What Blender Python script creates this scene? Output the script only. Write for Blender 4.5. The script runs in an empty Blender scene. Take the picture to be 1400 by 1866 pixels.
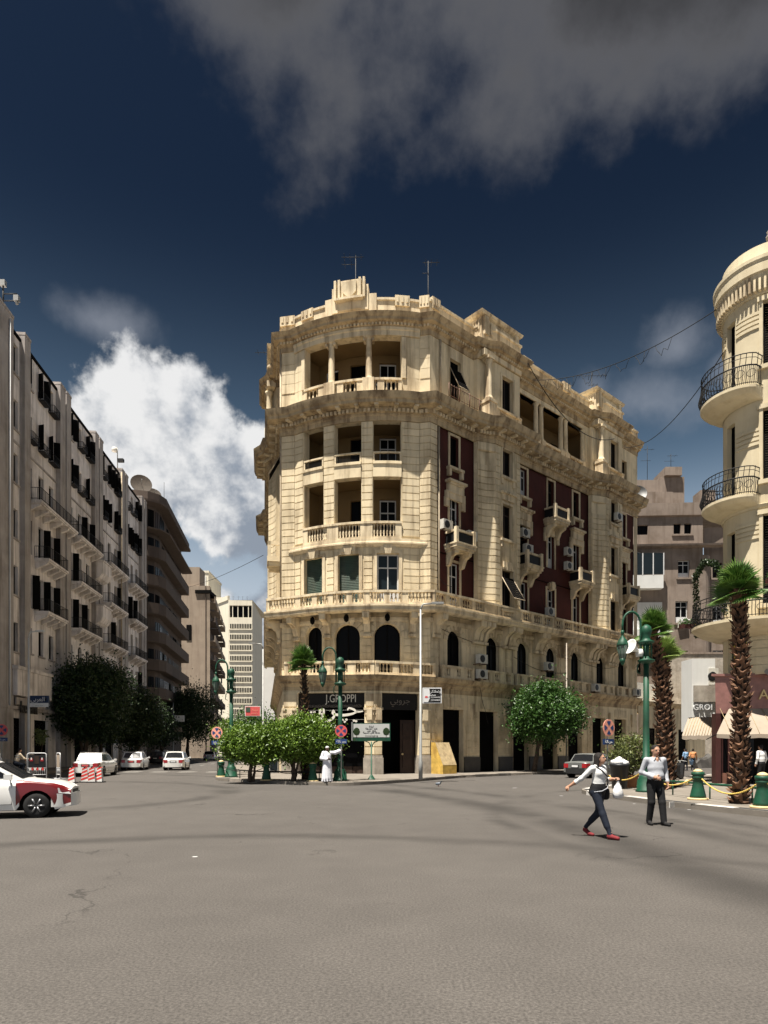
import bpy, bmesh, math, random
import numpy as np
from mathutils import Vector, Matrix
R = math.radians
scene = bpy.context.scene
col = scene.collection
# ------------------------------------------------------------------ camera
cam_d = bpy.data.cameras.new('camera'); cam = bpy.data.objects.new('camera', cam_d); col.objects.link(cam)
cam.location = (0, 0, 1.65); cam.rotation_euler = (R(90), 0, 0)
cam_d.sensor_fit = 'HORIZONTAL'; cam_d.sensor_width = 36; cam_d.lens = 30.857
cam_d.shift_y = 0.3093; cam_d.clip_end = 3000; cam_d.clip_start = .1
scene.camera = cam
# ------------------------------------------------------------------ world and sun
SUN_AZ = (-.63, -.7766); SUN_EL = 71.5
w = bpy.data.worlds.new('World'); scene.world = w; w.use_nodes = True
nt = w.node_tree; N = nt.nodes; L = nt.links; N.clear()
def wn(t, **k):
    n = N.new(t)
    for a, b in k.items(): setattr(n, a, b)
    return n
def wmath(op, a, b=None, c=None, clamp=False):
    n = N.new('ShaderNodeMath'); n.operation = op; n.use_clamp = clamp
    for i, x in enumerate((a, b, c)):
        if x is None: continue
        if hasattr(x, 'is_linked'): L.new(x, n.inputs[i])
        else: n.inputs[i].default_value = x
    return n.outputs[0]
sky = wn('ShaderNodeTexSky', sky_type='NISHITA', sun_disc=False, sun_elevation=R(SUN_EL),
         sun_rotation=math.atan2(SUN_AZ[0], SUN_AZ[1]), air_density=1.0, dust_density=1.0, ozone_density=1.6)
dim = wn('ShaderNodeVectorMath', operation='SCALE'); dim.inputs['Scale'].default_value = .185; L.new(sky.outputs[0], dim.inputs[0])
gam = wn('ShaderNodeGamma'); gam.inputs[1].default_value = 1.85; L.new(dim.outputs[0], gam.inputs[0])   # polarised, deep blue
bg1 = wn('ShaderNodeBackground'); bg1.inputs[1].default_value = .055; hsv = wn('ShaderNodeHueSaturation'); hsv.inputs['Hue'].default_value = .488; hsv.inputs['Saturation'].default_value = .92; L.new(gam.outputs[0], hsv.inputs['Color']); L.new(hsv.outputs[0], bg1.inputs[0])
tc = wn('ShaderNodeTexCoord'); sep = wn('ShaderNodeSeparateXYZ'); L.new(tc.outputs['Generated'], sep.inputs[0])
az = wmath('ARCTAN2', sep.outputs[0], sep.outputs[1]); el = wmath('ARCSINE', sep.outputs[2])
def wnoise(scale, detail=8, rough=.55, off=(0, 0, 0), st=(1, 1, 1)):
    m = wn('ShaderNodeMapping'); m.inputs[1].default_value = off; m.inputs[3].default_value = st
    L.new(tc.outputs['Generated'], m.inputs[0])
    n = wn('ShaderNodeTexNoise'); n.inputs['Scale'].default_value = scale; n.inputs['Detail'].default_value = detail
    n.inputs['Roughness'].default_value = rough; L.new(m.outputs[0], n.inputs['Vector']); return n.outputs[0]
nA = wnoise(4.2, 8, .56); nB = wnoise(11, 6, .58, (3, 1, 2)); nC = wnoise(3.0, 6, .6, (7, 2, 1), (1, 1, 1.6))
nz = wmath('ADD', wmath('MULTIPLY', wmath('SUBTRACT', nA, .5), 2.5), wmath('MULTIPLY', wmath('SUBTRACT', nB, .5), .8))
def blob(a0, e0, ra, re):
    x = wmath('DIVIDE', wmath('SUBTRACT', az, R(a0)), R(ra)); y = wmath('DIVIDE', wmath('SUBTRACT', el, R(e0)), R(re))
    d = wmath('SQRT', wmath('ADD', wmath('MULTIPLY', x, x), wmath('MULTIPLY', y, y)))
    return wmath('SUBTRACT', 1.0, d)
def smooth(x, a, b):
    m = wn('ShaderNodeMapRange', interpolation_type='SMOOTHSTEP'); L.new(x, m.inputs[0])
    m.inputs[1].default_value = a; m.inputs[2].default_value = b; return m.outputs[0]
# heavy grey cloud overhead, reaching on behind and to the right of the camera
big = wmath('MAXIMUM', blob(19, 57.5, 38, 19.5), wmath('MAXIMUM', blob(-13, 56, 25, 12), blob(120, 58, 60, 22)))
mbig = smooth(wmath('ADD', big, wmath('MULTIPLY', nz, .48)), .0, .40)
# bright cumulus banks low over the roofs, shrunk off-camera to cut fill light
low = blob(-20, 24.0, 10.0, 6.6)
for b in ((-11, 20.5, 9, 6.5), (-27, 18, 9, 8), (-4, 22, 9, 6), (-8, 7, 16, 8), (-60, 20, 16, 6), (75, 16, 14, 5), (150, 16, 16, 5), (-120, 20, 18, 6)):
    low = wmath('MAXIMUM', low, blob(*b))
nD = wnoise(26, 5, .6, (1, 5, 3))
nzl = wmath('ADD', nz, wmath('ADD', wmath('MULTIPLY', wmath('SUBTRACT', nB, .5), 1.1), wmath('MULTIPLY', wmath('SUBTRACT', nD, .5), .7)))
mlow = smooth(wmath('ADD', low, wmath('MULTIPLY', nzl, .46)), .14, .34)
wis = blob(24, 29.2, 4.5, 2.8)
for b in ((17.5, 27.6, 3.2, 2.2), (27.5, 27.0, 3.0, 2.2), (-23.5, 30.8, 5.5, 2.2), (22, 26, 9, 4)):
    wis = wmath('MAXIMUM', wis, blob(*b))
mwis = wmath('MULTIPLY', smooth(wmath('ADD', wis, wmath('MULTIPLY', nz, 1.2)), .25, 1.35), .50)
hazy = wmath('POWER', smooth(el, R(42), R(2)), 1.45)
# colours of the three kinds of cloud
def wmix(f, a, b):
    m = wn('ShaderNodeMix', data_type='RGBA'); 
    if hasattr(f, 'is_linked'): L.new(f, m.inputs[0])
    else: m.inputs[0].default_value = f
    for i, x in ((6, a), (7, b)):
        if hasattr(x, 'is_linked'): L.new(x, m.inputs[i])
        else: m.inputs[i].default_value = (*x, 1)
    return m.outputs[2]
lowc = wmix(smooth(wmath('ADD', nC, wmath('MULTIPLY', wmath('SUBTRACT', nB, .5), .9)), .36, .60), (.125, .145, .175), (.38, .38, .38))
bigc = wmix(smooth(wmath('ADD', big, wmath('MULTIPLY', nz, .5)), .10, .72), (.062, .063, .069), (.021, .0212, .023))
bgl = wn('ShaderNodeBackground'); L.new(lowc, bgl.inputs[0]); bgb = wn('ShaderNodeBackground'); L.new(bigc, bgb.inputs[0])
bgw = wn('ShaderNodeBackground'); bgw.inputs[0].default_value = (.17, .18, .205, 1)
bgh = wn('ShaderNodeBackground'); bgh.inputs[0].default_value = (.11, .175, .25, 1)
def wms(f, a, b):
    m = wn('ShaderNodeMixShader'); L.new(f, m.inputs[0]); L.new(a.outputs[0], m.inputs[1]); L.new(b.outputs[0], m.inputs[2]); return m
bgz = wn('ShaderNodeBackground'); bgz.inputs[0].default_value = (.245, .275, .305, 1)
sh = wms(hazy, bg1, bgh); sh = wms(wmath('MULTIPLY', smooth(el, R(24), R(9)), .9), sh, bgz); sh = wms(mwis, sh, bgw); sh = wms(mlow, sh, bgl); sh = wms(mbig, sh, bgb)
wo = wn('ShaderNodeOutputWorld'); L.new(sh.outputs[0], wo.inputs[0])
w.cycles.sampling_method = 'MANUAL'; w.cycles.sample_map_resolution = 512
sun_d = bpy.data.lights.new('sun', 'SUN'); sun_d.energy = 5.0; sun_d.angle = R(.53); sun_d.color = (1, .94, .84)
sun = bpy.data.objects.new('sun', sun_d); col.objects.link(sun)
_c = math.cos(R(SUN_EL)); _sd = Vector((SUN_AZ[0]*_c, SUN_AZ[1]*_c, math.sin(R(SUN_EL))))
sun.rotation_euler = _sd.to_track_quat('Z', 'Y').to_euler(); sun.location = (0, 0, 60)
vs = scene.view_settings; vs.view_transform = 'Standard'; vs.look = 'None'; vs.gamma = 1; vs.use_curve_mapping = False; vs.exposure = 1.15
scene.cycles.max_bounces = 6; scene.cycles.diffuse_bounces = 2; scene.cycles.glossy_bounces = 3; scene.cycles.transparent_max_bounces = 6
scene.cycles.use_denoising = True
# ------------------------------------------------------------------ materials
M = {}
def mat(name, c, rough=.85, var=.12, scale=1.2, streak=0., dirt=(.10, .085, .065), patch=0., bump=0., bscale=25., metal=0., rnd=0., spec=.35, fine=0., emis=None, coat=0.):
    m = bpy.data.materials.new(name); m.use_nodes = True; t = m.node_tree; n = t.nodes; l = t.links
    b = n['Principled BSDF']; b.inputs['Roughness'].default_value = rough; b.inputs['Metallic'].default_value = metal
    b.inputs['Specular IOR Level'].default_value = spec
    if coat: b.inputs['Coat Weight'].default_value = coat; b.inputs['Coat Roughness'].default_value = .08
    g = n.new('ShaderNodeNewGeometry'); pos = g.outputs['Position']
    cur = None
    def noise(s, det=5, st=None, off=None):
        v = pos
        if st or off:
            mp = n.new('ShaderNodeMapping'); l.new(pos, mp.inputs[0])
            if st: mp.inputs[3].default_value = st
            if off: mp.inputs[1].default_value = off
            v = mp.outputs[0]
        x = n.new('ShaderNodeTexNoise'); x.inputs['Scale'].default_value = s; x.inputs['Detail'].default_value = det
        x.inputs['Roughness'].default_value = .6; l.new(v, x.inputs['Vector']); return x.outputs[0]
    def rng(x, a, b_, c_, d_):
        q = n.new('ShaderNodeMapRange'); l.new(x, q.inputs[0])
        for i, y in enumerate((a, b_, c_, d_)): q.inputs[i+1].default_value = y
        return q.outputs[0]
    def mix(f, a, b_, bt='MIX'):
        q = n.new('ShaderNodeMix'); q.data_type = 'RGBA'; q.blend_type = bt
        if hasattr(f, 'is_linked'): l.new(f, q.inputs[0])
        else: q.inputs[0].default_value = f
        for i, x in ((6, a), (7, b_)):
            if hasattr(x, 'is_linked'): l.new(x, q.inputs[i])
            else: q.inputs[i].default_value = (*x, 1) if len(x) == 3 else x
        return q.outputs[2]
    cur = c
    if var:
        cur = mix(rng(noise(scale), .3, .7, 0, 1), tuple(x*(1-var) for x in c), tuple(min(1, x*(1+var)) for x in c))
    if fine:
        cur = mix(rng(noise(bscale*1.7, 3), .35, .65, 0, 1), mix(fine, cur, (0, 0, 0)), cur) if hasattr(cur, 'is_linked') else cur
    if patch:
        cur = mix(rng(noise(scale*.45, 7, off=(9, 4, 2)), .52, .68, 0, patch), cur, dirt)
    if streak:
        cur = mix(rng(noise(1.6, 6, st=(1.4, 1.4, .11)), .48, .68, 0, streak), cur, dirt)
    if rnd:
        oi = n.new('ShaderNodeObjectInfo')
        hs = n.new('ShaderNodeHueSaturation'); l.new(rng(oi.outputs['Random'], 0, 1, 1-rnd, 1+rnd), hs.inputs['Value'])
        if hasattr(cur, 'is_linked'): l.new(cur, hs.inputs['Color'])
        else: hs.inputs['Color'].default_value = (*cur, 1)
        cur = hs.outputs[0]
    if hasattr(cur, 'is_linked'): l.new(cur, b.inputs['Base Color'])
    else: b.inputs['Base Color'].default_value = (*cur, 1)
    if bump:
        bp = n.new('ShaderNodeBump'); bp.inputs['Strength'].default_value = bump; bp.inputs['Distance'].default_value = .02
        l.new(noise(bscale, 4), bp.inputs['Height']); l.new(bp.outputs[0], b.inputs['Normal'])
    if emis: b.inputs['Emission Color'].default_value = (*emis[0], 1); b.inputs['Emission Strength'].default_value = emis[1]
    M[name] = m; return m
mat('plaster', (.74, .62, .42), .9, .10, .9, .6, (.20, .135, .07), .42, .3, 30, rnd=.08)
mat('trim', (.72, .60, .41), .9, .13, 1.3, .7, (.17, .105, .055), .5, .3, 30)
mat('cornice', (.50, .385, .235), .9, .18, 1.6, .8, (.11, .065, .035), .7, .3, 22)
mat('redwall', (.072, .018, .014), .9, .18, .8, .4, (.03, .012, .01), .3, .3, 28)
mat('stone_grey', (.36, .32, .27), .9, .25, 2.5, .3, (.12, .09, .06), .5, .4, 18)
mat('plinth_dark', (.05, .045, .04), .6, .2, 3, 0, bump=.1)
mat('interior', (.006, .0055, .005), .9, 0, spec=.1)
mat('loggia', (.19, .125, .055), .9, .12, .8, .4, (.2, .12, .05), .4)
mat('glass_dark', (.003, .003, .0035), .3, .1, .7, spec=.07)
mat('glass_blue', (.012, .018, .022), .25, .1, .7, spec=.2)
mat('shutter_green', (.045, .075, .055), .6, .2, 2, .3, bump=0)
mat('shutter_dark', (.0055, .005, .0048), .85, .25, 2, rnd=.15, spec=.06)
mat('wood_brown', (.032, .016, .010), .6, .25, 3, .2)
mat('white_paint', (.62, .62, .62), .6, .08, 2, .2, (.3, .28, .25))
mat('white_wall', (.66, .66, .64), .85, .06, 1, .15, (.35, .33, .3))
mat('metal_black', (.009, .009, .0095), .6, .2, 6, spec=.3)
mat('metal_rust', (.12, .06, .035), .7, .4, 8)
mat('metal_grey', (.30, .30, .29), .5, .12, 4, metal=.3)
mat('ac_white', (.58, .56, .50), .6, .12, 5, .3, (.2, .16, .1))
mat('pipe', (.42, .34, .24), .8, .2, 3)
mat('asphalt', (.09, .083, .076), .9)
mat('pavement', (.185, .163, .137), .9, .14, 1.2, 0, (.12, .10, .08), .45, .25, 30)
mat('kerb_white', (.50, .48, .45), .85, .2, 4, 0, (.14, .13, .12), .4, .4, 20, rnd=.06)
mat('kerb_black', (.040, .039, .038), .85, .3, 5, 0, (.2, .18, .16), .15, .4, 20, rnd=.06)
mat('kerb_stone', (.22, .19, .16), .9, .25, 3, 0, (.07, .06, .05), .5, .4, 20, rnd=.1)
mat('kerb_dark', (.07, .062, .055), .9, .25, 3, 0, (.2, .18, .15), .4, .4, 20, rnd=.1)
mat('road_paint', (.24, .23, .21), .8, .1, 2, 0, (.11, .10, .09), .9)
mat('green_paint', (.004, .060, .030), .55, .25, 5, .4, (.03, .035, .025), .35, spec=.4)
mat('gold_paint', (.62, .47, .24), .55, .15, 8, spec=.5)
mat('yellow_chain', (.60, .42, .10), .6, .2, 12)
mat('bark', (.075, .052, .036), .95, .35, 6, bump=.5, bscale=40)
mat('palm_boot', (.135, .072, .042), .9, .45, 9, bump=.4, bscale=60, rnd=.55)
mat('palm_core', (.028, .018, .012), .95, .4, 10, bump=.5, bscale=50)
mat('left_wall', (.80, .735, .695), .9, .12, .7, .6, (.18, .14, .115), .45, .3, 25)
mat('left_pilaster', (.40, .36, .335), .9, .14, .9, .5, (.12, .095, .075), .4, .3, 25)
mat('dark_bldg', (.10, .076, .062), .9, .12, .8, .4, (.07, .05, .04), .4)
mat('tan_wall', (.33, .265, .205), .95, .10, .5, .35, (.17, .12, .09), .4)
mat('cream_tower', (.74, .68, .55), .9, .05, .3, .2, (.3, .26, .2))
mat('white_tower', (.66, .64, .60), .9, .04, .3)
mat('brown_bldg', (.25, .20, .165), .95, .12, .8, .5, (.12, .085, .06), .5, .3, 20)
mat('right_wall', (.62, .535, .37), .9, .07, .8, .3, (.3, .22, .12), .3, .25, 30)
mat('marble_red', (.24, .115, .10), .45, .25, 3, spec=.5)
mat('awning', (.31, .26, .205), .9, .08, 3, .25, (.4, .3, .2))
mat('dark_red', (.05, .014, .012), .6, .2, 3)
mat('red_paint', (.45, .03, .02), .5, .1, 4)
mat('sign_white', (.70, .70, .70), .5, .03, 5)
mat('sign_blue', (.02, .05, .16), .5, .1, 5)
mat('sign_navy', (.012, .03, .085), .5, .1, 5)
mat('sign_red', (.62, .10, .10), .5, .08, 5)
mat('sign_pink', (.80, .34, .25), .5, .08, 5)
mat('sign_black', (.008, .007, .0068), .7, .1, 5)
mat('sign_grey', (.50, .50, .48), .5, .04, 5)
mat('letter', (.72, .68, .60), .6, .05, 5)
mat('letter_dim', (.16, .14, .12), .7, .05, 5)
mat('yellow_board', (.55, .36, .08), .7, .25, 4, .4, (.25, .13, .03), .5)
mat('tan_board', (.42, .32, .18), .8, .25, 5, .2, (.15, .1, .05), .6)
mat('car_white', (.74, .73, .70), .28, .03, 2, .10, (.4, .36, .3), spec=.5, coat=.5)
mat('car_red', (.14, .007, .009), .3, .04, 2, spec=.5, coat=.5)
mat('car_silver', (.40, .41, .42), .3, .04, 2, spec=.5, metal=.5, coat=.5)
mat('car_grey', (.13, .135, .13), .35, .06, 2, .15, (.2, .18, .15), spec=.5, coat=.3)
mat('car_glass', (.010, .011, .013), .18, 0, spec=.3)
mat('tyre', (.014, .014, .014), .85, .2, 10)
mat('wheel_rim', (.25, .25, .26), .4, .1, 5, metal=.7)
mat('tail_red', (.30, .012, .015), .25, .1, 10, spec=.6)
mat('headlamp', (.55, .55, .54), .15, 0, spec=.8)
mat('bumper_black', (.02, .02, .02), .6, .1, 5)
mat('plastic_black', (.012, .012, .013), .45, .2, 6)
mat('cone_red', (.62, .05, .04), .6, .1, 10)
mat('cone_white', (.72, .70, .66), .6, .1, 10)
mat('terracotta', (.30, .14, .07), .85, .2, 5)
mat('bag_white', (.72, .71, .70), .5, .1, 12, bump=.6, bscale=14)
mat('cable', (.012, .012, .012), .8, 0)
mat('dish_brown', (.065, .05, .038), .8, .3, 3, .3)
mat('soil', (.06, .045, .03), .95, .3, 6)
mat('lamp_glass', (.10, .13, .11), .2, .1, 5, spec=.6)
mat('brick_red', (.17, .075, .05), .9, .25, 5)
mat('interior_lit', (.05, .04, .032), .9, .2, 2)
mat('poster', (.48, .36, .05), .6, .35, 4, 0, (.25, .08, .1), .7)
def leafmat(name, c, c2):
    m = bpy.data.materials.new(name); m.use_nodes = True; t = m.node_tree; n = t.nodes; l = t.links
    b = n['Principled BSDF']; b.inputs['Roughness'].default_value = .45; b.inputs['Specular IOR Level'].default_value = .4
    g = n.new('ShaderNodeNewGeometry'); cr = n.new('ShaderNodeMix'); cr.data_type = 'RGBA'
    cr.inputs[6].default_value = (*c, 1); cr.inputs[7].default_value = (*c2, 1)
    l.new(g.outputs['Random Per Island'], cr.inputs[0]); l.new(cr.outputs[2], b.inputs['Base Color'])
    tr = n.new('ShaderNodeBsdfTranslucent'); l.new(cr.outputs[2], tr.inputs[0])
    ms = n.new('ShaderNodeMixShader'); ms.inputs[0].default_value = .12
    l.new(b.outputs[0], ms.inputs[1]); l.new(tr.outputs[0], ms.inputs[2]); l.new(ms.outputs[0], n['Material Output'].inputs[0])
    M[name] = m
leafmat('leaf_bright', (.060, .120, .010), (.15, .235, .025))
leafmat('leaf_mid', (.022, .068, .010), (.060, .13, .022))
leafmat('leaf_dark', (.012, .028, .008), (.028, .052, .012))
leafmat('leaf_olive', (.07, .09, .025), (.15, .17, .05))
leafmat('palm_leaf', (.040, .105, .016), (.11, .19, .035))
leafmat('palm_leaf_pale', (.14, .22, .05), (.24, .32, .09))
# asphalt: worn aggregate, tyre-polished arcs, patches
def asphalt():
    m = M['asphalt']; t = m.node_tree; n = t.nodes; l = t.links; b = n['Principled BSDF']
    for x in list(n):
        if x.type not in ('BSDF_PRINCIPLED', 'OUTPUT_MATERIAL'): n.remove(x)
    g = n.new('ShaderNodeNewGeometry'); pos = g.outputs['Position']
    def noise(s, det, st=None, rough=.6):
        v = pos
        if st: mp = n.new('ShaderNodeMapping'); mp.inputs[3].default_value = st; l.new(pos, mp.inputs[0]); v = mp.outputs[0]
        x = n.new('ShaderNodeTexNoise'); x.inputs['Scale'].default_value = s; x.inputs['Detail'].default_value = det; x.inputs['Roughness'].default_value = rough
        l.new(v, x.inputs['Vector']); return x.outputs[0]
    def rng(x, a, b_, c_, d_):
        q = n.new('ShaderNodeMapRange'); q.interpolation_type = 'SMOOTHSTEP'; l.new(x, q.inputs[0])
        for i, y in enumerate((a, b_, c_, d_)): q.inputs[i+1].default_value = y
        return q.outputs[0]
    def mul(a, b_):
        q = n.new('ShaderNodeMath'); q.operation = 'MULTIPLY'
        for i, x in enumerate((a, b_)):
            if hasattr(x, 'is_linked'): l.new(x, q.inputs[i])
            else: q.inputs[i].default_value = x
        return q.outputs[0]
    def op(o, a, b_):
        q = n.new('ShaderNodeMath'); q.operation = o
        for i, x in enumerate((a, b_)):
            if hasattr(x, 'is_linked'): l.new(x, q.inputs[i])
            else: q.inputs[i].default_value = x
        return q.outputs[0]
    # tyre arcs: rings round the traffic circle's centre, broken up by noise
    sp = n.new('ShaderNodeSeparateXYZ'); l.new(pos, sp.inputs[0])
    def ring(cx, cy, r, wd):
        dx = op('SUBTRACT', sp.outputs[0], cx); dy = op('SUBTRACT', sp.outputs[1], cy)
        d = op('SQRT', op('ADD', mul(dx, dx), mul(dy, dy)), 0)
        d = op('ABSOLUTE', op('SUBTRACT', op('ADD', d, mul(op('SUBTRACT', noise(.25, 3), .5), 1.2)), r), 0)
        return rng(d, 0, wd, 1, 0)
    arcs = ring(-36, 9, 40.3, 1.1)
    for a in ((-36, 9, 42.6, .7), (-33, 7, 40.6, .45), (21, 16, 13.2, .8), (19, 15, 16.2, .5), (-2, 2, 10.5, .6), (-16, 24, 10, .8)):
        arcs = op('MAXIMUM', arcs, mul(ring(*a), .75))
    arcs = mul(arcs, rng(noise(.3, 3), .30, .60, .15, 1))
    v = rng(noise(.16, 4), .3, .7, .92, 1.08)
    v = mul(v, rng(noise(1.3, 6), .3, .75, .95, 1.05))
    v = mul(v, rng(noise(42, 3), .30, .72, .66, 1.34))
    v = mul(v, rng(noise(110, 1), .55, .80, 1, 1.7))
    v = mul(v, rng(noise(75, 1), .62, .75, 1, .55))
    v = mul(v, op('SUBTRACT', 1, mul(arcs, .50)))
    v = mul(v, op('SUBTRACT', 1, mul(rng(noise(.9, 8), .70, .76, 0, 1), .22)))
    vo = n.new('ShaderNodeTexVoronoi'); vo.feature = 'DISTANCE_TO_EDGE'; vo.inputs['Scale'].default_value = .22
    wv = n.new('ShaderNodeTexNoise'); wv.inputs['Scale'].default_value = 1.1; wv.inputs['Detail'].default_value = 6; l.new(pos, wv.inputs['Vector'])
    av = n.new('ShaderNodeVectorMath'); av.operation = 'MULTIPLY_ADD'; av.inputs[1].default_value = (1.6, 1.6, 0); l.new(wv.outputs['Color'], av.inputs[0]); l.new(pos, av.inputs[2]); l.new(av.outputs[0], vo.inputs['Vector'])
    crk = mul(rng(vo.outputs['Distance'], .0012, .0045, 1, 0), rng(noise(.33, 3), .50, .60, 0, 1))
    v = mul(v, op('SUBTRACT', 1, mul(crk, .45)))
    v = mul(v, op('SUBTRACT', 1, mul(rng(noise(2.3, 3), .74, .80, 0, 1), .35)))   # oil drips
    hs = n.new('ShaderNodeHueSaturation'); hs.inputs['Color'].default_value = (.079, .0715, .065, 1); l.new(v, hs.inputs['Value'])
    l.new(hs.outputs[0], b.inputs['Base Color']); b.inputs['Roughness'].default_value = .82; b.inputs['Specular IOR Level'].default_value = .3
    bp = n.new('ShaderNodeBump'); bp.inputs['Strength'].default_value = .22; bp.inputs['Distance'].default_value = .004
    l.new(noise(190, 2), bp.inputs['Height']); l.new(bp.outputs[0], b.inputs['Normal'])
asphalt()
# ------------------------------------------------------------------ mesh helpers
ORG = {}
def org(o): return ORG.get(o.name, Vector((0, 0, 0))) if o else Vector((0, 0, 0))
class MB:
    def __init__(s): s.v = []; s.f = []; s.mi = []; s.sm = []
    def add(s, v, f, mi=0, smooth=False):
        k = len(s.v); s.v += [tuple(x) for x in v]; s.f += [tuple(i+k for i in q) for q in f]
        s.mi += [mi]*len(f); s.sm += [smooth]*len(f); return s
    def box(s, x0, x1, y0, y1, z0, z1, mi=0):
        v = [(x, y, z) for z in (z0, z1) for x, y in ((x0, y0), (x1, y0), (x1, y1), (x0, y1))]
        return s.add(v, [(3, 2, 1, 0), (4, 5, 6, 7), (0, 1, 5, 4), (1, 2, 6, 5), (2, 3, 7, 6), (3, 0, 4, 7)], mi)
    def fbox(s, f, u0, u1, w0, w1, z0, z1, seg=1, mi=0):   # box in a facade frame, w outward
        us = [u0+(u1-u0)*i/seg for i in range(seg+1)]; v = []; F = []
        for u in us:
            for w, z in ((w0, z0), (w1, z0), (w1, z1), (w0, z1)):
                x, y = f(u, w); v.append((x, y, z))
        for i in range(seg):
            a = 4*i; b = a+4
            for j in range(4): F.append((a+j, b+j, b+(j+1) % 4, a+(j+1) % 4))
        F.append((3, 2, 1, 0)); F.append(tuple(4*seg+j for j in range(4)))
        F = [tuple(reversed(q)) for q in F]
        return s.add(v, F, mi)
    def prism(s, poly, z0, z1, mi=0):
        n = len(poly); v = [(x, y, z0) for x, y in poly]+[(x, y, z1) for x, y in poly]
        F = [(i, (i+1) % n, n+(i+1) % n, n+i) for i in range(n)]
        from mathutils.geometry import tessellate_polygon
        T = tessellate_polygon([[Vector((x, y, 0)) for x, y in poly]])
        F += [tuple(t) for t in T]+[tuple(n+i for i in t) for t in T]
        return s.add(v, F, mi)
    def tube(s, pts, r, n=8, cap=True, mi=0, smooth=True):
        pts = [Vector(p) for p in pts]; rs = r if isinstance(r, (list, tuple)) else [r]*len(pts)
        v = []; F = []; up = Vector((0, 0, 1)); prev = None
        for i, p in enumerate(pts):
            t = (pts[min(i+1, len(pts)-1)]-pts[max(i-1, 0)]); t = t.normalized() if t.length > 1e-9 else up
            if prev is None:
                a = t.cross(up); a = a.normalized() if a.length > 1e-3 else Vector((1, 0, 0))
            else:
                a = prev-t*prev.dot(t); a = a.normalized() if a.length > 1e-6 else prev
            prev = a; b = t.cross(a)
            for k in range(n):
                q = 2*math.pi*k/n; v.append(p+(a*math.cos(q)+b*math.sin(q))*rs[i])
        for i in range(len(pts)-1):
            for k in range(n): F.append((i*n+k, i*n+(k+1) % n, (i+1)*n+(k+1) % n, (i+1)*n+k))
        s.add(v, F, mi, smooth)
        if cap:
            m = len(pts)-1; k = len(s.v)-len(v)
            s.f.append(tuple(k+j for j in reversed(range(n)))); s.f.append(tuple(k+m*n+j for j in range(n))); s.mi += [mi]*2; s.sm += [False]*2
        return s
    def lathe(s, prof, n=12, c=(0, 0, 0), mi=0, smooth=True, sq=False):
        v = []; F = []; m = len(prof); ph = math.pi/4 if sq else 0
        for r, z in prof:
            for k in range(n):
                q = 2*math.pi*k/n+ph; v.append((c[0]+r*math.cos(q), c[1]+r*math.sin(q), c[2]+z))
        for i in range(m-1):
            for k in range(n): F.append((i*n+k, i*n+(k+1) % n, (i+1)*n+(k+1) % n, (i+1)*n+k))
        F.append(tuple(reversed(range(n)))); F.append(tuple((m-1)*n+k for k in range(n)))
        s.add(v, F, mi, smooth); s.sm[-1] = s.sm[-2] = False
        return s
    def sweep(s, path, prof, closed=False, mi=0, cap=True):  # path 2D left->right seen from outside; prof (out, z)
        P = [Vector(p) for p in path]; n = len(P); off = []
        for i in range(n):
            a = P[i]-P[i-1] if (i > 0 or closed) else P[1]-P[0]
            b = P[(i+1) % n]-P[i] if (i < n-1 or closed) else P[n-1]-P[n-2]
            a = a.normalized(); b = b.normalized(); na = Vector((a.y, -a.x)); nb = Vector((b.y, -b.x))
            m = na+nb; m = m/max(.25, m.length_squared)*2 if m.length > 1e-6 else na
            off.append(m)
        k = len(prof); v = []
        for i in range(n):
            for o, z in prof: q = P[i]+off[i]*o; v.append((q.x, q.y, z))
        F = []
        for i in range(n if closed else n-1):
            j = (i+1) % n
            for a in range(k-1): F.append((i*k+a, j*k+a, j*k+a+1, i*k+a+1))
        if cap and not closed:
            F.append(tuple(range(k))); F.append(tuple((n-1)*k+a for a in reversed(range(k))))
        return s.add(v, F, mi)
    def build(s, name, m, parent=None, smooth=None, kind=None):
        me = bpy.data.meshes.new(name); o_ = org(parent) if parent else Vector((0, 0, 0))
        me.from_pydata([(x-o_.x, y-o_.y, z-o_.z) for x, y, z in s.v], [], s.f)
        ms = m if isinstance(m, (list, tuple)) else [m]
        for x in ms: me.materials.append(M[x])
        if len(ms) > 1: me.polygons.foreach_set('material_index', s.mi)
        sm = s.sm if smooth is None else [smooth]*len(s.f)
        me.polygons.foreach_set('use_smooth', sm); me.update()
        ob = bpy.data.objects.new(name, me); col.objects.link(ob)
        if parent: ob.parent = parent; ORG[ob.name] = o_
        if kind: ob['kind'] = kind
        return ob
def tag(o, label, cat=None, group=None, kind=None):
    if label: o['label'] = label
    if cat: o['category'] = cat
    if group: o['group'] = group
    if kind: o['kind'] = kind
    return o
def thing(name, label, cat, loc=(0, 0, 0), rz=0, group=None, world=False):
    o = bpy.data.objects.new(name, None); col.objects.link(o); o.location = loc; o.rotation_euler = (0, 0, rz)
    o.empty_display_size = .2
    if world: ORG[o.name] = Vector(loc)
    return tag(o, label, cat, group)
def copy_tree(o, parent=None):
    c = o.copy(); col.objects.link(c); c.parent = parent
    for ch in list(o.children): copy_tree(ch, c)
    return c
def frame(o, d, n=None):
    o = Vector(o); d = Vector(d).normalized(); n = Vector((d.y, -d.x))
    def f(u, w=0.): return (o.x+d.x*u+n.x*w, o.y+d.y*u+n.y*w)
    f.o = o; f.d = d; f.n = n; f.curved = False
    return f
def arcframe(c, r, a0, sgn=1):  # u is arc length, starting at angle a0, turning by sgn; outward = away from centre
    def f(u, w=0.):
        a = a0+sgn*u/r; return (c[0]+(r+w)*math.cos(a), c[1]+(r+w)*math.sin(a))
    f.curved = True; f.r = r
    return f
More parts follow.
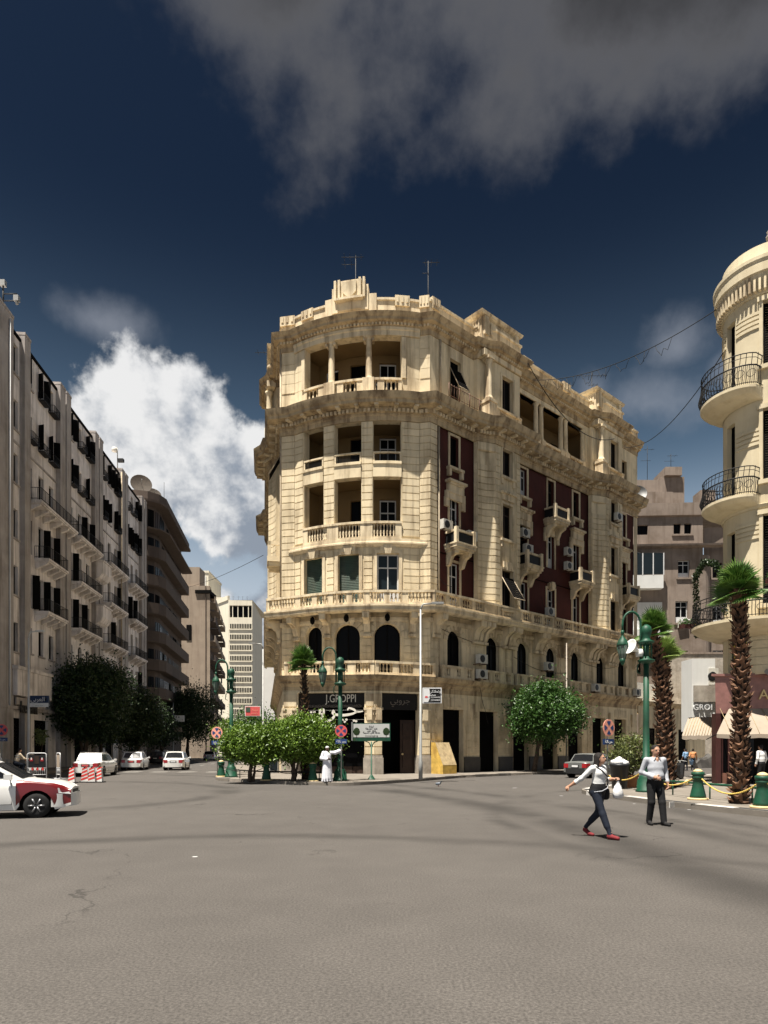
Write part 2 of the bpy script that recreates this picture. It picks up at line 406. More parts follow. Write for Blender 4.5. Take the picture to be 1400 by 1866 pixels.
def wall(f, u0, u1, z0, z1, ops=(), depth=.3, mb=None, w=0., step=.45):
    """front skin at w with rectangular or arched openings and their reveals"""
    mb = mb or MB(); us = {u0, u1}; zs = {z0, z1}
    for o in ops: us |= {max(u0, o[0]), min(u1, o[1])}; zs |= {max(z0, o[2]), min(z1, o[3])}
    us = sorted(us); zs = sorted(zs)
    if f.curved:
        a = []
        for i in range(len(us)-1):
            k = max(1, int(math.ceil((us[i+1]-us[i])/step))); a += [us[i]+(us[i+1]-us[i])*j/k for j in range(k)]
        us = a+[us[-1]]
    def inside(u, z): return any(o[0] < u < o[1] and o[2] < z < o[3] for o in ops)
    def P(u, ww, z): x, y = f(u, ww); return (x, y, z)
    for i in range(len(us)-1):
        for j in range(len(zs)-1):
            if inside((us[i]+us[i+1])/2, (zs[j]+zs[j+1])/2): continue
            a, b, c, d = us[i], us[i+1], zs[j], zs[j+1]
            mb.add([P(a, w, c), P(b, w, c), P(b, w, d), P(a, w, d)], [(0, 1, 2, 3)])
    for o in ops:
        a, b, c, d = o[:4]; arch = len(o) > 4 and o[4]; dep = w-depth
        uu = [x for x in us if a-1e-6 <= x <= b+1e-6]
        hz = d
        if arch:
            r = (b-a)/2; hz = d-min(r, arch if arch is not True else r); m = (a+b)/2; n = 10
            pts = [(m-r*math.cos(math.pi*k/n), hz+(d-hz)*math.sin(math.pi*k/n)) for k in range(n+1)]
            for k in range(n):
                (p, q), (p2, q2) = pts[k], pts[k+1]
                mb.add([P(p, w, q), P(p2, w, q2), P(p2, w, d), P(p, w, d)], [(0, 1, 2, 3)])
                mb.add([P(p, dep, q), P(p2, dep, q2), P(p2, w, q2), P(p, w, q)], [(0, 1, 2, 3)])
        else:
            for i in range(len(uu)-1):
                mb.add([P(uu[i], dep, d), P(uu[i+1], dep, d), P(uu[i+1], w, d), P(uu[i], w, d)], [(0, 1, 2, 3)])
        for i in range(len(uu)-1):
            mb.add([P(uu[i], w, c), P(uu[i+1], w, c), P(uu[i+1], dep, c), P(uu[i], dep, c)], [(0, 1, 2, 3)])
        mb.add([P(a, w, c), P(a, dep, c), P(a, dep, hz), P(a, w, hz)], [(0, 1, 2, 3)])
        mb.add([P(b, dep, c), P(b, w, c), P(b, w, hz), P(b, dep, hz)], [(0, 1, 2, 3)])
    return mb
def archpoly(a, b, c, d, arch):
    if not arch: return [(a, c), (b, c), (b, d), (a, d)]
    r = (b-a)/2; hz = d-min(r, arch if arch is not True else r); m = (a+b)/2; n = 10
    return [(a, c), (b, c)]+[(m+r*math.cos(math.pi*k/n), hz+(d-hz)*math.sin(math.pi*k/n)) for k in range(n+1)]
def window(par, f, op, w, style='dark', framemat=None, glass='glass_dark', name='window'):
    """a window or door standing in an opening: its frame is the part, pane (and leaves) are sub-parts"""
    a, b, c, d = op[:4]; arch = op[4] if len(op) > 4 else None
    def P(u, ww, z): x, y = f(u, ww); return (x, y, z)
    poly = archpoly(a, b, c, d, arch)
    fm = framemat or ('white_paint' if style == 'casement' else 'wood_brown' if style != 'dark' else 'shutter_dark')
    t = .07 if style != 'casement' else .09
    mb = MB(); ins = []
    cx, cz = (a+b)/2, (c+d)/2
    n = len(poly)
    for (u, z) in poly:
        sx = ((b-a)/2-t)/((b-a)/2); sz = ((d-c)/2-t)/((d-c)/2); ins.append((cx+(u-cx)*sx, cz+(z-cz)*sz))
    v = [P(u, w+.04, z) for u, z in poly]+[P(u, w+.04, z) for u, z in ins]+[P(u, w-.02, z) for u, z in ins]
    F = []
    for i in range(n):
        j = (i+1) % n; F += [(i, j, n+j, n+i), (n+i, n+j, 2*n+j, 2*n+i)]
    mb.add(v, F)
    if style in ('casement', 'glazed', 'dark'):
        mb.fbox(f, cx-.035, cx+.035, w, w+.045, c+t, d-t)
    if style in ('casement', 'glazed'):
        tz = c+(d-c)*.74; mb.fbox(f, a+t, b-t, w, w+.05, tz-.03, tz+.04)
        if style == 'casement':
            for q in (.03, ): mb.fbox(f, a+t, b-t, w, w+.042, c+t, c+t+.25*(d-c))
    o = mb.build(name, fm, par)
    if style == 'roller':
        k = max(4, int((d-c)/.11)); m2 = MB()
        for i in range(k):
            z0 = c+t+(d-c-2*t)*i/k; z1 = c+t+(d-c-2*t)*(i+1)/k
            m2.add([P(a+t, w+.03, z0), P(b-t, w+.03, z0), P(b-t, w+.005, z1), P(a+t, w+.005, z1)], [(0, 1, 2, 3)])
        m2.build('roller_shutter', glass, o)
    else:
        m2 = MB(); m2.add([P(u, w, z) for u, z in ins], [tuple(range(n))]); m2.build('pane', glass, o)
    return o
def awning_shutter(par, f, a, b, zt, zb, w, out=.75, m='shutter_dark'):
    mb = MB(); k = 9
    for i in range(k):
        for (q0, q1) in ((i/k, (i+.82)/k),):
            z0 = zt+(zb-zt)*q0; z1 = zt+(zb-zt)*q1
            p = [(a, w+out*q0, z0), (b, w+out*q0, z0), (b, w+out*q1+.02, z1), (a, w+out*q1+.02, z1)]
            v = [(*f(u, ww), z) for u, ww, z in p]+[(*f(u, ww-.03), z-.015) for u, ww, z in p]
            mb.add(v, [(0, 1, 2, 3), (7, 6, 5, 4), (0, 4, 5, 1), (1, 5, 6, 2), (2, 6, 7, 3), (3, 7, 4, 0)])
    o = mb.build('awning_shutter', m, par)
    m2 = MB()
    for u in (a, b): m2.tube([(*f(u, w), zt), (*f(u, w+out+.02), zb)], .03, 5)
    m2.tube([(*f(a, w+out+.02), zb), (*f(b, w+out+.02), zb)], .03, 5)
    m2.build('shutter_frame', 'pipe', o)
    return o
def baluster(mb, x, y, z0, h, r=.075, n=6):
    mb.lathe([(r*.9, 0), (r*.9, h*.08), (r*.45, h*.14), (r, h*.34), (r*.8, h*.48), (r*.38, h*.72), (r*.8, h*.9), (r*.9, h)], n, (x, y, z0))
def balustrade(par, f, u0, u1, w, z0, h, bays, m='trim', post=.28, depth=.26, rail=.14, base=.16, spacing=.23, seg=1, name='balustrade', solid=()):
    """base course, rail, posts and turned balusters; balusters are too slim to tell apart singly"""
    mb = MB(); mb.fbox(f, u0, u1, w-depth/2-.03, w+depth/2+.03, z0+h-rail, z0+h, seg); o = mb.build(name, m, par)
    MB().fbox(f, u0, u1, w-depth/2, w+depth/2, z0, z0+base, seg).build('base_course', m, o)
    L_ = (u1-u0)/bays
    for i in range(bays+1):
        c = u0+L_*i; a = max(u0, c-post/2); b = min(u1, c+post/2)
        MB().fbox(f, a, b, w-depth/2+.01, w+depth/2-.01, z0+base-.01, z0+h-rail+.01).build('post', m, o)
    mb = MB()
    for i in range(bays):
        a = u0+L_*i+post/2; b = u0+L_*(i+1)-post/2
        if i in solid:
            mb.fbox(f, a, b, w-depth/2+.06, w+depth/2-.06, z0+base-.01, z0+h-rail+.01, max(1, seg//bays)); continue
        k = max(2, int((b-a)/spacing))
        for j in range(k):
            x, y = f(a+(b-a)*(j+.5)/k, w); baluster(mb, x, y, z0+base, h-rail-base)
    if mb.v: mb.build('balusters', m, o, kind='stuff')
    return o
COUNT = {}
def course(par, f, u0, u1, w, z0, z1, proud=.05, m='plaster', seg=1, cap=290, back=.02):
    """one rusticated stone course; beyond the cap the rest is one joined part"""
    key = par.name; COUNT.setdefault(key, [0, None, par, m])
    st = COUNT[key]
    if st[0] < cap:
        st[0] += 1; mb = MB(); mb.fbox(f, u0, u1, w-back, w+proud, z0, z1, seg); mb.build('stone_course', m, par)
    else:
        if st[1] is None: st[1] = MB()
        st[1].fbox(f, u0, u1, w-back, w+proud, z0, z1, seg)
def courses(par, f, spans, w, z0, z1, h=.44, joint=.065, **k):
    n = max(1, round((z1-z0)/h)); hh = (z1-z0)/n
    for i in range(n):
        for (a, b) in spans: course(par, f, a, b, w, z0+i*hh+joint/2, z0+(i+1)*hh-joint/2, seg=max(1, int((b-a)/.6)) if f.curved else 1, **k)
def flush_courses():
    for k, st in COUNT.items():
        if st[1] is not None: st[1].build('stone_courses', st[3], st[2], kind='stuff')
def ac_unit(loc, rz, label, w=.85, h=.6, d=.32, group='air conditioner units on the facades'):
    t = thing('air_conditioner', label, 'air conditioner', loc, rz, group)
    b = MB(); b.box(-w/2, w/2, 0, d, 0, h); b.build('casing', 'ac_white', t)
    g = MB(); g.lathe([(.24, 0), (.24, .02), (.20, .022), (.05, .022)], 16, (0, 0, 0)); o = g.build('fan_grille', 'plastic_black', t)
    o.rotation_euler = (R(90), 0, 0); o.location = (-w*.12, -.0, h/2)
    b = MB()
    for x in (-w*.35, w*.35): b.box(x-.02, x+.02, .02, d+.35, -.06, -.002)
    b.build('bracket', 'metal_rust', t)
    return t
def text_mesh(s, size, depth=.01, font=None, align='CENTER', shear=0):
    cu = bpy.data.curves.new('t', 'FONT'); cu.body = s; cu.size = size; cu.extrude = depth; cu.align_x = align; cu.align_y = 'CENTER'; cu.shear = shear
    cu.resolution_u = 3
    ob = bpy.data.objects.new('t', cu); col.objects.link(ob)
    dg = bpy.context.evaluated_depsgraph_get(); me = bpy.data.meshes.new_from_object(ob.evaluated_get(dg))
    bpy.data.objects.remove(ob); bpy.data.curves.remove(cu)
    return me
def lettering(par, s, size, m, loc, d, depth=.012, name='lettering', sx=1., align='CENTER', shear=0, rel=True):
    """flat letters facing along the outward normal of direction d (local or world coordinates of the parent)"""
    me = text_mesh(s, size, depth, align=align, shear=shear); me.materials.clear(); me.materials.append(M[m])
    o = bpy.data.objects.new(name, me); col.objects.link(o); o.parent = par
    o_ = org(par) if par else Vector((0, 0, 0))
    d = Vector((d[0], d[1], 0)).normalized(); n = Vector((d.y, -d.x, 0)); z = Vector((0, 0, 1))
    mtx = Matrix(((d.x*sx, 0, n.x, loc[0]-o_.x), (d.y*sx, 0, n.y, loc[1]-o_.y), (0, 1, 0, loc[2]-o_.z), (0, 0, 0, 1)))
    me.transform(mtx); return o
def cyl_between(mb, a, b, r, n=8): mb.tube([a, b], r, n)
random.seed(7); rng_ = random.Random(11)
# ================================================================== ground
def disc(r, z, n=96): return [(r*math.cos(2*math.pi*i/n), r*math.sin(2*math.pi*i/n), z) for i in range(n)]
gm = MB(); gm.add([(-1500, -1500, 0), (1500, -1500, 0), (1500, 1500, 0), (-1500, 1500, 0)], [(0, 1, 2, 3)])
ground = gm.build('road', 'asphalt'); ground['kind'] = 'structure'; ground['label'] = 'grey asphalt road and wide open square'
DR = Vector((.752, .659)); NR = Vector((.659, -.752))     # main building, right-hand street
DL = Vector((-.1803, .9836))                               # main building, left-hand street (away from the camera)
CL = Vector((-6.69, 43.15)); CR = Vector((2.88, 41.2))
def rounded(pts, rad, n=6):
    out = []
    for i, p in enumerate(pts):
        p = Vector(p); r = rad[i] if isinstance(rad, (list, tuple)) else rad
        if r <= 0: out.append(tuple(p)); continue
        a = Vector(pts[i-1]); b = Vector(pts[(i+1) % len(pts)])
        pa = p+(a-p).normalized()*r; pb = p+(b-p).normalized()*r
        for k in range(n+1):
            t = k/n; q = pa*(1-t)**2+p*2*t*(1-t)+pb*t*t; out.append(tuple(q))
    return out
def kerb_run(par, path, mats, seglen=1.0, width=.28, h=.16, start=0., jitter=0.):
    """kerb stones one by one along a polyline, kerb face on the left-to-right outer side"""
    P = [Vector(p) for p in path]; lens = [(P[i+1]-P[i]).length for i in range(len(P)-1)]; tot = sum(lens)
    def at(s):
        for i, l in enumerate(lens):
            if s <= l or i == len(lens)-1: return P[i]+(P[i+1]-P[i])*(s/l)
            s -= l
    s = start; k = 0
    while s < tot-.05:
        e = min(tot, s+seglen); a, b = at(s+.012), at(e-.012); d = (b-a); ln = d.length; d.normalize(); n = Vector((d.y, -d.x))
        j = rng_.uniform(-jitter, jitter)
        f = frame(a, d); mb = MB(); z = h+j*.4
        v = []
        for u in (0, ln):
            for ww, zz in ((.0+j, 0), (-.015+j, z-.03), (-.05+j, z), (-width, z), (-width, 0)):
                x, y = f(u, ww); v.append((x, y, zz))
        F = [(0, 5, 6, 1), (1, 6, 7, 2), (2, 7, 8, 3), (3, 8, 9, 4), (0, 1, 2, 3, 4), (9, 8, 7, 6, 5)]
        mb.add(v, F); mb.build('kerb_stone', mats[k % len(mats)], par); s = e; k += 1
# pavement round the main building
pl = [tuple(Vector((-9.0, 34.6))+DL*80), (-9.0, 34.9), (-4.2, 30.7), (-1.6, 29.75), (1.2, 33.0), tuple(CR+NR*3.0+DR*0), tuple(CR+NR*3.0+DR*60), tuple(CR+DR*60), tuple(CL+DL*80)]
plr = rounded(pl[:7], [0, 1.2, 1.6, 1.2, 2.0, 2.5, 0])
pv = MB(); pv.prism([tuple(x) for x in plr]+pl[7:], -.05, .146)
pave = pv.build('pavement', 'pavement'); pave['kind'] = 'structure'; pave['label'] = 'pale pavement with kerb round the corner building'
i1 = len(rounded(pl[:5], [0, 1.2, 1.6, 1.2, 2.0]))
kerb_run(pave, [(-9-.183*18, 34.9+18)]+plr[1:], ['kerb_stone', 'kerb_dark', 'kerb_stone', 'kerb_stone', 'kerb_dark'], 1.15, jitter=.015)
# pavement before the right-hand rounded building
pr = [tuple(Vector((19.3, 40))+Vector((.78, .62))*45), (19.3, 40), (7.2, 25.0), (7.75, 20.6), (9.4, 15.3), (16, 2), (40, 2), (60, 60)]
prr = rounded(pr[:6], [0, 4, 1.5, 2.5, 4, 0])
pv = MB(); pv.prism(prr+pr[6:], -.05, .146)
pave2 = pv.build('pavement', 'pavement'); pave2['kind'] = 'structure'; pave2['label'] = 'pale pavement with black and white kerb under the palms'
kerb_run(pave2, prr[:-1], ['kerb_white', 'kerb_black'], 1.3, jitter=.02)
# pavement before the left-hand apartment block
def lk(Y): return -24.6-.0917*(Y-60)
pv = MB(); pv.prism([(lk(20)+.3, 20), (lk(84), 84), (lk(84)-16.5, 170), (-90, 170), (-60, 20)], -.05, .146)
pave3 = pv.build('pavement', 'pavement'); pave3['kind'] = 'structure'; pave3['label'] = 'shaded pavement below the left-hand apartment block'
kerb_run(pave3, [(lk(84)-16.5, 170), (lk(84), 84), (lk(26), 26)][::-1] and [(lk(84)-8, 126), (lk(84), 84), (lk(28), 28)], ['kerb_stone', 'kerb_dark', 'kerb_stone'], 1.5, jitter=.01)
# road markings on the left street: crossing bars and lane dashes, thin sheets above the asphalt
def sheet(name, poly, z, m, par):
    mb = MB(); mb.add([(x, y, z) for x, y in poly], [tuple(range(len(poly)))]); return mb.build(name, m, par)
for i in range(7):
    x = -23.2+i*2.05; sheet('crossing_bar', [(x, 47.6), (x+1.15, 47.9), (x+1.1, 49.3), (x-.05, 49.0)], .004, 'road_paint', ground)
for i in range(4):
    y = 52+i*7.5; x = -17.2-.11*(y-52); sheet('lane_dash', [(x, y), (x+.16, y), (x-.22, y+3.2), (x-.38, y+3.2)], .004, 'road_paint', ground)
    x += 4.; sheet('lane_dash', [(x, y+2), (x+.16, y+2), (x-.26, y+5.2), (x-.42, y+5.2)], .004, 'road_paint', ground)
# scraps of paper and grit on the road
for i, (x, y, s) in enumerate(((-2.9, 10.1, .045), (8.35, 18.0, .05), (9.0, 17.4, .06), (7.6, 20.0, .05), (5.6, 28.2, .09), (6.3, 23.4, .07), (9.8, 15.2, .05))):
    a = i*1.3; tag(sheet('paper_scrap', [(x+s*math.cos(a+q)*(1+.4*(k % 2)), y+s*math.sin(a+q)*.7) for k, q in enumerate((0, 1.2, 2.4, 3.9, 5.1))], .006, 'sign_white', None),
        'tiny scrap of white paper lying on the asphalt', 'litter', 'scraps of paper on the road')
# ================================================================== the corner building
bld = thing('corner_building', 'ornate cream corner building with bowed front, loggias and dark red upper walls', 'building', (-2, 42, 0), world=True)
ff = frame(CL, CR-CL); fr = frame(CR, DR)
ARC_C = (-.0159, 50.8616); ARC_R = 9.7889; ARC_A0 = -1.77181-.43217; ARC_L = 8.461
fa = arcframe(ARC_C, ARC_R, ARC_A0)
FL = (CR-CL).length
def flm(t, w=0.):
    nl = Vector((-.9836, -.1803)); p = CL+DL*t+nl*w; return (p.x, p.y)
flm.curved = False
T0, T1, T2, T3, T4 = 4.13, 8.06, 18.1, 21.95, 26.0; TW = .8
def tower_pts(t0, t1):
    c = [(t0, 0), (t0+.05, .28)]
    for k in range(1, 6):
        q = k/6; c.append((t0+.05+1.2*q+.07*math.sin(math.pi*q)*.6, .28+(TW-.28)*q-.10*math.sin(math.pi*q)))
    c += [(t0+1.28, TW), (t1, TW), (t1, 0)]
    return c
def facade_line(g): return [g(*p) for p in [(0, 0)]+tower_pts(T0, T1)+tower_pts(T2, T3)+[(T4, 0)]]
arc_pts = [fa(ARC_L*i/20) for i in range(21)]
outline = facade_line(flm)[::-1]+[x for x in arc_pts]+facade_line(fr)
low_pts = [flm(T4), flm(0)]+arc_pts+[fr(0), fr(T4)]
# ---------- upper walls of the bowed front
upper = MB()
ops2 = [(.81, 2.19, 10.6, 13.9), (3.27, 4.65, 10.6, 13.9), (5.77, 7.15, 10.6, 13.9)]
ops34 = [(a, b, z0, z1) for a, b in ((.78, 2.27), (3.04, 4.79), (5.53, 7.3)) for z0, z1 in ((14.8, 18.72), (19.55, 22.2))]
ops5 = [(.9, 7.3, 23.6, 27.45)]
wall(fa, 0, ARC_L, 9.6, 14.3, ops2, .35, upper)
wall(fa, 0, ARC_L, 14.3, 22.9, ops34, .55, upper)
wall(fa, 0, ARC_L, 22.9, 28.7, ops5, .5, upper)
wall(ff, 0, .9, 6.2, 28.7, (), .3, upper); wall(ff, 9.1, FL, 6.2, 28.7, (), .3, upper)
ops1 = [(.95, 2.15, 6.3, 9.5, True), (3.04, 4.70, 6.3, 9.5, .8), (5.6, 7.24, 6.3, 9.5, .8)]
wall(fa, 0, ARC_L, 5.6, 9.6, ops1, .35, upper)
upw = upper.build('front_wall', 'plaster', bld)
# stone courses
for z0, z1, sp in ((10.75, 14.25, [(.03, .5), (2.5, 2.98), (4.95, 5.48), (7.45, 8.43)]), (14.95, 18.6, [(.03, .72), (2.3, 3.01), (4.82, 5.5), (7.36, 8.43)]), (18.6, 22.15, [(.03, .72), (2.3, 3.01), (4.82, 5.5), (7.36, 8.43)])):
    courses(upw, fa, sp, 0, z0, z1, .44)
courses(upw, ff, [(.0, .88), (9.14, FL+.03)], 0, 10.75, 22.15, .44)
courses(upw, ff, [(.0, .88), (9.14, FL+.03)], 0, 6.4, 9.7, .47)
courses(upw, fa, [(.03, .8), (2.3, 2.9), (4.85, 5.45), (7.4, 8.43)], 0, 6.4, 9.0, .47)
courses(upw, fa, [(.03, .82), (7.4, 8.43)], 0, 24.9, 27.4, .62, proud=.012, joint=.03)
courses(upw, ff, [(.0, .88), (9.14, FL)], .02, 24.9, 27.4, .62, proud=.012, joint=.03)
# loggia interiors
for k, (z0, z1) in enumerate(((14.8, 18.75), (19.4, 22.25), (23.55, 27.5))):
    lw = MB(); dh = (3.25, 2.72, 3.45)[k]; drs = [(.95, 2.25, z0, z0+dh), (3.35, 4.75, z0, z0+dh), (5.85, 7.25, z0, z0+dh)]
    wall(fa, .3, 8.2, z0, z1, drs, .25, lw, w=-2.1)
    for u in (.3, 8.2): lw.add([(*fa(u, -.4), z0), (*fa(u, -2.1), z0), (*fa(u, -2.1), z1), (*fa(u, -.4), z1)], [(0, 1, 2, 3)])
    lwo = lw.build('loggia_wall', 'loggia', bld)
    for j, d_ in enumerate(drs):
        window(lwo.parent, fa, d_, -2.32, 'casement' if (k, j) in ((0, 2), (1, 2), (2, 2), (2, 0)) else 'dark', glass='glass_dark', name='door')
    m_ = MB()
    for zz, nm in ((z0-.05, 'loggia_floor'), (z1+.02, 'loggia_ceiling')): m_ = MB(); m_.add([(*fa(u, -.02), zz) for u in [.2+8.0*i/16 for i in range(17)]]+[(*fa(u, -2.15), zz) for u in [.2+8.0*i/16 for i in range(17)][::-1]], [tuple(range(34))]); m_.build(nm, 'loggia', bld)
# windows of the second floor and mezzanine
for i, o in enumerate(ops2): window(bld, fa, o, -.3, ('roller', 'roller', 'casement')[i], framemat=('shutter_green', 'shutter_green', 'white_paint')[i], glass=('shutter_green', 'shutter_green', 'glass_blue')[i])
for o in ops1: window(bld, fa, o, -.3, 'dark')
# window surrounds with keystones
def surround(par, f, a, b, z0, z1, w=0., t=.16, key=True, seg=3, m='trim'):
    mb = MB(); mb.fbox(f, a-t, a, w-.02, w+.06, z0, z1+t); mb.fbox(f, b, b+t, w-.02, w+.06, z0, z1+t); mb.fbox(f, a, b, w-.02, w+.06, z1, z1+t, seg)
    o = mb.build('window_surround', m, par)
    if key:
        c = (a+b)/2; k = MB()
        for (h0, h1, q) in ((-.05, .5, .17),):
            v = []
            for z, hw in ((z1+h0, q), (z1+h1, q+.12)):
                for ww in (w-.02, w+.16+(.05 if z > z1+.2 else 0)):
                    for u in (c-hw, c+hw): v.append((*f(u, ww), z))
            k.add(v, [(0, 1, 5, 4), (2, 3, 7, 6), (0, 2, 6, 4), (1, 3, 7, 5), (0, 1, 3, 2), (4, 5, 7, 6)])
        for s in (-1, 1): k.fbox(f, c+s*.36-.12, c+s*.36+.12, w-.02, w+.11, z1+.12, z1+.52)
        k.build('keystone', m, o)
    return o
for a, b, z0, z1 in ops2: surround(bld, fa, a, b, z0, z1, .0, .2, True, 3)
for a, b, z0, z1, ar in ops1:
    k = MB(); c = (a+b)/2; r = (b-a)/2; hz = z1-min(r, ar if ar is not True else r)
    for s in range(9):
        q0 = math.pi*(s+.06)/9; q1 = math.pi*(s+.94)/9; e = .42 if s != 4 else .62
        v = []
        for q in (q0, q1):
            for rr in (.03, e):
                for ww in (-.01, .07 if s != 4 else .14): v.append((*fa(c-(r+rr)*math.cos(q), ww), hz+(z1-hz+rr)*math.sin(q)))
        k.add(v, [(0, 1, 3, 2), (4, 6, 7, 5), (0, 4, 5, 1), (2, 3, 7, 6), (1, 5, 7, 3), (0, 2, 6, 4)])
    o = k.build('arch_stones', 'trim', bld)
    h = MB(); x, y = fa(c, .16); h.lathe([(.03, -.2), (.13, -.12), (.17, .05), (.14, .2), (.05, .3)], 10, (x, y, z1+.32)); h.build('carved_head', 'shutter_dark', o)
# balustrades and parapets of the bow
balustrade(bld, fa, .78, 7.3, .02, 14.75, 1.12, 3, post=.76, seg=12, spacing=.2)
for (a, b) in ((.78, 2.27), (3.04, 4.79), (5.53, 7.3)):
    m_ = MB(); m_.fbox(fa, a, b, -.42, .10, 18.66, 19.55, 5); m_.fbox(fa, a, b, -.45, .16, 19.45, 19.62, 5); o = m_.build('loggia_parapet', 'plaster', bld)
    m_ = MB(); m_.fbox(fa, a, b, -.10, .06, 20.14, 20.24, 5)
    for u in (a+.05, b-.05): m_.fbox(fa, u-.05, u+.05, -.08, .04, 19.62, 20.14)
    r_ = m_.build('rail', 'trim', o)
    m_ = MB()
    for q in range(int((b-a)/.09)): m_.fbox(fa, a+.1+q*.09, a+.125+q*.09, -.03, 0, 19.62, 20.14)
    m_.build('bars', 'metal_black', o, kind='stuff')
balustrade(bld, fa, .9, 7.3, .05, 23.62, 1.15, 5, post=.42, seg=12, spacing=.22)
for u in (2.75, 5.25):     # columns and consoles of the top loggia
    x, y = fa(u, -.18)
    c = MB(); c.lathe([(.27, 0), (.27, .12), (.22, .16), (.205, .3), (.19, 1.6), (.165, 2.35), (.17, 2.4), (.2, 2.45), (.17, 2.5), (.24, 2.62), (.26, 2.7)], 16, (x, y, 24.75)); o = c.build('column', 'trim', bld)
    c = MB(); c.fbox(fa, u-.3, u+.3, -.45, .1, 27.38, 27.52)
    for s in (-1, 1): c.fbox(fa, u+s*.27-.07, u+s*.27+.07, -.40, .04, 27.2, 27.38)
    c.build('capital', 'trim', o)
    c = MB(); c.fbox(fa, u-.36, u+.36, -.4, .22, 23.62, 24.8); c.fbox(fa, u-.28, u+.28, .22, .42, 23.0, 23.9); c.fbox(fa, u-.2, u+.2, .42, .5, 23.1, 23.75); c.build('pedestal', 'trim', o)
a_ = MB(); a_.sweep([fa(8.461*i/20, .02) for i in range(21)], [(0, 27.45), (.10, 27.45), (.10, 27.75), (.16, 27.8), (.16, 27.95), (0, 27.95)]); a_.build('architrave', 'trim', bld)
for u in (.75, 7.45):
    c = MB(); c.fbox(fa, u-.13, u+.13, -.05, .09, 24.85, 27.4); c.build('pilaster', 'trim', bld)
# ---------- string courses and cornices running right round
MB().sweep([ff(.9)]+[fa(8.461*i/20) for i in range(21)]+[ff(9.1)], [(0, 14.3), (.08, 14.3), (.18, 14.42), (.26, 14.46), (.26, 14.56), (.2, 14.6), (.2, 14.78), (0, 14.78)]).build('string_course', 'trim', bld)
prof4 = [(0, 22.15), (.10, 22.15), (.10, 22.42), (.16, 22.48), (.16, 22.58), (.30, 22.62), (.30, 22.80), (.34, 22.86), (.90, 22.9), (.90, 23.08), (.98, 23.14), (1.06, 23.36), (1.10, 23.50), (0, 23.62)]
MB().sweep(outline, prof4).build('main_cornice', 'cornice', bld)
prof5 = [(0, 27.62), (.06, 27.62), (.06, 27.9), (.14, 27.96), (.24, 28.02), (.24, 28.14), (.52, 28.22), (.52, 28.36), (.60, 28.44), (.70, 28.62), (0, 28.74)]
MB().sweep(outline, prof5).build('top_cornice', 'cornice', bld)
def along(path, step, start=.2):
    P = [Vector(p) for p in path]; s = start
    for i in range(len(P)-1):
        l = (P[i+1]-P[i]).length; d = (P[i+1]-P[i])/max(l, 1e-9)
        while s <= l: yield P[i]+d*s, d; s += step
        s -= l
def blocks(path, step, wd, w0, w1, z0, z1, name, m, start=.2):
    mb = MB()
    for p, d in along(path, step, start):
        f = frame(p, d); mb.fbox(f, -wd/2, wd/2, w0, w1, z0, z1)
    mb.build(name, m, bld, kind='stuff')
front_path = outline[len(outline)//2-40:]
blocks(outline, .26, .15, .28, .40, 22.60, 22.80, 'dentils', 'trim')
blocks(outline, 1.15, .26, .30, .82, 22.78, 22.90, 'modillions', 'trim', .5)
blocks(outline, .22, .12, .22, .32, 28.02, 28.15, 'dentils', 'trim')
# parapet, raised blocks and the crest over the bow
MB().sweep(outline, [(-.02, 28.7), (.04, 28.7), (.04, 29.62), (.12, 29.66), (.12, 29.8), (-.42, 29.8), (-.42, 28.7)]).build('parapet', 'trim', bld)
def merlon(f, u, wd, w=.05, h=.32):
    h *= .75; m_ = MB(); m_.fbox(f, u-wd/2, u+wd/2, w-.5, w+.10, 29.3, 29.8+h)
    for k in range(3): m_.fbox(f, u-wd/2+wd*(k+.28)/3, u-wd/2+wd*(k+.72)/3, w+.10, w+.14, 29.5, 29.76+h)
    m_.build('merlon', 'trim', bld)
merlon(ff, .42, 1.0, h=.15); merlon(fa, 1.1, .9, h=.12); merlon(fa, 7.35, .9, h=.2); merlon(ff, 9.42, .62, h=.3); merlon(fr, .45, .7, h=.3)
merlon(fr, 9.9, 1.0, h=.25); merlon(fr, 14.9, 1.0, h=.25); merlon(fr, 24.6, .8, h=.2)
cr = MB(); cr.fbox(fa, 2.45, 5.75, -.45, .14, 29.0, 30.05, 5); cr.fbox(fa, 2.95, 5.25, -.42, .2, 29.05, 30.6, 4); cr.fbox(fa, 3.35, 4.85, -.38, .24, 29.1, 30.95, 3)
for u in (3.2, 3.45, 4.75, 5.0): cr.fbox(fa, u-.07, u+.07, .1, .36, 29.75, 30.98)
crest = cr.build('crest', 'trim', bld)
sh_ = MB(); v = [(*fa(4.1+x*.42, .34), 29.85+z*.95) for x, z in ((-1, 1.05), (0, .98), (1, 1.05), (1, .35), (.55, .1), (0, 0), (-.55, .1), (-1, .35))]; v2 = [(*fa(4.1+x*.42, .2), 29.85+z*.95) for x, z in ((-1, 1.05), (0, .98), (1, 1.05), (1, .35), (.55, .1), (0, 0), (-.55, .1), (-1, .35))]
sh_.add(v+v2, [tuple(range(8))]+[(i, (i+1) % 8, 8+(i+1) % 8, 8+i) for i in range(8)]); sh_.build('shield', 'plaster', crest)
MB().fbox(fa, 3.25, 4.95, .2, .52, 29.62, 29.76, 3).build('crest_ledge', 'trim', crest)
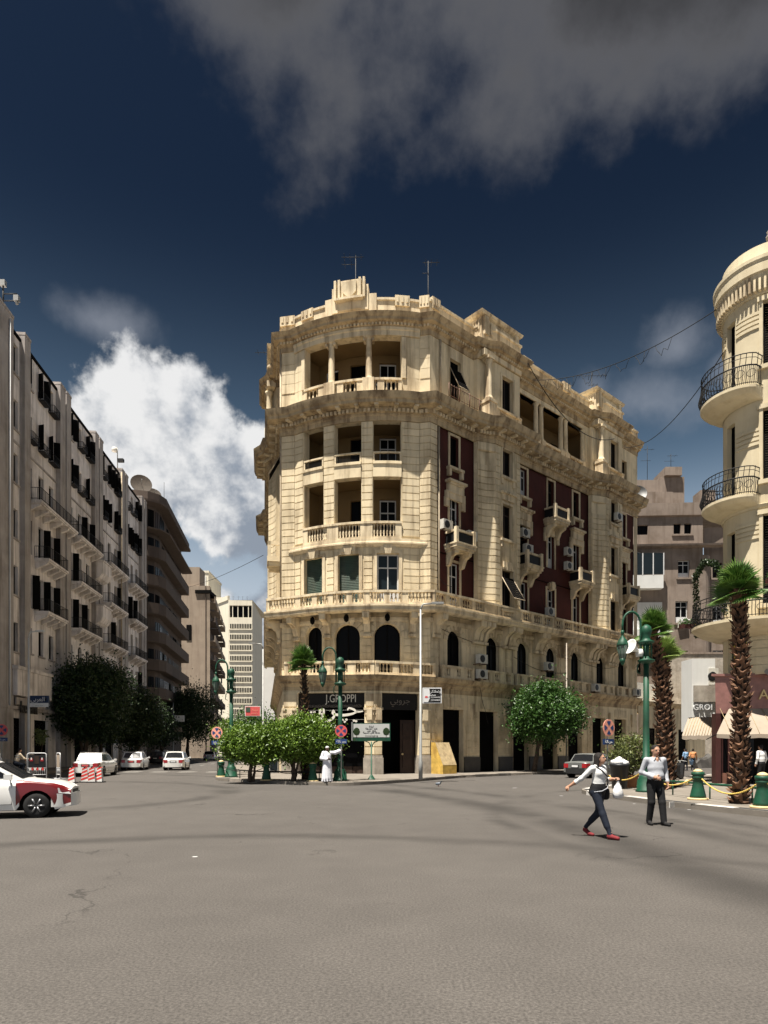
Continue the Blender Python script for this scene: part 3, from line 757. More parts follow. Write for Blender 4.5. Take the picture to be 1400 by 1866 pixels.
# dark core behind the rooms, roof deck and floors
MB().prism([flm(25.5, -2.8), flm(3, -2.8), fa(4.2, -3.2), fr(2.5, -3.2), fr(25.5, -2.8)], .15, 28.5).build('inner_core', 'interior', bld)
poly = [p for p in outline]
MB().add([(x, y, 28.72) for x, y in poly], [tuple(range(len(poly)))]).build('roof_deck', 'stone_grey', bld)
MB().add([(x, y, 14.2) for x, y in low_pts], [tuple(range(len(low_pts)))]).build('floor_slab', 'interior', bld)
# ---------- the second-floor balcony right round, carried on consoles
bal_path = [flm(T4, 1.05), flm(-.55, 1.05)]+[fa(ARC_L*i/16, 1.05) for i in range(1, 16)]+[fr(-.62, 1.05), fr(T4, 1.05)]
bal_in = [flm(T4, .0), flm(0, 0)]+[fa(ARC_L*i/16, .0) for i in range(1, 16)]+[fr(0, 0), fr(T4, 0)]
mb = MB(); n = len(bal_path)
for i in range(n-1):
    a, b, c, d = bal_path[i], bal_path[i+1], bal_in[i+1], bal_in[i]
    mb.add([(*a, 10.45), (*b, 10.45), (*c, 10.45), (*d, 10.45)], [(0, 1, 2, 3)]); mb.add([(*a, 10.2), (*b, 10.2), (*c, 10.2), (*d, 10.2)], [(3, 2, 1, 0)])
mb.sweep(bal_path, [(-.2, 10.05), (0, 10.12), (.06, 10.2), (.06, 10.34), (.12, 10.4), (.12, 10.5), (0, 10.52), (0, 10.45)], cap=False)
gal = mb.build('gallery_balcony', 'trim', bld)
def seg_frame(a, b): return frame(a, Vector(b)-Vector(a)), (Vector(b)-Vector(a)).length
f_, l_ = seg_frame(bal_path[1], bal_path[0]); g_ = frame(bal_path[0], Vector(bal_path[1])-Vector(bal_path[0])); balustrade(bld, g_, l_-8, l_, -.2, 10.5, .88, 5)
arc_b = [bal_path[1]]+[fa(ARC_L*i/16, 1.05) for i in range(1, 16)]+[bal_path[-2]]
for (i0, i1, nb) in ((0, 2, 1), (2, 4, 1), (4, 6, 1), (6, 8, 1), (8, 10, 1), (10, 12, 1), (12, 14, 1), (14, 16, 1)):
    f_, l_ = seg_frame(arc_b[i0], arc_b[i1]); balustrade(bld, f_, 0, l_, -.2, 10.5, .88, 1, post=.42 if i0 % 4 == 0 else .3, spacing=.2)
g_ = frame(bal_path[-2], DR)
balustrade(bld, g_, 0, 4.85, -.2, 10.5, .88, 4, spacing=.2); balustrade(bld, g_, 4.85, 6.2, -.2, 10.5, .88, 1, solid=(0,)); balustrade(bld, g_, 6.2, 7.9, -.2, 10.5, .88, 1, spacing=.17); balustrade(bld, g_, 7.9, 8.7, -.2, 10.5, .88, 1, solid=(0,))
balustrade(bld, g_, 8.7, 18.9, -.2, 10.5, .88, 8, spacing=.2); balustrade(bld, g_, 18.9, 20.2, -.2, 10.5, .88, 1, solid=(0,)); balustrade(bld, g_, 20.2, 21.8, -.2, 10.5, .88, 1, spacing=.17); balustrade(bld, g_, 21.8, 26.6, -.2, 10.5, .88, 4, spacing=.2)
def console(f, u, w1=.95, z1=10.15, h=1.35, wd=.38, big=False):
    v = []; prof = [(0, z1), (w1, z1), (w1+.04, z1-.12), (w1-.02, z1-.42), (w1-.3, z1-.5), (w1*.42, z1-.72), (w1*.3, z1-h*.85), (.12, z1-h), (0, z1-h)]
    k = len(prof); m_ = MB()
    for uu in (u-wd/2, u+wd/2):
        for ww, z in prof: v.append((*f(uu, ww), z))
    m_.add(v, [tuple(range(k)), tuple(reversed(range(k, 2*k)))]+[(i, (i+1) % k, k+(i+1) % k, k+i) for i in range(k)])
    m_.fbox(f, u-wd/2-.05, u+wd/2+.05, .08, .3, z1-h-.12, z1-h+.05)
    if big: m_.fbox(f, u-wd*.35, u+wd*.35, .0, w1+.1, z1-.38, z1-.08)
    m_.build('console', 'trim', bld)
for u in (.3, 2.62, 5.18, 7.95): console(fa, u)
for t in (.4, 4.1, 8.0, 10.9, 11.3, 14.5, 14.9, 18.0, 21.9, 25.4): console(fr, t, wd=.5)
for t in (4.6, 5.1, 7.2, 7.7, 18.6, 19.1, 21.0, 21.5): console(fr, t, wd=.3, big=True)
for t in (.4, 4.1, 5.5, 8.0, 10.9, 14.5): console(flm, t, wd=.5)
mb = MB(); mb.sweep([flm(T4), flm(0)]+arc_pts+[fr(0), fr(T4)], [(0, 9.62), (.1, 9.62), (.14, 9.75), (.14, 9.9), (0, 9.95)]); mb.build('string_course', 'trim', bld)
# ---------- ground floor prow and mezzanine terrace
GA = Vector((-6.25, 40.6)); GB = Vector((-.57, 39.9)); GC = Vector(fr(.0, .0))
terr = [tuple(CL+DL*.5), tuple(GA), tuple(GB), tuple(GC), tuple(CR+DR*.3)]
g1 = frame(GA, GB-GA); g1l = (GB-GA).length; g2 = frame(GB, GC-GB); g2l = (GC-GB).length
gpath = [flm(T4, .02), tuple(GA), tuple(GB), tuple(Vector(fr(0, .02))), fr(T4, .02)]
profG = [(-.25, 5.22), (.0, 5.22), (.0, 5.52), (.06, 5.56), (.10, 5.66), (.20, 5.72), (.20, 5.82), (.38, 5.9), (.46, 6.04), (.50, 6.16), (-.25, 6.2)]
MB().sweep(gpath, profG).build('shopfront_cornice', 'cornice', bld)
tv = [flm(5, 0), tuple(GA), tuple(GB), tuple(GC), fr(4, -.5), flm(5, -3)]
MB().add([(x, y, 6.17) for x, y in tv], [tuple(range(len(tv)))]).build('terrace_floor', 'trim', bld)
balustrade(bld, g1, .15, g1l+.02, .1, 6.17, .86, 4, post=.5, spacing=.2); balustrade(bld, g2, -.02, g2l+.3, .1, 6.17, .86, 3, post=.42, spacing=.19)
for (a, b) in ((.75, 3.75), (4.4, 7.9), (8.3, 11.0), (11.6, 14.4), (14.9, 17.8), (18.5, 21.5), (21.9, 25)):
    balustrade(bld, fr, a, b, .28, 6.17, .82, 3, post=.62 if b-a > 2.5 else .4, spacing=.16)
# ground floor piers and openings
mb = MB(); wall(g1, 0, g1l, 0.1, 5.3, [(.95, g1l-.62, .1, 5.12)], .55, mb); wall(g2, 0, g2l, .1, 5.3, [(.48, g2l-.75, .1, 5.12)], .55, mb)
gops = [(t-.98, t+.98, .1, 4.25) for t in (2.15, 5.7, 9.2, 12.8, 16.2, 19.7, 23.1)]
wall(fr, 0, T4, .1, 5.3, gops, .5, mb)
mops = [(t-.68, t+.68, 6.6, 9.35, .68) for t in (2.25, 6.1, 9.5, 13.0, 16.3, 20.0, 23.4)]
wall(fr, 0, T4, 5.3, 9.7, mops, .35, mb); wall(fr, 0, T4, 9.7, 10.6, (), .3, mb)
gwall = mb.build('street_wall', 'plaster', bld)
mb = MB(); mb.add([(*flm(T4), .1), (*GA, .1), (*GA, 5.3), (*flm(T4), 5.3)], [(0, 1, 2, 3)]); mb.add([(*flm(T4), 5.3), (*flm(0), 5.3), (*flm(0), 10.6), (*flm(T4), 10.6)], [(0, 1, 2, 3)]); mb.build('side_wall', 'plaster', bld)
for g, a, b in ((g1, .0, .95), (g1, g1l-.62, g1l+.02), (g2, -.02, .48), (g2, g2l-.75, g2l)):
    courses(gwall, g, [(a+.02, b-.02)], 0, 1.35, 3.25, .47, cap=290)
    p = MB(); p.fbox(g, a-.06, b+.05, -.58, .12, .1, 1.15); p.fbox(g, a-.02, b+.02, -.56, .06, 1.15, 1.3); p.build('pier_base', 'stone_grey', bld)
    c_ = (a+b)/2; q = MB(); q.fbox(g, a+.08, b-.08, 0, .05, 4.3, 5.05)
    q.fbox(g, a-.03, b+.03, 0, .12, 4.05, 4.2); q.fbox(g, a+.05, b-.05, 0, .10, 3.75, 3.88); q.fbox(g, c_-.17, c_+.17, 0, .18, 3.45, 4.12); q.fbox(g, c_-.1, c_+.1, 0, .13, 3.2, 3.5)
    q.build('pier_ornament', 'trim', bld)
pe = [0]+[x for o in gops for x in (o[0], o[1])]+[T4]
for i in range(0, len(pe), 2):
    a, b = pe[i], pe[i+1]; c_ = (a+b)/2
    courses(gwall, fr, [(a+.12, c_-.03), (c_+.03, b-.12)], 0, 1.3, 4.2, .48, cap=290, proud=.03)
    p = MB(); p.fbox(fr, a+.02 if i else a-.04, b-.02, -.1, .10, .1, 1.15); p.build('pier_base', 'plinth_dark', bld)
    q = MB(); q.fbox(fr, c_-.16, c_+.16, 0, .16, 3.95, 4.7); q.fbox(fr, c_-.10, c_+.10, 0, .12, 3.6, 3.95); q.build('pier_ornament', 'trim', bld)
for i, o in enumerate(gops):
    MB().fbox(fr, o[0]+.05, o[1]-.05, .0, .05, 4.4, 5.0).build('fascia_panel', 'trim', bld)
    window(bld, fr, (o[0], o[1], .15, 4.25), -.45, 'roller', framemat='shutter_dark', glass='shutter_dark', name='shop_shutter')
for i, o in enumerate(mops):
    window(bld, fr, o, -.3, 'dark'); c = (o[0]+o[1])/2; k = MB(); r = .68; hz = o[3]-.68
    for s in range(9):
        q0 = math.pi*(s+.06)/9; q1 = math.pi*(s+.94)/9; v = []
        for q in (q0, q1):
            for rr in (.03, .40 if s != 4 else .6):
                for ww in (-.01, .06 if s != 4 else .12): v.append((*fr(c-(r+rr)*math.cos(q), ww), hz+(r+rr)*math.sin(q)))
        k.add(v, [(0, 1, 3, 2), (4, 6, 7, 5), (0, 4, 5, 1), (2, 3, 7, 6), (1, 5, 7, 3), (0, 2, 6, 4)])
    k.build('arch_stones', 'trim', bld)
me_ = [0]+[x for o in mops for x in (o[0]-.45, o[1]+.45)]+[T4]
for i in range(0, len(me_), 2):
    a, b = me_[i], me_[i+1]
    if b-a > .3: courses(gwall, fr, [(a+.05, b-.05)], 0, 6.45, 9.5, .47, cap=290, proud=.03)
# shop interiors, doors and signs of the prow
for g, l, e0, e1 in ((g1, g1l, .95, .62), (g2, g2l, .48, .75)):
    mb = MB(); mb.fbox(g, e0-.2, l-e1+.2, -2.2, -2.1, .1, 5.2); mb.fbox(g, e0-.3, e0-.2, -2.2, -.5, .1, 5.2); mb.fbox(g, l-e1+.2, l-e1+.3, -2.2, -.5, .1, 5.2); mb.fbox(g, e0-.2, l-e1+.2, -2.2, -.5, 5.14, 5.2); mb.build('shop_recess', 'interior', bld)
d1 = MB()
for i in range(4):
    u = 1.15+i*1.02; d1.fbox(g1, u, u+.06, -1.0, -.9, .15, 3.4); d1.fbox(g1, u, u+1.0, -1.0, -.9, 2.5, 2.58); d1.fbox(g1, u, u+1.0, -1.0, -.9, .15, .6)
d1.build('shop_front', 'wood_brown', bld)
MB().fbox(g1, 1.0, g1l-.65, -.86, -.84, .6, 3.5).build('shop_glass', 'glass_dark', bld)
dd = MB(); dd.fbox(g2, g2l-1.75, g2l-.78, -.75, -.65, .15, 3.5)
for z in (.5, 1.5, 2.5): dd.fbox(g2, g2l-1.6, g2l-.95, -.65, -.6, z, z+.8)
o = dd.build('door', 'wood_brown', bld); kn = MB(); x, y = g2(g2l-1.62, -.6); kn.lathe([(.02, 0), (.07, .03), (.07, .09), (.02, .13)], 10, (x, y, 1.3)); kn.build('handle', 'gold_paint', o)
board = MB(); board.fbox(g1, 1.0, g1l-.66, -.32, -.22, 4.2, 5.1); sb = board.build('fascia_sign', 'sign_black', bld)
dg1 = g1.d
def on(g, u, w, z): x, y = g(u, w); return (x, y, z)
lettering(sb, 'J.GROPPI', .68, 'letter', on(g1, 3.62, -.18, 4.76), dg1, .02, sx=.72)
fil = MB()
for i in range(46):       # gilt filigree strip below the name
    u = 1.05+i*.084; r = .055+.03*((i*7) % 3)/2
    fil.tube([on(g1, u+r*1.2*math.cos(q), -.19, 4.32+r*math.sin(q+.5*i)) for q in [k*.8 for k in range(9)]], .012, 4)
fil.build('filigree', 'letter_dim', sb, kind='stuff')
board = MB(); board.fbox(g2, .55, g2l-.8, -.32, -.22, 4.1, 5.1); sb2 = board.build('fascia_sign', 'sign_black', bld)
lettering(sb2, '\uFEF2\uFE91\uFEED\uFEAE\uFE9F', .55, 'letter_dim', on(g2, 1.75, -.18, 4.68), g2.d, .015)
# large script letters standing on wires, drawn as brush strokes
def stroke(pts, wd, g, u0, z0, sc, mb, w=-.08):
    P = [Vector((x, y)) for x, y in pts]; Q = []
    for i in range(len(P)-1):
        p0, p1, p2, p3 = P[max(i-1, 0)], P[i], P[i+1], P[min(i+2, len(P)-1)]
        for k in range(6):
            t = k/6; Q.append(.5*((2*p1)+(p2-p0)*t+(2*p0-5*p1+4*p2-p3)*t*t+(3*p1-p0-3*p2+p3)*t**3))
    Q.append(P[-1]); n = len(Q); v = []
    for i, q in enumerate(Q):
        t = Q[min(i+1, n-1)]-Q[max(i-1, 0)]; t = t.normalized() if t.length > 1e-9 else Vector((1, 0)); nn = Vector((-t.y, t.x))
        h = wd*(.45+.55*math.sin(math.pi*min(1, max(.06, i/(n-1)))))/2
        for s in (-1, 1):
            e = q+nn*h*s
            for ww in (w, w+.06): v.append(on(g, u0+e.x*sc, ww, z0+e.y*sc))
    F = []
    for i in range(n-1):
        a = 4*i; b = a+4; F += [(a+1, b+1, b+3, a+3), (a, a+2, b+2, b), (a, b, b+1, a+1), (a+2, a+3, b+3, b+2)]
    F += [(0, 1, 3, 2), (4*n-4, 4*n-2, 4*n-1, 4*n-3)]
    mb.add(v, F)
scr = MB(); S = .0333; U0 = 1.62; Z0 = 5.08
def SP(l): return [((x-560)*S, -(y-1257)*S) for x, y in l]
# traced by eye from the sign: jeem with its tail, raa, waw, baa-yaa bowl
for pts, wd in (([(633, 1288), (636, 1284), (645, 1287), (650, 1291), (662, 1290)], .13), ([(653, 1290), (640, 1295), (622, 1297), (606, 1294), (607, 1287)], .16), ([(607, 1288), (609, 1296), (605, 1303), (596, 1309), (588, 1310)], .15), ([(582, 1290), (588, 1286), (588, 1294), (582, 1294), (581, 1289), (585, 1285)], .14), ([(588, 1291), (586, 1300), (578, 1306), (568, 1310)], .14), ([(590, 1309), (580, 1312), (566, 1310), (558, 1302), (560, 1296)], .15)):
    stroke(SP(pts), wd, g1, U0, Z0, 1, scr)
for (x, y) in ((565, 1290), (571, 1290), (568, 1295), (625, 1304), (631, 1304), (628, 1308), (645, 1306), (649, 1307)): stroke(SP([(x-1.6, y), (x, y+1.2), (x+1.6, y)]), .13, g1, U0, Z0, 1, scr)
sc_ = scr.build('script_lettering', 'letter', bld)
wr = MB()
for z in (4.06, 3.48): wr.tube([on(g1, 1.2, -.1, z), on(g1, g1l-.6, -.1, z)], .012, 5)
wr.build('sign_wire', 'metal_grey', sc_)
lettering(bld, 'Groppi.', .52, 'letter', on(g1, 2.55, -.08, 2.98), dg1, .02, shear=.35)
# ---------- right-hand street front above the gallery: red walls, towers, windows
cols = [2.35, 9.7, 13.1, 16.5, 23.8]
secs = ((.5, T0+.2, [2.35]), (T1-.15, T2+.2, [9.7, 13.1, 16.5]), (T3-.15, 25.55, [23.8]))
wops = {}
for a, b, cs in secs:
    ops = []
    for c in cs:
        ops += [(c-.42, c+.42, 19.9, 22.0) if c not in (13.1,) else (c-.42, c+.42, 19.1, 22.0), (c-.45, c+.45, 15.0 if c != 13.1 else 15.4, 18.2), (c-.5, c+.5, 10.55, 13.8)]
    wall(fr, a, b, 10.45, 22.2, ops, .3, w=-.14).build('red_wall', 'redwall', bld); wops[a] = ops
rnd = random.Random(3)
for a, b, cs in secs:
    for o in wops[a]:
        lv = 4 if o[2] > 19 else 3 if o[2] > 14.5 else 2
        window(bld, fr, o, -.40, rnd.choice(['dark', 'glazed', 'casement']) if lv != 2 else 'casement')
        s_ = surround(bld, fr, o[0], o[1], o[2], o[3], -.14, .15, False, 1)
        hd = MB(); c = (o[0]+o[1])/2
        if lv == 3:
            hd.fbox(fr, c-.72, c+.72, -.14, .12, 18.2, 18.75); hd.fbox(fr, c-.9, c+.9, -.14, .06, 17.8, 18.3); hd.fbox(fr, c-.85, c+.85, -.14, .3, 18.85, 19.0); hd.fbox(fr, c-.7, c+.7, -.14, .2, 18.72, 18.86)
            hd.fbox(fr, c-.95, c-.6, -.14, .02, 17.3, 17.9); hd.fbox(fr, c+.6, c+.95, -.14, .02, 17.3, 17.9); hd.build('window_head', 'trim', s_)
        elif lv == 4:
            hd.fbox(fr, c-.72, c+.72, -.14, .16, o[2]-.16, o[2]); 
            for s in (-1, 1): hd.fbox(fr, c+s*.58-.1, c+s*.58+.1, -.14, .12, o[2]-.6, o[2]-.16)
            hd.build('sill', 'trim', s_)
        elif c == 13.1:
            hd.fbox(fr, c-.2, c+.2, -.14, .14, 13.7, 14.3); hd.fbox(fr, c-.4, c+.4, -.14, .06, 13.95, 14.2); hd.build('keystone', 'trim', s_)
def small_balcony(t, z, lw=1.85, d=.95):
    s = MB(); s.fbox(fr, t-lw/2, t+lw/2, -.14, d, z, z+.2); s.fbox(fr, t-lw/2+.08, t+lw/2-.08, -.14, d-.1, z-.14, z); s.fbox(fr, t-lw/2-.05, t+lw/2+.05, -.14, d+.05, z+.2, z+.3)
    o = s.build('balcony', 'trim', bld)
    for u in (t-lw/2+.1, t+lw/2-.1):
        for w_ in (d-.12, ): MB().fbox(fr, u-.11, u+.11, w_-.11, w_+.11, z+.3, z+1.25).build('post', 'trim', o)
    r = MB(); r.fbox(fr, t-lw/2+.2, t+lw/2-.2, d-.19, d-.05, z+.98, z+1.12)
    for u in (t-lw/2+.1, t+lw/2-.1): r.fbox(fr, u-.07, u+.07, -.1, d-.22, z+.98, z+1.12)
    r.build('rail', 'trim', o)
    p = MB(); p.fbox(fr, t-lw/2+.2, t+lw/2-.2, d-.14, d-.11, z+.32, z+.96)
    for u in (t-lw/2+.1, t+lw/2-.1): p.fbox(fr, u-.015, u+.015, -.1, d-.22, z+.32, z+.96)
    p.build('iron_panel', 'metal_black', o)
    for s_ in (-.62, .62):
        c = MB(); u = t+s_; prof = [(-.14, z-.14), (d*.8, z-.14), (d*.75, z-.34), (d*.35, z-.5), (.1, z-1.0), (-.14, z-1.05)]
        v = [(*fr(uu, ww), zz) for uu in (u-.14, u+.14) for ww, zz in prof]; k = 6
        c.add(v, [tuple(range(k)), tuple(reversed(range(k, 2*k)))]+[(i, (i+1) % k, k+(i+1) % k, k+i) for i in range(k)]); c.build('bracket', 'trim', o)
    return o
small_balcony(2.35, 14.5); small_balcony(9.7, 14.5); small_balcony(16.5, 14.5); small_balcony(23.8, 14.5); small_balcony(13.1, 18.6)
# corner pilaster on this side, ends, towers
mb = MB(); wall(fr, 0, .62, 10.45, 22.2, (), .3, mb); wall(fr, 25.4, T4, 10.45, 22.2, (), .3).build('end_pilaster', 'plaster', bld)
cw = mb.build('corner_pilaster', 'plaster', bld)
courses(cw, fr, [(.0, .6)], 0, 10.75, 22.15, .44)
def tower(t0, t1):
    pts = tower_pts(t0, t1); mb = MB()
    cut = len(pts)-3
    for i in range(len(pts)-1):
        a, b = pts[i], pts[i+1]
        if i == cut: continue
        mb.add([(*fr(*a), 10.45), (*fr(*b), 10.45), (*fr(*b), 22.2), (*fr(*a), 22.2)], [(0, 1, 2, 3)])
        mb.add([(*fr(*a), 22.2), (*fr(*b), 22.2), (*fr(*b), 28.7), (*fr(*a), 28.7)], [(0, 1, 2, 3)])
    c = t0+2.55; ops = [(c-.55, c+.55, 20.2, 22.1), (c-.55, c+.55, 15.95, 18.35), (c-.62, c+.62, 11.2, 13.9), (c-.6, c+.6, 24.2, 27.0)]
    g = frame(fr(0, TW), DR); wall(g, pts[cut][0], pts[cut+1][0], 10.45, 28.7, ops, .35, mb)
    o = mb.build('tower_bay', 'plaster', bld)
    # coursed cove and edge strips
    n = round((22.0-10.75)/.44); hh = (22.0-10.75)/n; cv = pts[1:8]
    for i in range(n):
        z0 = 10.75+i*hh+.035; z1 = 10.75+(i+1)*hh-.035
        if z1 < 20.9:
            m_ = MB(); m_.sweep([fr(*p) for p in cv], [(-.01, z0), (.05, z0), (.05, z1), (-.01, z1)]); m_.build('stone_course', 'plaster', o)
        for a, b in ((t0+1.30, t0+1.72), (t1-.42, t1-.02)): course(o, g, a, b, 0, z0, z1)
        course(o, fr, t0-.0, t0+.02, .02, z0, z1, proud=.24)
    # half-dome niche head
    m_ = MB(); m_.sweep([fr(*p) for p in (pts[1], pts[7])], [(-.02, 21.55), (.09, 21.6), (.09, 22.1), (-.02, 22.1)]); m_.build('niche_head', 'trim', o)
    for k, q in enumerate(ops):
        window(bld, g, q, -.3, 'glazed' if k in (1, 2) else 'dark', framemat='wood_brown')
        s_ = surround(bld, g, q[0], q[1], q[2], q[3], 0, .14, k == 2, 1)
        s2 = MB(); cc = (q[0]+q[1])/2; s2.fbox(g, cc-.8, cc+.8, 0, .2, q[2]-.16, q[2])
        for s in (-1, 1): s2.fbox(g, cc+s*.62-.1, cc+s*.62+.1, 0, .13, q[2]-.55, q[2]-.16)
        s2.build('sill', 'trim', s_)
        if k == 1: h = MB(); h.fbox(g, cc-.8, cc+.8, 0, .28, 19.0, 19.14); h.fbox(g, cc-.65, cc+.65, 0, .14, 18.6, 19.0); h.build('window_head', 'trim', s_)
    # top floor: free column at the cove, strips, little balustrade
    x, y = fr(t0+.62, .78)
    cl = MB(); cl.lathe([(.30, 0), (.30, .12), (.24, .18), (.225, .3), (.21, 1.5), (.185, 2.3), (.2, 2.36), (.19, 2.42), (.27, 2.56), (.29, 2.66)], 16, (x, y, 24.85)); co = cl.build('column', 'trim', bld)
    pp = MB(); f2 = frame(fr(t0+.62, .78), DR); pp.fbox(f2, -.36, .36, -.36, .36, 23.62, 24.85); pp.fbox(f2, -.42, .42, -.42, .42, 24.6, 24.75); pp.build('pedestal', 'trim', co)
    pp = MB(); pp.fbox(f2, -.33, .33, -.33, .33, 27.5, 27.66); pp.build('capital', 'trim', co)
    MB().sweep([fr(t0, -.1), fr(t0, .95), fr(t1, .95), fr(t1, -.1)], [(-.9, 27.64), (.0, 27.64), (.0, 28.05), (-.9, 28.05)]).build('entablature', 'trim', bld)
    balustrade(bld, g, t0+1.1, t1-.1, .12, 23.62, .95, 1, post=.7, spacing=.15)
    # attic block on the roof
    at = MB(); at.sweep([fr(t0-.05, -1.6), fr(t0-.05, .75), fr(t1+.05, .75), fr(t1+.05, -1.6)], [(-.5, 28.7), (.0, 28.7), (.0, 29.1), (-.08, 29.15), (-.08, 30.25), (.02, 30.3), (.14, 30.38), (.2, 30.55), (-.5, 30.6)]); at.add([(*fr(t0, -1.6), 30.55), (*fr(t0, .7), 30.55), (*fr(t1, .7), 30.55), (*fr(t1, -1.6), 30.55)], [(0, 1, 2, 3)])
    ao = at.build('attic_block', 'trim', bld)
    fl_ = MB(); gl = frame(fr(t0-.02, .7), -NR)
    for k in range(7): fl_.fbox(gl, .2+k*.22, .3+k*.22, -.02, .12, 29.5, 30.1)
    for u in (.35, t1-t0-.35):
        fl_.fbox(fr, t0+u-.2, t0+u+.2, .6, .86, 29.1, 30.3)
    fl_.fbox(fr, t0+.9, t1-.9, .6, .74, 29.35, 30.05); fl_.build('fluting', 'trim', ao)
tower(T0, T1); tower(T2, T3)
# top floor wall of this front
w5 = [(1.85, 2.85, 24.1, 26.9)]; wall(fr, 0, T0, 22.2, 28.7, w5, .35).build('top_wall', 'plaster', bld); w5b = [(8.5, 17.7, 23.62, 27.3)]; wall(fr, T1, T2, 22.2, 28.7, w5b, .5).build('top_wall', 'plaster', bld)
w5c = [(23.3, 24.2, 24.3, 26.6)]; wall(fr, T3, T4, 22.2, 28.7, w5c, .35).build('top_wall', 'plaster', bld)
window(bld, fr, w5[0], -.3, 'dark'); window(bld, fr, w5c[0], -.3, 'dark'); awning_shutter(bld, fr, 1.85, 2.85, 26.3, 24.75, .0, .75)
awning_shutter(bld, frame(fr(0, TW), DR), T0+1.93, T0+3.17, 13.4, 11.75, .0, 1.0)
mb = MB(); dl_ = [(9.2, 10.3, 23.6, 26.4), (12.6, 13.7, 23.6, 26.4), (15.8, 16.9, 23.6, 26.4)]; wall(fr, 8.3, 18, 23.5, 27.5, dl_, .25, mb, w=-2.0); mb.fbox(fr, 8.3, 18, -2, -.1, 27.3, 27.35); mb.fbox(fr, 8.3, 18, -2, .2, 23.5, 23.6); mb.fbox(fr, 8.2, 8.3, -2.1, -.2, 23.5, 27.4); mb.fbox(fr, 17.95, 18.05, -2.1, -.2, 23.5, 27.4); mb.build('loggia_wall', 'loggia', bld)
for d_ in dl_: window(bld, fr, d_, -2.22, 'dark', name='door')
for t in (11.3, 11.95, 14.5, 15.15, 17.55):
    x, y = fr(t, -.2); c = MB(); c.lathe([(.24, 0), (.24, .1), (.2, .15), (.19, .3), (.18, 1.5), (.155, 2.3), (.17, 2.35), (.16, 2.4), (.23, 2.5), (.24, 2.6)], 14, (x, y, 24.7)); co = c.build('column', 'trim', bld)
    MB().fbox(fr, t-.26, t+.26, -.46, .06, 23.62, 24.7).build('pedestal', 'trim', co)
rl = MB(); rl.fbox(fr, 8.5, 17.8, -.3, .0, 24.52, 24.68); rl.fbox(fr, 8.5, 17.8, -.28, -.02, 23.6, 23.78); ro = rl.build('loggia_rail', 'trim', bld)
for t in (9.2, 10.2, 13.2, 16.4): MB().fbox(fr, t-.09, t+.09, -.26, -.04, 23.78, 24.52).build('post', 'trim', ro)
p = MB(); p.fbox(fr, 8.5, 17.8, -.17, -.14, 23.8, 24.5); p.build('iron_panel', 'metal_rust', ro)
# iron railing posts along the cornice before the first top-floor window
ir = MB()
for k in range(14): ir.tube([(*fr(.75+k*.24, .92), 23.55), (*fr(.75+k*.24, .92), 24.5)], .014 if k % 4 else .035, 5)
ir.tube([(*fr(.75, .92), 24.42), (*fr(3.9, .92), 24.42)], .018, 5); ir.tube([(*fr(.75, .92), 23.75), (*fr(3.9, .92), 23.75)], .014, 5); ir.build('iron_railing', 'metal_rust', bld)
# ---------- the left-hand street front, seen almost edge on
mb = MB()
for (a, b) in ((0, T0), (T1, T2), (T3, T4)): mb.add([(*flm(a), 10.45), (*flm(b), 10.45), (*flm(b), 28.7), (*flm(a), 28.7)], [(0, 1, 2, 3)])
for t0, t1 in ((T0, T1), (T2, T3)):
    pts = tower_pts(t0, t1)
    for i in range(len(pts)-1): mb.add([(*flm(*pts[i]), 10.45), (*flm(*pts[i+1]), 10.45), (*flm(*pts[i+1]), 28.7), (*flm(*pts[i]), 28.7)], [(0, 1, 2, 3)])
lwall = mb.build('side_wall', 'plaster', bld)
pts = tower_pts(T0, T1)[1:8]; n = 26
for i in range(n):
    z0 = 10.75+i*.433+.025; z1 = z0+.383; m_ = MB(); m_.sweep([flm(*p) for p in pts][::-1], [(-.01, z0), (.035, z0), (.035, z1), (-.01, z1)]); m_.build('stone_course', 'plaster', lwall)
x, y = flm(T0+.62, .78); cl = MB(); cl.lathe([(.30, 0), (.30, .12), (.24, .18), (.225, .3), (.21, 1.5), (.185, 2.3), (.2, 2.36), (.27, 2.56), (.29, 2.66)], 16, (x, y, 24.85)); cl.lathe([(.4, 0), (.4, 1.2)], 4, (x, y, 23.62), sq=True); cl.build('column', 'trim', bld)
MB().sweep([flm(T1, -.1), flm(T1, .95), flm(T0, .95), flm(T0, -.1)], [(-.9, 27.64), (.0, 27.64), (.0, 28.05), (-.9, 28.05)]).build('entablature', 'trim', bld)
at = MB(); at.sweep([flm(T1+.05, -1.6), flm(T1+.05, .75), flm(T0-.05, .75), flm(T0-.05, -1.6)], [(-.5, 28.7), (.0, 28.7), (.0, 29.1), (-.08, 29.15), (-.08, 30.25), (.14, 30.38), (.2, 30.55), (-.5, 30.6)]); ao = at.build('attic_block', 'trim', bld)
lf = frame(flm(T0, .7), CR-CL); fl_ = MB()
for k in range(5): fl_.fbox(lf, .15+k*.22, .25+k*.22, -.02, .14, 29.5, 30.1)
fl_.build('fluting', 'trim', ao)
s = MB(); s.prism([flm(1.5, 0), flm(1.5, .95), flm(3.4, .95), flm(3.4, 0)], 14.4, 14.75); s.prism([flm(1.6, 0), flm(1.6, .85), flm(3.3, .85), flm(3.3, 0)], 14.1, 14.4); s.prism([flm(1.5, .7), flm(1.5, .92), flm(1.72, .92), flm(1.72, .7)], 14.75, 15.75); s.prism([flm(1.5, .1), flm(1.5, .92), flm(1.62, .92), flm(1.62, .1)], 15.5, 15.75); s.build('balcony', 'trim', bld)
awning_shutter(bld, flm, 1.9, 2.9, 21.9, 20.4, .0, .8)
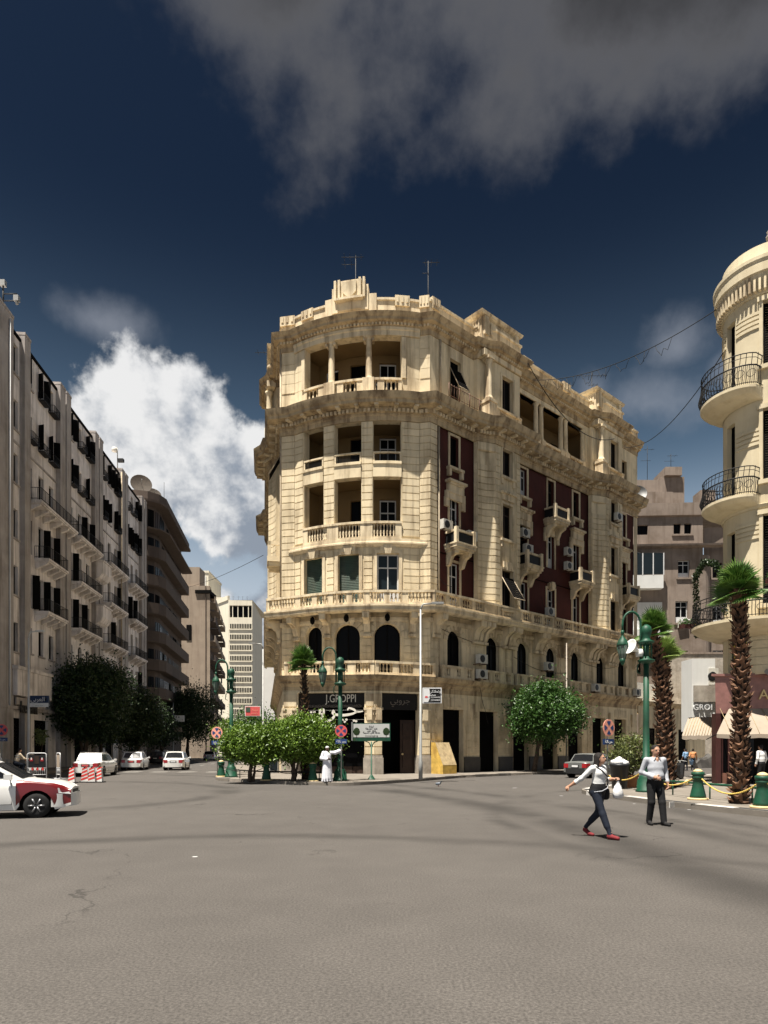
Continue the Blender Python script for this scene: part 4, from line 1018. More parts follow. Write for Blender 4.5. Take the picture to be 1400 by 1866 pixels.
# drain pipes
for f_, u, w_, z0, z1 in ((fr, .78, .02, 6.2, 22.1), (fr, .85, .1, 23.6, 27.6), (flm, .15, .08, 6.2, 28), (fr, 8.25, .02, .2, 9.6), (fr, 21.8, .1, 23.6, 28)):
    MB().tube([(*f_(u, w_), z0), (*f_(u, w_), z1)], .06, 7).build('drain_pipe', 'pipe', bld)
flush_courses()
# annex: the low shops that carry the street on
an = thing('low_annex', 'low cream shop building beyond the ornate corner building', 'building', (*fr(30), 0), world=True)
mb = MB(); wall(fr, 26.2, 40, .1, 5.9, [(28.0, 29.6, .1, 3.6), (31.2, 32.4, 1.2, 3.4), (34, 36, .1, 3.6)], .3, mb); mb.fbox(fr, 26.2, 40, -8, -.5, 5.85, 5.9); mb.build('wall', 'plaster', an)
MB().sweep([fr(26.2), fr(40), fr(40, -8)], [(0, 5.6), (.1, 5.6), (.3, 5.85), (.35, 6.0), (0, 6.05)]).build('cornice', 'cornice', an)
MB().fbox(fr, 27, 39, -4.0, -3.8, 6.0, 8.4).build('parapet', 'white_wall', an)
for o in ((28.0, 29.6, .1, 3.6), (31.2, 32.4, 1.2, 3.4), (34, 36, .1, 3.6)): window(an, fr, o, -.25, 'roller', glass='shutter_dark', framemat='shutter_dark')
# air conditioners on the street front
rz = math.atan2(DR.y, DR.x)
acs = [(1.2, .12, 15.6, 'air conditioner beside the first small balcony next to the corner'), (3.6, .1, 15.4, 'air conditioner hung left of the first tower bay'), (4.35, .35, 6.35, 'lower air conditioner of the pair by the second arched window'), (4.35, .35, 7.35, 'upper air conditioner of the pair by the second arched window'),
       (9.5, .0, 16.9, 'upper air conditioner at the second small balcony'), (9.6, .2, 15.75, 'lower air conditioner at the second small balcony'), (12.0, .3, 7.5, 'air conditioner beside the fourth arched window'), (14.9, .1, 16.6, 'upper air conditioner on the dark red wall between balconies'), (14.9, .1, 15.5, 'lower air conditioner on the dark red wall between balconies'), (20.7, 1.0, 20.4, 'air conditioner under the top window of the far tower bay'), (18.2, .45, 6.3, 'air conditioner on the ledge before the far tower bay'), (24.9, .4, 6.3, 'air conditioner on the ledge at the far end'), (12.3, .2, 11.6, 'air conditioner inside the gallery beside a white door')]
for t, w_, z, lb in acs:
    x, y = fr(t, w_+.32); ac_unit((x, y, z), rz, lb)
x, y = fa(5.55, -1.55); ac_unit((x, y, 24.75), math.atan2(ff.d.y, ff.d.x), 'white air conditioner in the top loggia behind the column')

# loose cables strung along the street front
qc = random.Random(77)
for (t0, z0, t1, z1, sg, w_) in ((.9, 9.3, 8.2, 8.9, .35, .12), (4.4, 6.1, 5.4, 3.4, .1, .2), (8.3, 8.2, 15.0, 7.6, .4, .1), (14.8, 9.2, 22.0, 8.6, .5, .12), (2.0, 16.8, 3.6, 15.9, .3, .05), (11.6, 13.0, 12.3, 12.2, .25, .05), (.75, 12.6, 2.1, 12.2, .2, .02), (9.0, 5.9, 12.5, 5.3, .15, .45)):
    pts = [(*fr(t0+(t1-t0)*k/12, w_+.03*math.sin(k)), z0+(z1-z0)*k/12-sg*4*(k/12)*(1-k/12)) for k in range(13)]
    MB().tube(pts, .016, 4).build('facade_cable', 'cable', bld)
# ================================================================== left-hand apartment block
def lx(Y): return -28-.0917*(Y-56)
lb = thing('apartment_block', 'long shaded apartment block with dark shutters and iron balconies, on the left', 'building', (lx(60), 60, 0), world=True)
Y0 = 30.; fl = frame((lx(Y0), Y0), (-.0917, 1)); sc_u = math.sqrt(1+.0917**2)
def U(Y): return (Y-Y0)*sc_u
UEND = U(83.7); ROOF = 32.4
bays = [(50.5, 56.0), (58.8, 64.6), (67.2, 73.2), (75.8, 81.2)]
floors = [29.0, 24.9, 20.9, 16.8, 12.6, 8.4]
ops = []; spec = []
for bi, (y0, y1) in enumerate(bays):
    for ci, q in enumerate((.12, .5, .86)):
        c = U(y0+(y1-y0)*q)
        for fi, z in enumerate(floors):
            door = fi in (2, 3, 4) or (fi == 5 and bi > 1)
            o = (c-.46, c+.46, z+.1 if door else z+.75, z+2.75); ops.append(o); spec.append((bi, ci, fi, door))
for c in (U(48.65),):
    for fi, z in enumerate(floors): ops.append((c-.6, c+.6, z+.5, z+2.7)); spec.append((-1, 0, fi, False))
for k, (y0, y1) in enumerate(((34, 38), (40, 44))):
    for q in (.25, .75):
        c = U(y0+(y1-y0)*q)
        for fi, z in enumerate(floors): ops.append((c-.5, c+.5, z+.6, z+2.7)); spec.append((-2, 0, fi, False))
gops_ = []
for Yc in (49, 53.3, 61.7, 70.2, 78.5): gops_.append((U(Yc)-1.3, U(Yc)+1.3, .1, 4.0))
mb = MB(); wall(fl, 0, UEND, .1, ROOF, ops+gops_, .3, mb); mb.build('wall', 'left_wall', lb)
mb = MB(); a = fl(0, -12); b = fl(UEND, -12); c = fl(UEND, 0); d = fl(0, 0)
mb.add([(*d, ROOF-.4), (*c, ROOF-.4), (*b, ROOF-.4), (*a, ROOF-.4)], [(0, 1, 2, 3)]); mb.add([(*c, 0), (*b, 0), (*b, ROOF), (*c, ROOF)], [(0, 1, 2, 3)]); mb.add([(*d, 0), (*a, 0), (*a, ROOF), (*d, ROOF)], [(0, 1, 2, 3)]); mb.add([(*a, 0), (*b, 0), (*b, ROOF), (*a, ROOF)], [(0, 1, 2, 3)]); mb.build('roof_deck', 'left_wall', lb)
MB().fbox(fl, 0, UEND, -.3, .12, ROOF-.1, ROOF+.12).build('roof_edge', 'shutter_dark', lb)
pil = [(30, 32), (38.5, 39.5), (44.6, 47.7), (49.5, 50.5), (56.2, 57.3), (57.6, 58.6), (64.8, 65.8), (66.1, 67.1), (73.4, 74.4), (74.7, 75.7), (81.4, 82.4), (82.7, 83.6)]
for i, (a, b) in enumerate(pil):
    p = MB(); p.fbox(fl, U(a), U(b), -.05, .38, .1, ROOF+.45); p.fbox(fl, U(a)-.02, U(b)+.02, -.3, .42, ROOF+.45, ROOF+.65); p.build('pilaster', 'left_pilaster', lb)
rr = random.Random(5)
def open_shutters(o, fi, side=(1, 1)):
    for s, on_ in zip((0, 1), side):
        if not on_: continue
        u = o[0]-.03 if s == 0 else o[1]+.03; m_ = MB(); ang = rr.uniform(.2, .5)
        w1 = .52*math.cos(ang); du = (.52*math.sin(ang))*(-1 if s == 0 else 1)
        m_.add([(*fl(u, .02), o[2]), (*fl(u+du, w1), o[2]), (*fl(u+du, w1), o[3]), (*fl(u, .02), o[3]), (*fl(u+.04, .02), o[2]), (*fl(u+du+.04, w1), o[2]), (*fl(u+du+.04, w1), o[3]), (*fl(u+.04, .02), o[3])], [(0, 1, 2, 3), (4, 5, 6, 7), (0, 1, 5, 4), (3, 2, 6, 7), (1, 2, 6, 5)])
        m_.build('shutter', 'shutter_dark', lb)
def iron_rail(par, f, pts, z, h=.95, step=.12):
    m_ = MB(); path = [Vector((*f(u, w_), 0)) for u, w_ in pts]
    for zz in (z+h, z+.12): m_.tube([(p.x, p.y, zz) for p in path], .022, 5)
    for i in range(len(path)-1):
        l = (path[i+1]-path[i]).length; n = max(1, int(l/step))
        for k in range(n+1):
            p = path[i]+(path[i+1]-path[i])*(k/n); m_.tube([(p.x, p.y, z), (p.x, p.y, z+h)], .011 if k % 6 else .02, 4, cap=False)
    return m_.build('railing', 'metal_black', par)
def slab_balcony(f, u0, u1, z, d=1.15, par=lb, m='left_wall', rails=True):
    s = MB(); s.fbox(f, u0, u1, 0, d, z-.18, z); s.fbox(f, u0+.05, u1-.05, 0, d-.08, z-.28, z-.18); o = s.build('balcony', m, par)
    n = max(2, int((u1-u0)/1.3)+1)
    for k in range(n):
        u = u0+.3+(u1-u0-.6)*k/(n-1); c = MB(); v = [(*f(uu, ww), zz) for uu in (u-.14, u+.14) for ww, zz in ((0, z-.28), (d*.85, z-.28), (d*.8, z-.42), (0, z-.85))]
        c.add(v, [(0, 1, 2, 3), (7, 6, 5, 4), (0, 4, 5, 1), (1, 5, 6, 2), (2, 6, 7, 3), (3, 7, 4, 0)]); c.build('bracket', m, o)
    if rails: iron_rail(o, f, [(u0+.05, .02), (u0+.05, d-.06), (u1-.05, d-.06), (u1-.05, .02)], z)
    return o
for o, (bi, ci, fi, door) in zip(ops, spec):
    st = 'glazed' if rr.random() < .35 else 'dark'
    window(lb, fl, o, -.26, st, glass='glass_dark' if rr.random() < .7 else 'glass_blue')
    if bi == -2: continue
    if not door:
        s = MB(); s.fbox(fl, o[0]-.15, o[1]+.15, -.05, .12, o[2]-.12, o[2]); s.build('sill', 'left_pilaster', lb)
    if bi >= 0 and fi in (0, 1):
        if rr.random() < .8: open_shutters(o, fi, (1, rr.random() < .7))
        if rr.random() < .75:
            g = MB(); z = o[2]-.1; g.fbox(fl, o[0]-.15, o[1]+.15, .05, .52, z-.06, z); bo = g.build('window_guard', 'metal_black', lb)
            iron_rail(bo, fl, [(o[0]-.15, .04), (o[0]-.15, .5), (o[1]+.15, .5), (o[1]+.15, .04)], z, .6, .09)
    elif bi >= 0 and fi > 1 and rr.random() < .3: open_shutters(o, fi, (0, 1))
for bi, (y0, y1) in enumerate(bays):
    a, b = U(y0), U(y1)
    if bi == 0: slab_balcony(fl, a+.1, U(58.2), floors[2])
    else: slab_balcony(fl, a+.2, b+.4, floors[2])
    slab_balcony(fl, a+1.5 if bi == 0 else a+.3, b-.0, floors[3]); slab_balcony(fl, a+1.4 if bi == 0 else a+.3, b-.0, floors[4])
    if bi > 1: slab_balcony(fl, a+.3, b-.2, floors[5])
# stone oriel fronts between second and third bays, and the first-floor box
for z in (19.2, 14.8):
    s = MB(); u = U(66.0); s.fbox(fl, u-1.0, u+1.6, .3, 1.05, z, z+1.15); s.fbox(fl, u-1.1, u+1.7, .3, 1.15, z+1.05, z+1.2)
    v = [(*fl(uu, ww), zz) for uu, k in ((u-1.0, 1), (u+1.6, 1)) for ww, zz in ((.3, z), (1.05, z), (.7, z-.5), (.3, z-.7))]; s.add(v, [(0, 1, 2, 3), (7, 6, 5, 4), (1, 5, 6, 2), (2, 6, 7, 3)]); s.build('stone_balcony', 'left_wall', lb)
s = MB(); s.fbox(fl, U(47.6), U(53.6), 0, .7, 5.6, 7.6); s.fbox(fl, U(47.5), U(53.7), 0, .8, 7.5, 7.75); s.build('first_floor_box', 'left_wall', lb)
MB().fbox(fl, 0, UEND, 0, .42, 4.6, 4.85).build('shop_cornice', 'left_pilaster', lb)
MB().fbox(fl, 0, UEND, 0, .08, 24.35, 24.5).build('string_course', 'left_pilaster', lb)
for o in gops_: window(lb, fl, o, -.25, 'roller', framemat='shutter_dark', glass='shutter_dark', name='shop_shutter')
MB().fbox(fl, U(47.9), U(51.6), .4, .5, 4.95, 5.5).build('sign_back', 'left_pilaster', lb)
lettering(lb, 'kelani', 1.25, 'plinth_dark', (*fl(U(49.8), .55), 4.75), fl.d, .06, name='shop_letters')
MB().tube([(*fl(U(73.0), .45), 8), (*fl(U(73.0), .45), ROOF)], .07, 6).build('drain_pipe', 'pipe', lb); MB().tube([(*fl(U(47.0), .45), 4.8), (*fl(U(47.0), .45), ROOF)], .06, 6).build('drain_pipe', 'white_paint', lb)
# floodlight mast and aerials on this roof
def mast(name, label, cat, x, y, z, h, bars, m='metal_black', group=None, r=.03):
    mb = MB(); mb.tube([(0, 0, 0), (0, 0, h)], r, 6)
    for (z0, dx, l, k) in bars:
        mb.tube([(-l/2+dx, 0, z0), (l/2+dx, 0, z0+.02)], r*.6, 5)
        for j in range(k): q = -l/2+l*(j+.5)/k+dx; mb.tube([(q, -.35+.03*j, z0), (q, .35-.03*j, z0)], r*.4, 4)
    o = mb.build(name, m); o.location = (x, y, z); tag(o, label, cat, group); return o
x, y = fl(U(47.4), -.2); t = thing('camera_mast', 'camera mast with box on a side arm atop the left roof corner', 'mast', (x, y, ROOF+.65))
b = MB(); b.tube([(0, 0, 0), (0, 0, 2.3)], .06, 8); b.tube([(0, 0, .9), (1.0, 0, .9)], .04, 6); b.tube([(0, 0, 1.4), (1.0, 0, 1.4)], .04, 6); b.build('pole', 'metal_black', t)
b = MB(); b.box(.8, 1.15, -.15, .15, .85, 1.25); b.lathe([(.1, 0), (.12, .1), (.05, .2)], 8, (1.0, 0, .65)); b.build('camera_box', 'metal_grey', t); b = MB(); b.box(-.18, .18, -.15, .15, 1.95, 2.35); b.build('lamp_head', 'metal_grey', t)
x, y = fl(U(74.0), -.3); t = thing('floodlight_mast', 'slim pole with floodlights on the left roof near its far end', 'mast', (x, y, ROOF+.65)); b = MB(); b.tube([(0, 0, 0), (0, 0, 2.4)], .06, 6); b.build('pole', 'metal_grey', t); b = MB(); b.box(.05, .7, -.2, .2, .9, 1.25); b.build('floodlight', 'metal_black', t); b = MB(); b.lathe([(.05, 0), (.35, .1), (.3, .5)], 10, (-.3, 0, 2.0)); b.build('horn', 'ac_white', t)
# ================================================================== dark curved block beyond
db = thing('curved_block', 'dark brown apartment block with rounded corner and ribbon balconies', 'building', (-30, 90, 0), world=True)
P0 = [(-36.0, 85.2), (-33.2, 85.6), (-31.0, 86.3), (-29.9, 87.4), (-29.5, 89), (-30.6, 97), (-32.2, 108.5)]
core = [(-36, 86.5), (-33.0, 86.9), (-31.6, 87.6), (-30.9, 88.6), (-30.7, 90), (-31.8, 97), (-33.4, 108.5)]
mb = MB(); mb.sweep(core, [(0, 0.1), (0, 34.2)], cap=False); mb.build('wall', 'dark_bldg', db)
MB().add([(*p, 34.6) for p in P0]+[(-46, 108.5, 34.6), (-46, 85.2, 34.6)], [tuple(range(9))]).build('roof_deck', 'dark_bldg', db)
for k in range(8):
    z = 4.7+k*3.72
    if k == 0: prof = [(-1.2, z), (0, z), (0, z+1.3), (-.15, z+1.3), (-.15, z+.2), (-1.2, z+.2)]
    else: prof = [(-1.2, z), (.0, z), (.05, z+.1), (.05, z+1.45), (-.12, z+1.45), (-.12, z+.2), (-1.2, z+.2)]
    if k < 7: MB().sweep(P0, prof).build('balcony_band', 'dark_bldg', db)
    mb = MB()
    path = [Vector(p) for p in core]
    for i in range(len(path)-1):
        l = (path[i+1]-path[i]).length; f_ = frame(path[i], path[i+1]-path[i]); n = max(1, int(l/1.6))
        for j in range(n):
            a = l*j/n+.2; b = l*(j+1)/n-.12
            if rr.random() < .85 and k < 8:
                o = MB(); o.fbox(f_, a, b, .02, .06, z+.35, z+3.0)
                o.fbox(f_, (a+b)/2-.04, (a+b)/2+.04, .06, .1, z+.35, z+3.0); o.build('window', rr.choice(['glass_dark', 'glass_dark', 'shutter_dark', 'glass_blue', 'wood_brown']), db)
    if k in (1, 2, 3, 5): # let-down blinds and panels between the bands
        f_ = frame(P0[1], Vector(P0[2])-Vector(P0[1])); o = MB(); o.fbox(f_, .1, 1.4, -.2, -.12, z+1.45, z+2.6); o.build('blind', rr.choice(['ac_white', 'left_wall', 'tan_wall']), db)
MB().sweep(P0, [(-1.2, 34.2), (.3, 34.2), (.35, 34.5), (.1, 34.6), (.1, 35.5), (-.1, 35.5), (-.1, 34.6), (-1.2, 34.6)]).build('roof_edge', 'dark_bldg', db)
MB().sweep(P0, [(-1.0, 30.5), (.55, 30.6), (.6, 30.75), (-1.0, 30.9)]).build('canopy', 'dark_bldg', db)
def dish(name, label, loc, r, rz, tilt, m='dish_brown', group='satellite dishes on the roofs'):
    t = thing(name, label, 'satellite dish', loc, rz, group); b = MB()
    prof = [(r*k/6, .28*r*(k/6)**2) for k in range(1, 7)]+[(r*1.02, .28*r), (r*.98, .25*r)]; b.lathe(prof, 20)
    o = b.build('reflector', m, t, smooth=True); o.rotation_euler = (R(tilt), 0, 0); o.location = (0, 0, r*1.15)
    b = MB(); b.tube([(0, 0, 0), (0, .1, r*1.15)], .06*max(1, r), 6); b.build('stand', 'metal_rust', t)
    b = MB(); dr = Vector((0, -math.sin(R(tilt)), math.cos(R(tilt)))); tip = Vector((0, 0, r*1.15))+dr*r*.95; b.tube([(0, 0, r*1.15), tip], .025, 5); b.lathe([(.04, -.06), (.06, 0), (.04, .06)], 6, tip); b.build('feed_horn', 'metal_grey', t); return t
dish('satellite_dish', 'big brown satellite dish on the curved dark roof', (-32.3, 87.5, 35.2), 1.35, R(25), 75); dish('satellite_dish', 'smaller tan satellite dish behind the big brown one', (-31.0, 88.6, 34.8), .95, R(35), 62); dish('satellite_dish', 'small dish at the far end of the left-hand roof', (*fl(U(80), -1.0), ROOF), .55, R(30), 65)
mast('roof_aerial', 'thin tall aerial rod on the curved dark roof', 'aerial', -30.4, 91, 35.4, 3.2, [])
# ================================================================== far buildings up the left street
tb = thing('party_wall_block', 'tan block with blank side wall and dark balconies up the left street', 'building', (-33.5, 120, 0), world=True)
ft = frame((-38, 118), (1, 0)); mb = MB(); wall(ft, 0, 6.8, .1, 31, [(2.2, 3.0, 25.2, 26.6)], .3, mb); mb.fbox(ft, .5, 4.8, -4, -.5, 31, 34.5); mb.add([(-38, 118, 31), (-31.2, 118, 31), (-37, 150, 31), (-44, 150, 31)], [(0, 1, 2, 3)]); mb.build('wall', 'tan_wall', tb)
fs = frame((-31.2, 118), (-.18, 1)); mb = MB(); mb.fbox(fs, 0, 32, -.8, -.7, .1, 31); mb.build('side_wall', 'dark_bldg', tb)
for k in range(8):
    for a in (.5, 8.5, 16.5, 24.5): s = MB(); s.fbox(fs, a, a+6, -.7, .9, 3.6+k*3.5, 3.8+k*3.5); s.fbox(fs, a, a+6, .75, .9, 3.8+k*3.5, 4.7+k*3.5); s.build('balcony', 'tan_wall' if k % 2 else 'dark_bldg', tb)
MB().fbox(ft, 4.2, 6.9, -4, .3, 29.6, 30.2).build('roof_hut', 'shutter_dark', tb)
w_ = MB(); w_.fbox(ft, 2.6, 3.5, .02, .1, 21.2, 24.0); o = w_.build('wall_patch', 'shutter_dark', tb)
ct = thing('office_tower', 'tall cream office tower with ribbon windows up the left street', 'building', (-38, 176, 0), world=True)
fc = frame((-41.6, 176), (1, .02)); fcl = frame((-46.5, 182), (4.9, -6)); H = 41.6
mb = MB(); wall(fc, 0, 6.35, .1, H, [(0.3, 6.2, H-4.6, H-1.4)], .8, mb); mb.add([(*fcl(0), .1), (*fcl(7.74), .1), (*fcl(7.74), H+1.2), (*fcl(0), H+1.2)], [(0, 1, 2, 3)]); mb.add([(-46.5, 182, H), (-41.6, 176, H), (-35.2, 176.1, H), (-35.2, 200, H), (-46, 200, H)], [(0, 1, 2, 3, 4)]); mb.add([(-35.25, 176.1, .1), (-37, 200, .1), (-37, 200, H), (-35.25, 176.1, H)], [(0, 1, 2, 3)])
mb.fbox(fcl, 0, 7.74, -.4, .25, H, H+1.2); mb.build('wall', 'cream_tower', ct)
for k in range(11):
    z = 5.5+k*2.85; s = MB(); s.fbox(fc, .35, 6.1, .0, .06, z, z+1.25); o = s.build('window_ribbon', 'glass_dark', ct)
    g = MB()
    for j in range(13): g.fbox(fc, .35+j*.44, .47+j*.44, .05, .14, z, z+1.25)
    g.build('mullions', 'cream_tower', o, kind='stuff')
    MB().fbox(fc, .2, 6.3, .0, .22, z-.35, z-.1).build('sill', 'cream_tower', ct)
    w_ = MB(); w_.fbox(fcl, 3.2, 4.0, 0, .06, z, z+1.3); w_.build('window', 'glass_dark', ct)
g = MB()
for j in range(4): g.fbox(fc, 1.0+j*1.4, 1.2+j*1.4, -.3, -.1, H-4.6, H-1.4)
g.build('loggia_post', 'cream_tower', ct); MB().fbox(fc, .3, 6.2, -.85, -.75, H-4.6, H-1.4).build('loggia_back', 'glass_dark', ct)
for x in (.8, 2.2, 3.4, 4.6): mast('roof_aerial', 'small aerial on the cream tower roof', 'aerial', fc(x)[0], 178, H, 1.6, [(1.3, 0, .9, 0)], group='aerials on the cream tower')
sb_ = thing('stair_tower', 'plain cream stair tower standing behind the office tower', 'building', (-53, 195, 0), world=True)
mb = MB(); mb.box(-58.5, -52, 195, 210, 0, 54); mb.box(-52, -48, 196, 210, 0, 47); mb.box(-58.7, -51.8, 194.8, 210.2, 54, 54.6); mb.build('wall', 'cream_tower', sb_)
mb = MB(); mb.box(-50, -48.5, 195.7, 196, 38, 46); mb.build('louvre', 'tan_wall', sb_)
for k in range(4): mb = MB(); mb.box(-57.5+k*1.5, -57.2+k*1.5, 194.85, 195, 44, 53); mb.build('rib', 'white_tower', sb_)
wt = thing('white_tower', 'distant white tower block at the end of the left street', 'building', (-44, 252, 0), world=True)
mb = MB(); mb.box(-46.5, -40.6, 250, 262, 0, 34); mb.build('wall', 'white_tower', wt)
for k in range(8): mb = MB(); mb.box(-47.0, -46.4, 250.5, 252, 5+k*3.4, 6.6+k*3.4); mb.build('window', 'glass_dark', wt)
wt2 = thing('balcony_tower', 'distant tower with curved white balconies beside the corner building', 'building', (-40, 262, 0), world=True)
mb = MB(); mb.box(-41, -30, 262, 275, 0, 33); mb.build('wall', 'tan_wall', wt2)
for k in range(9): mb = MB(); mb.box(-41.2, -30, 260.8, 262, 2+k*3.4, 3.3+k*3.4); mb.build('balcony', 'white_tower', wt2)
fb = thing('low_block', 'pale low building closing the far end of the left street', 'building', (-60, 215, 0), world=True)
mb = MB(); mb.box(-75, -34, 215, 225, 0, 9.5); mb.build('wall', 'tan_wall', fb)
for k in range(12): mb = MB(); mb.box(-56+k*2, -55.2+k*2, 214.9, 215.1, 5, 6.6); mb.build('window', 'glass_dark', fb)
# ================================================================== rounded cream building on the right
rb = thing('rounded_building', 'pale yellow building with rounded corner, iron balconies and shop awnings', 'building', (17.6, 30.2, 0), world=True)
RC = (17.57, 30.18); RR = 1.8; fq = arcframe(RC, RR, R(131.2)); QL = RR*R(131)
fqs = frame(Vector(fq(0))+Vector((.752, .659))*20, Vector((-.752, -.659))); pa = R(262.2); qd = Vector((-math.sin(pa), math.cos(pa))); fqp = frame(fq(QL), qd)
qops = [(1.42, 2.02, 17.55, 21.0), (1.42, 2.02, 13.0, 16.4), (1.42, 2.02, 7.5, 11.5), (3.25, 4.02, 18.4, 21.2), (3.25, 4.02, 13.4, 16.5), (3.25, 4.02, 8.0, 11.9), (1.55, 2.6, 5.15, 6.75)]
mb = MB(); wall(fq, 0, QL, 4.95, 23.6, qops, .3, mb, step=.2)
pops = [(1.2+2.6*k, 2.3+2.6*k, z, z+2.9) for k in range(4) for z in (8.0, 13.4, 18.4)]
wall(fqp, 0, 12, 4.95, 23.6, pops, .3, mb); wall(fqs, 0, 20, .1, 23.6, (), .3, mb); rwall = mb.build('wall', 'right_wall', rb)
ring = [fqs(20*k/4) for k in range(4)]+[fq(QL*i/20) for i in range(21)]+[fqp(12*k/3) for k in range(1, 4)]
MB().sweep(ring, [(0, 21.5), (.05, 21.5), (.10, 21.65), (.30, 22.3), (.38, 22.35), (.38, 22.75), (.43, 22.85), (.43, 23.0), (.1, 23.15), (.04, 23.7), (-.3, 23.75)]).build('cornice', 'right_wall', rb)
rib = MB()
for p, d in along(ring, .17, 15):
    f_ = frame(p, d); rib.fbox(f_, -.045, .045, .03, .30, 21.6, 22.3)
    if p.y < 26: break
rib.build('cornice_ribs', 'trim', rb, kind='stuff')
MB().add([(*p, 23.5) for p in ring]+[(40, 45, 23.5)], [tuple(range(len(ring)+1))]).build('roof_deck', 'right_wall', rb)
hd = MB()
for u in (3.55, 3.8): hd.lathe([(.06, 0), (.17, .1), (.2, .24), (.13, .36), (.17, .46), (.06, .58)], 9, (*fq(u, -.05), 23.7))
hd.build('roof_finial', 'stone_grey', rb)
for z0, sp in ((20.1, ((2.1, 3.2),)), (15.0, ((2.1, 3.2),)), (20.1, ((.4, 1.35),)), (10.9, ((2.1, 3.2),))):
    for a, b in sp:
        for k in range(4): MB().fbox(fq, a, b, -.01, .05, z0+k*.2, z0+k*.2+.13, 4).build('fluted_band', 'right_wall', rb)
for k, o in enumerate(qops):
    if k == 6:
        window(rb, fq, o, -.22, 'dark', framemat='green_paint', glass='poster')
    else: window(rb, fq, o, -.26, 'roller' if k > 2 else 'dark', framemat='shutter_dark', glass='shutter_dark', name='door' if k < 3 else 'window')
    if 3 <= k < 6:
        s = MB(); s.fbox(fq, o[0]-.14, o[0], -.02, .07, o[2], o[3]+.14); s.fbox(fq, o[0]-.2, o[1]+.2, -.02, .12, o[3], o[3]+.2, 3); s.fbox(fq, o[0]-.2, o[1]+.2, -.02, .16, o[2]-.18, o[2], 3); s.build('window_surround', 'right_wall', rb)
for o in pops: window(rb, fqp, o, -.26, 'roller', framemat='shutter_dark', glass='shutter_dark')
for k in range(5): MB().fbox(fq, 2.75, QL, -.01, .03, 5.02+k*.36, 5.34+k*.36, 6).build('stone_course', 'right_wall', rwall)
MB().sweep(ring, [(0, 12.2), (.06, 12.2), (.12, 12.35), (0, 12.4)]).build('string_course', 'right_wall', rb)
def bow_balcony(uc, hw, dep, z, rail_h, belly=0.35, flat=False):
    n = 18; us = [uc-hw+2*hw*i/n for i in range(n+1)]
    def ww(u, k=1.): q = (u-uc)/hw; return max(.02, dep*k*math.sqrt(max(0, 1-q*q)))
    v = []; F = []
    lay = [(1., z), (1., z-.12), (.92, z-.2), (.75, z-.2-belly*.45), (.35, z-.2-belly), (.02, z-.25-belly)]
    for i, u in enumerate(us):
        for k, zz in lay: v.append((*fq(u, ww(u, k)), zz))
        v.append((*fq(u, -.05), z))
    m = len(lay)+1
    for i in range(n):
        for j in range(m): F.append((i*m+j, i*m+(j+1) % m, (i+1)*m+(j+1) % m, (i+1)*m+j))
    mb = MB(); mb.add(v, F); o = mb.build('balcony', 'right_wall', rb)
    r = MB(); ri = us[1:-1]
    for zz, rad in ((z+rail_h, .022), (z+rail_h*.86, .012), (z+.08, .016), (z+rail_h*.62, .03)): r.tube([(*fq(u, ww(u, .96)), zz) for u in us], rad, 6)
    ro = r.build('railing', 'metal_black', o); b = MB()
    uu = [uc-hw+2*hw*i/64 for i in range(1, 64)]
    for i, u in enumerate(uu):
        bel = .12*(1 if i % 2 else .4)
        b.tube([(*fq(u, ww(u, .96)), z+.02), (*fq(u, ww(u, .96)+bel), z+rail_h*.25), (*fq(u, ww(u, .96)), z+rail_h*.6)], .015, 4, cap=False)
        if i % 3 == 0: b.tube([(*fq(u, ww(u, .96)), z+rail_h*.6), (*fq(u+.04, ww(u, .96)), z+rail_h)], .015, 4, cap=False)
    for i in range(3, 60, 6):
        u = uu[i]; b.tube([(*fq(u+.13*math.cos(q), ww(u, .96)), z+rail_h*.36+.16*math.sin(q)) for q in [k*math.pi/6 for k in range(13)]], .012, 4)
    b.build('iron_scrolls', 'metal_black', o, kind='stuff'); return o
bow_balcony(1.75, 1.5, 1.15, 17.45, 1.35, .28); bow_balcony(1.75, 1.4, 1.1, 12.75, 1.2, .22)
bow_balcony(2.3, 2.35, 1.65, 7.25, 1.1, .35)
# long first-floor balcony continuing along the square
s = MB(); s.fbox(fqp, -.5, 12, .0, 1.35, 6.95, 7.25); s.build('balcony', 'right_wall', rb)
# flower boxes and garlands on the first-floor balcony
def leaves(mb, c, rad, n, size, rnd_, squash=1., up=0., hollow=.0):
    for _ in range(n):
        while True:
            p = Vector((rnd_.uniform(-1, 1), rnd_.uniform(-1, 1), rnd_.uniform(-1, 1)))
            if hollow <= p.length <= 1: break
        p = Vector((p.x*rad[0], p.y*rad[1], p.z*rad[2]))+Vector(c)
        leaf(mb, p, size*rnd_.uniform(.6, 1.25), rnd_)
def leaf(mb, p, s, rnd_, up=.35):
    nrm = Vector((rnd_.gauss(0, 1), rnd_.gauss(0, 1), rnd_.gauss(0, 1)+up)); nrm = nrm.normalized() if nrm.length > .01 else Vector((0, 0, 1))
    a = nrm.orthogonal().normalized(); q = rnd_.uniform(0, 6.28); b = nrm.cross(a); a, b = a*math.cos(q)+b*math.sin(q), b*math.cos(q)-a*math.sin(q)
    k = len(mb.v); h = nrm*s*.12
    mb.v += [tuple(p-a*s*.5), tuple(p-b*s*.26+h), tuple(p+a*s*.5), tuple(p+b*s*.26+h)]
    mb.f += [(k, k+1, k+2), (k, k+2, k+3)]; mb.mi += [0, 0]; mb.sm += [False, False]
r2 = random.Random(21)
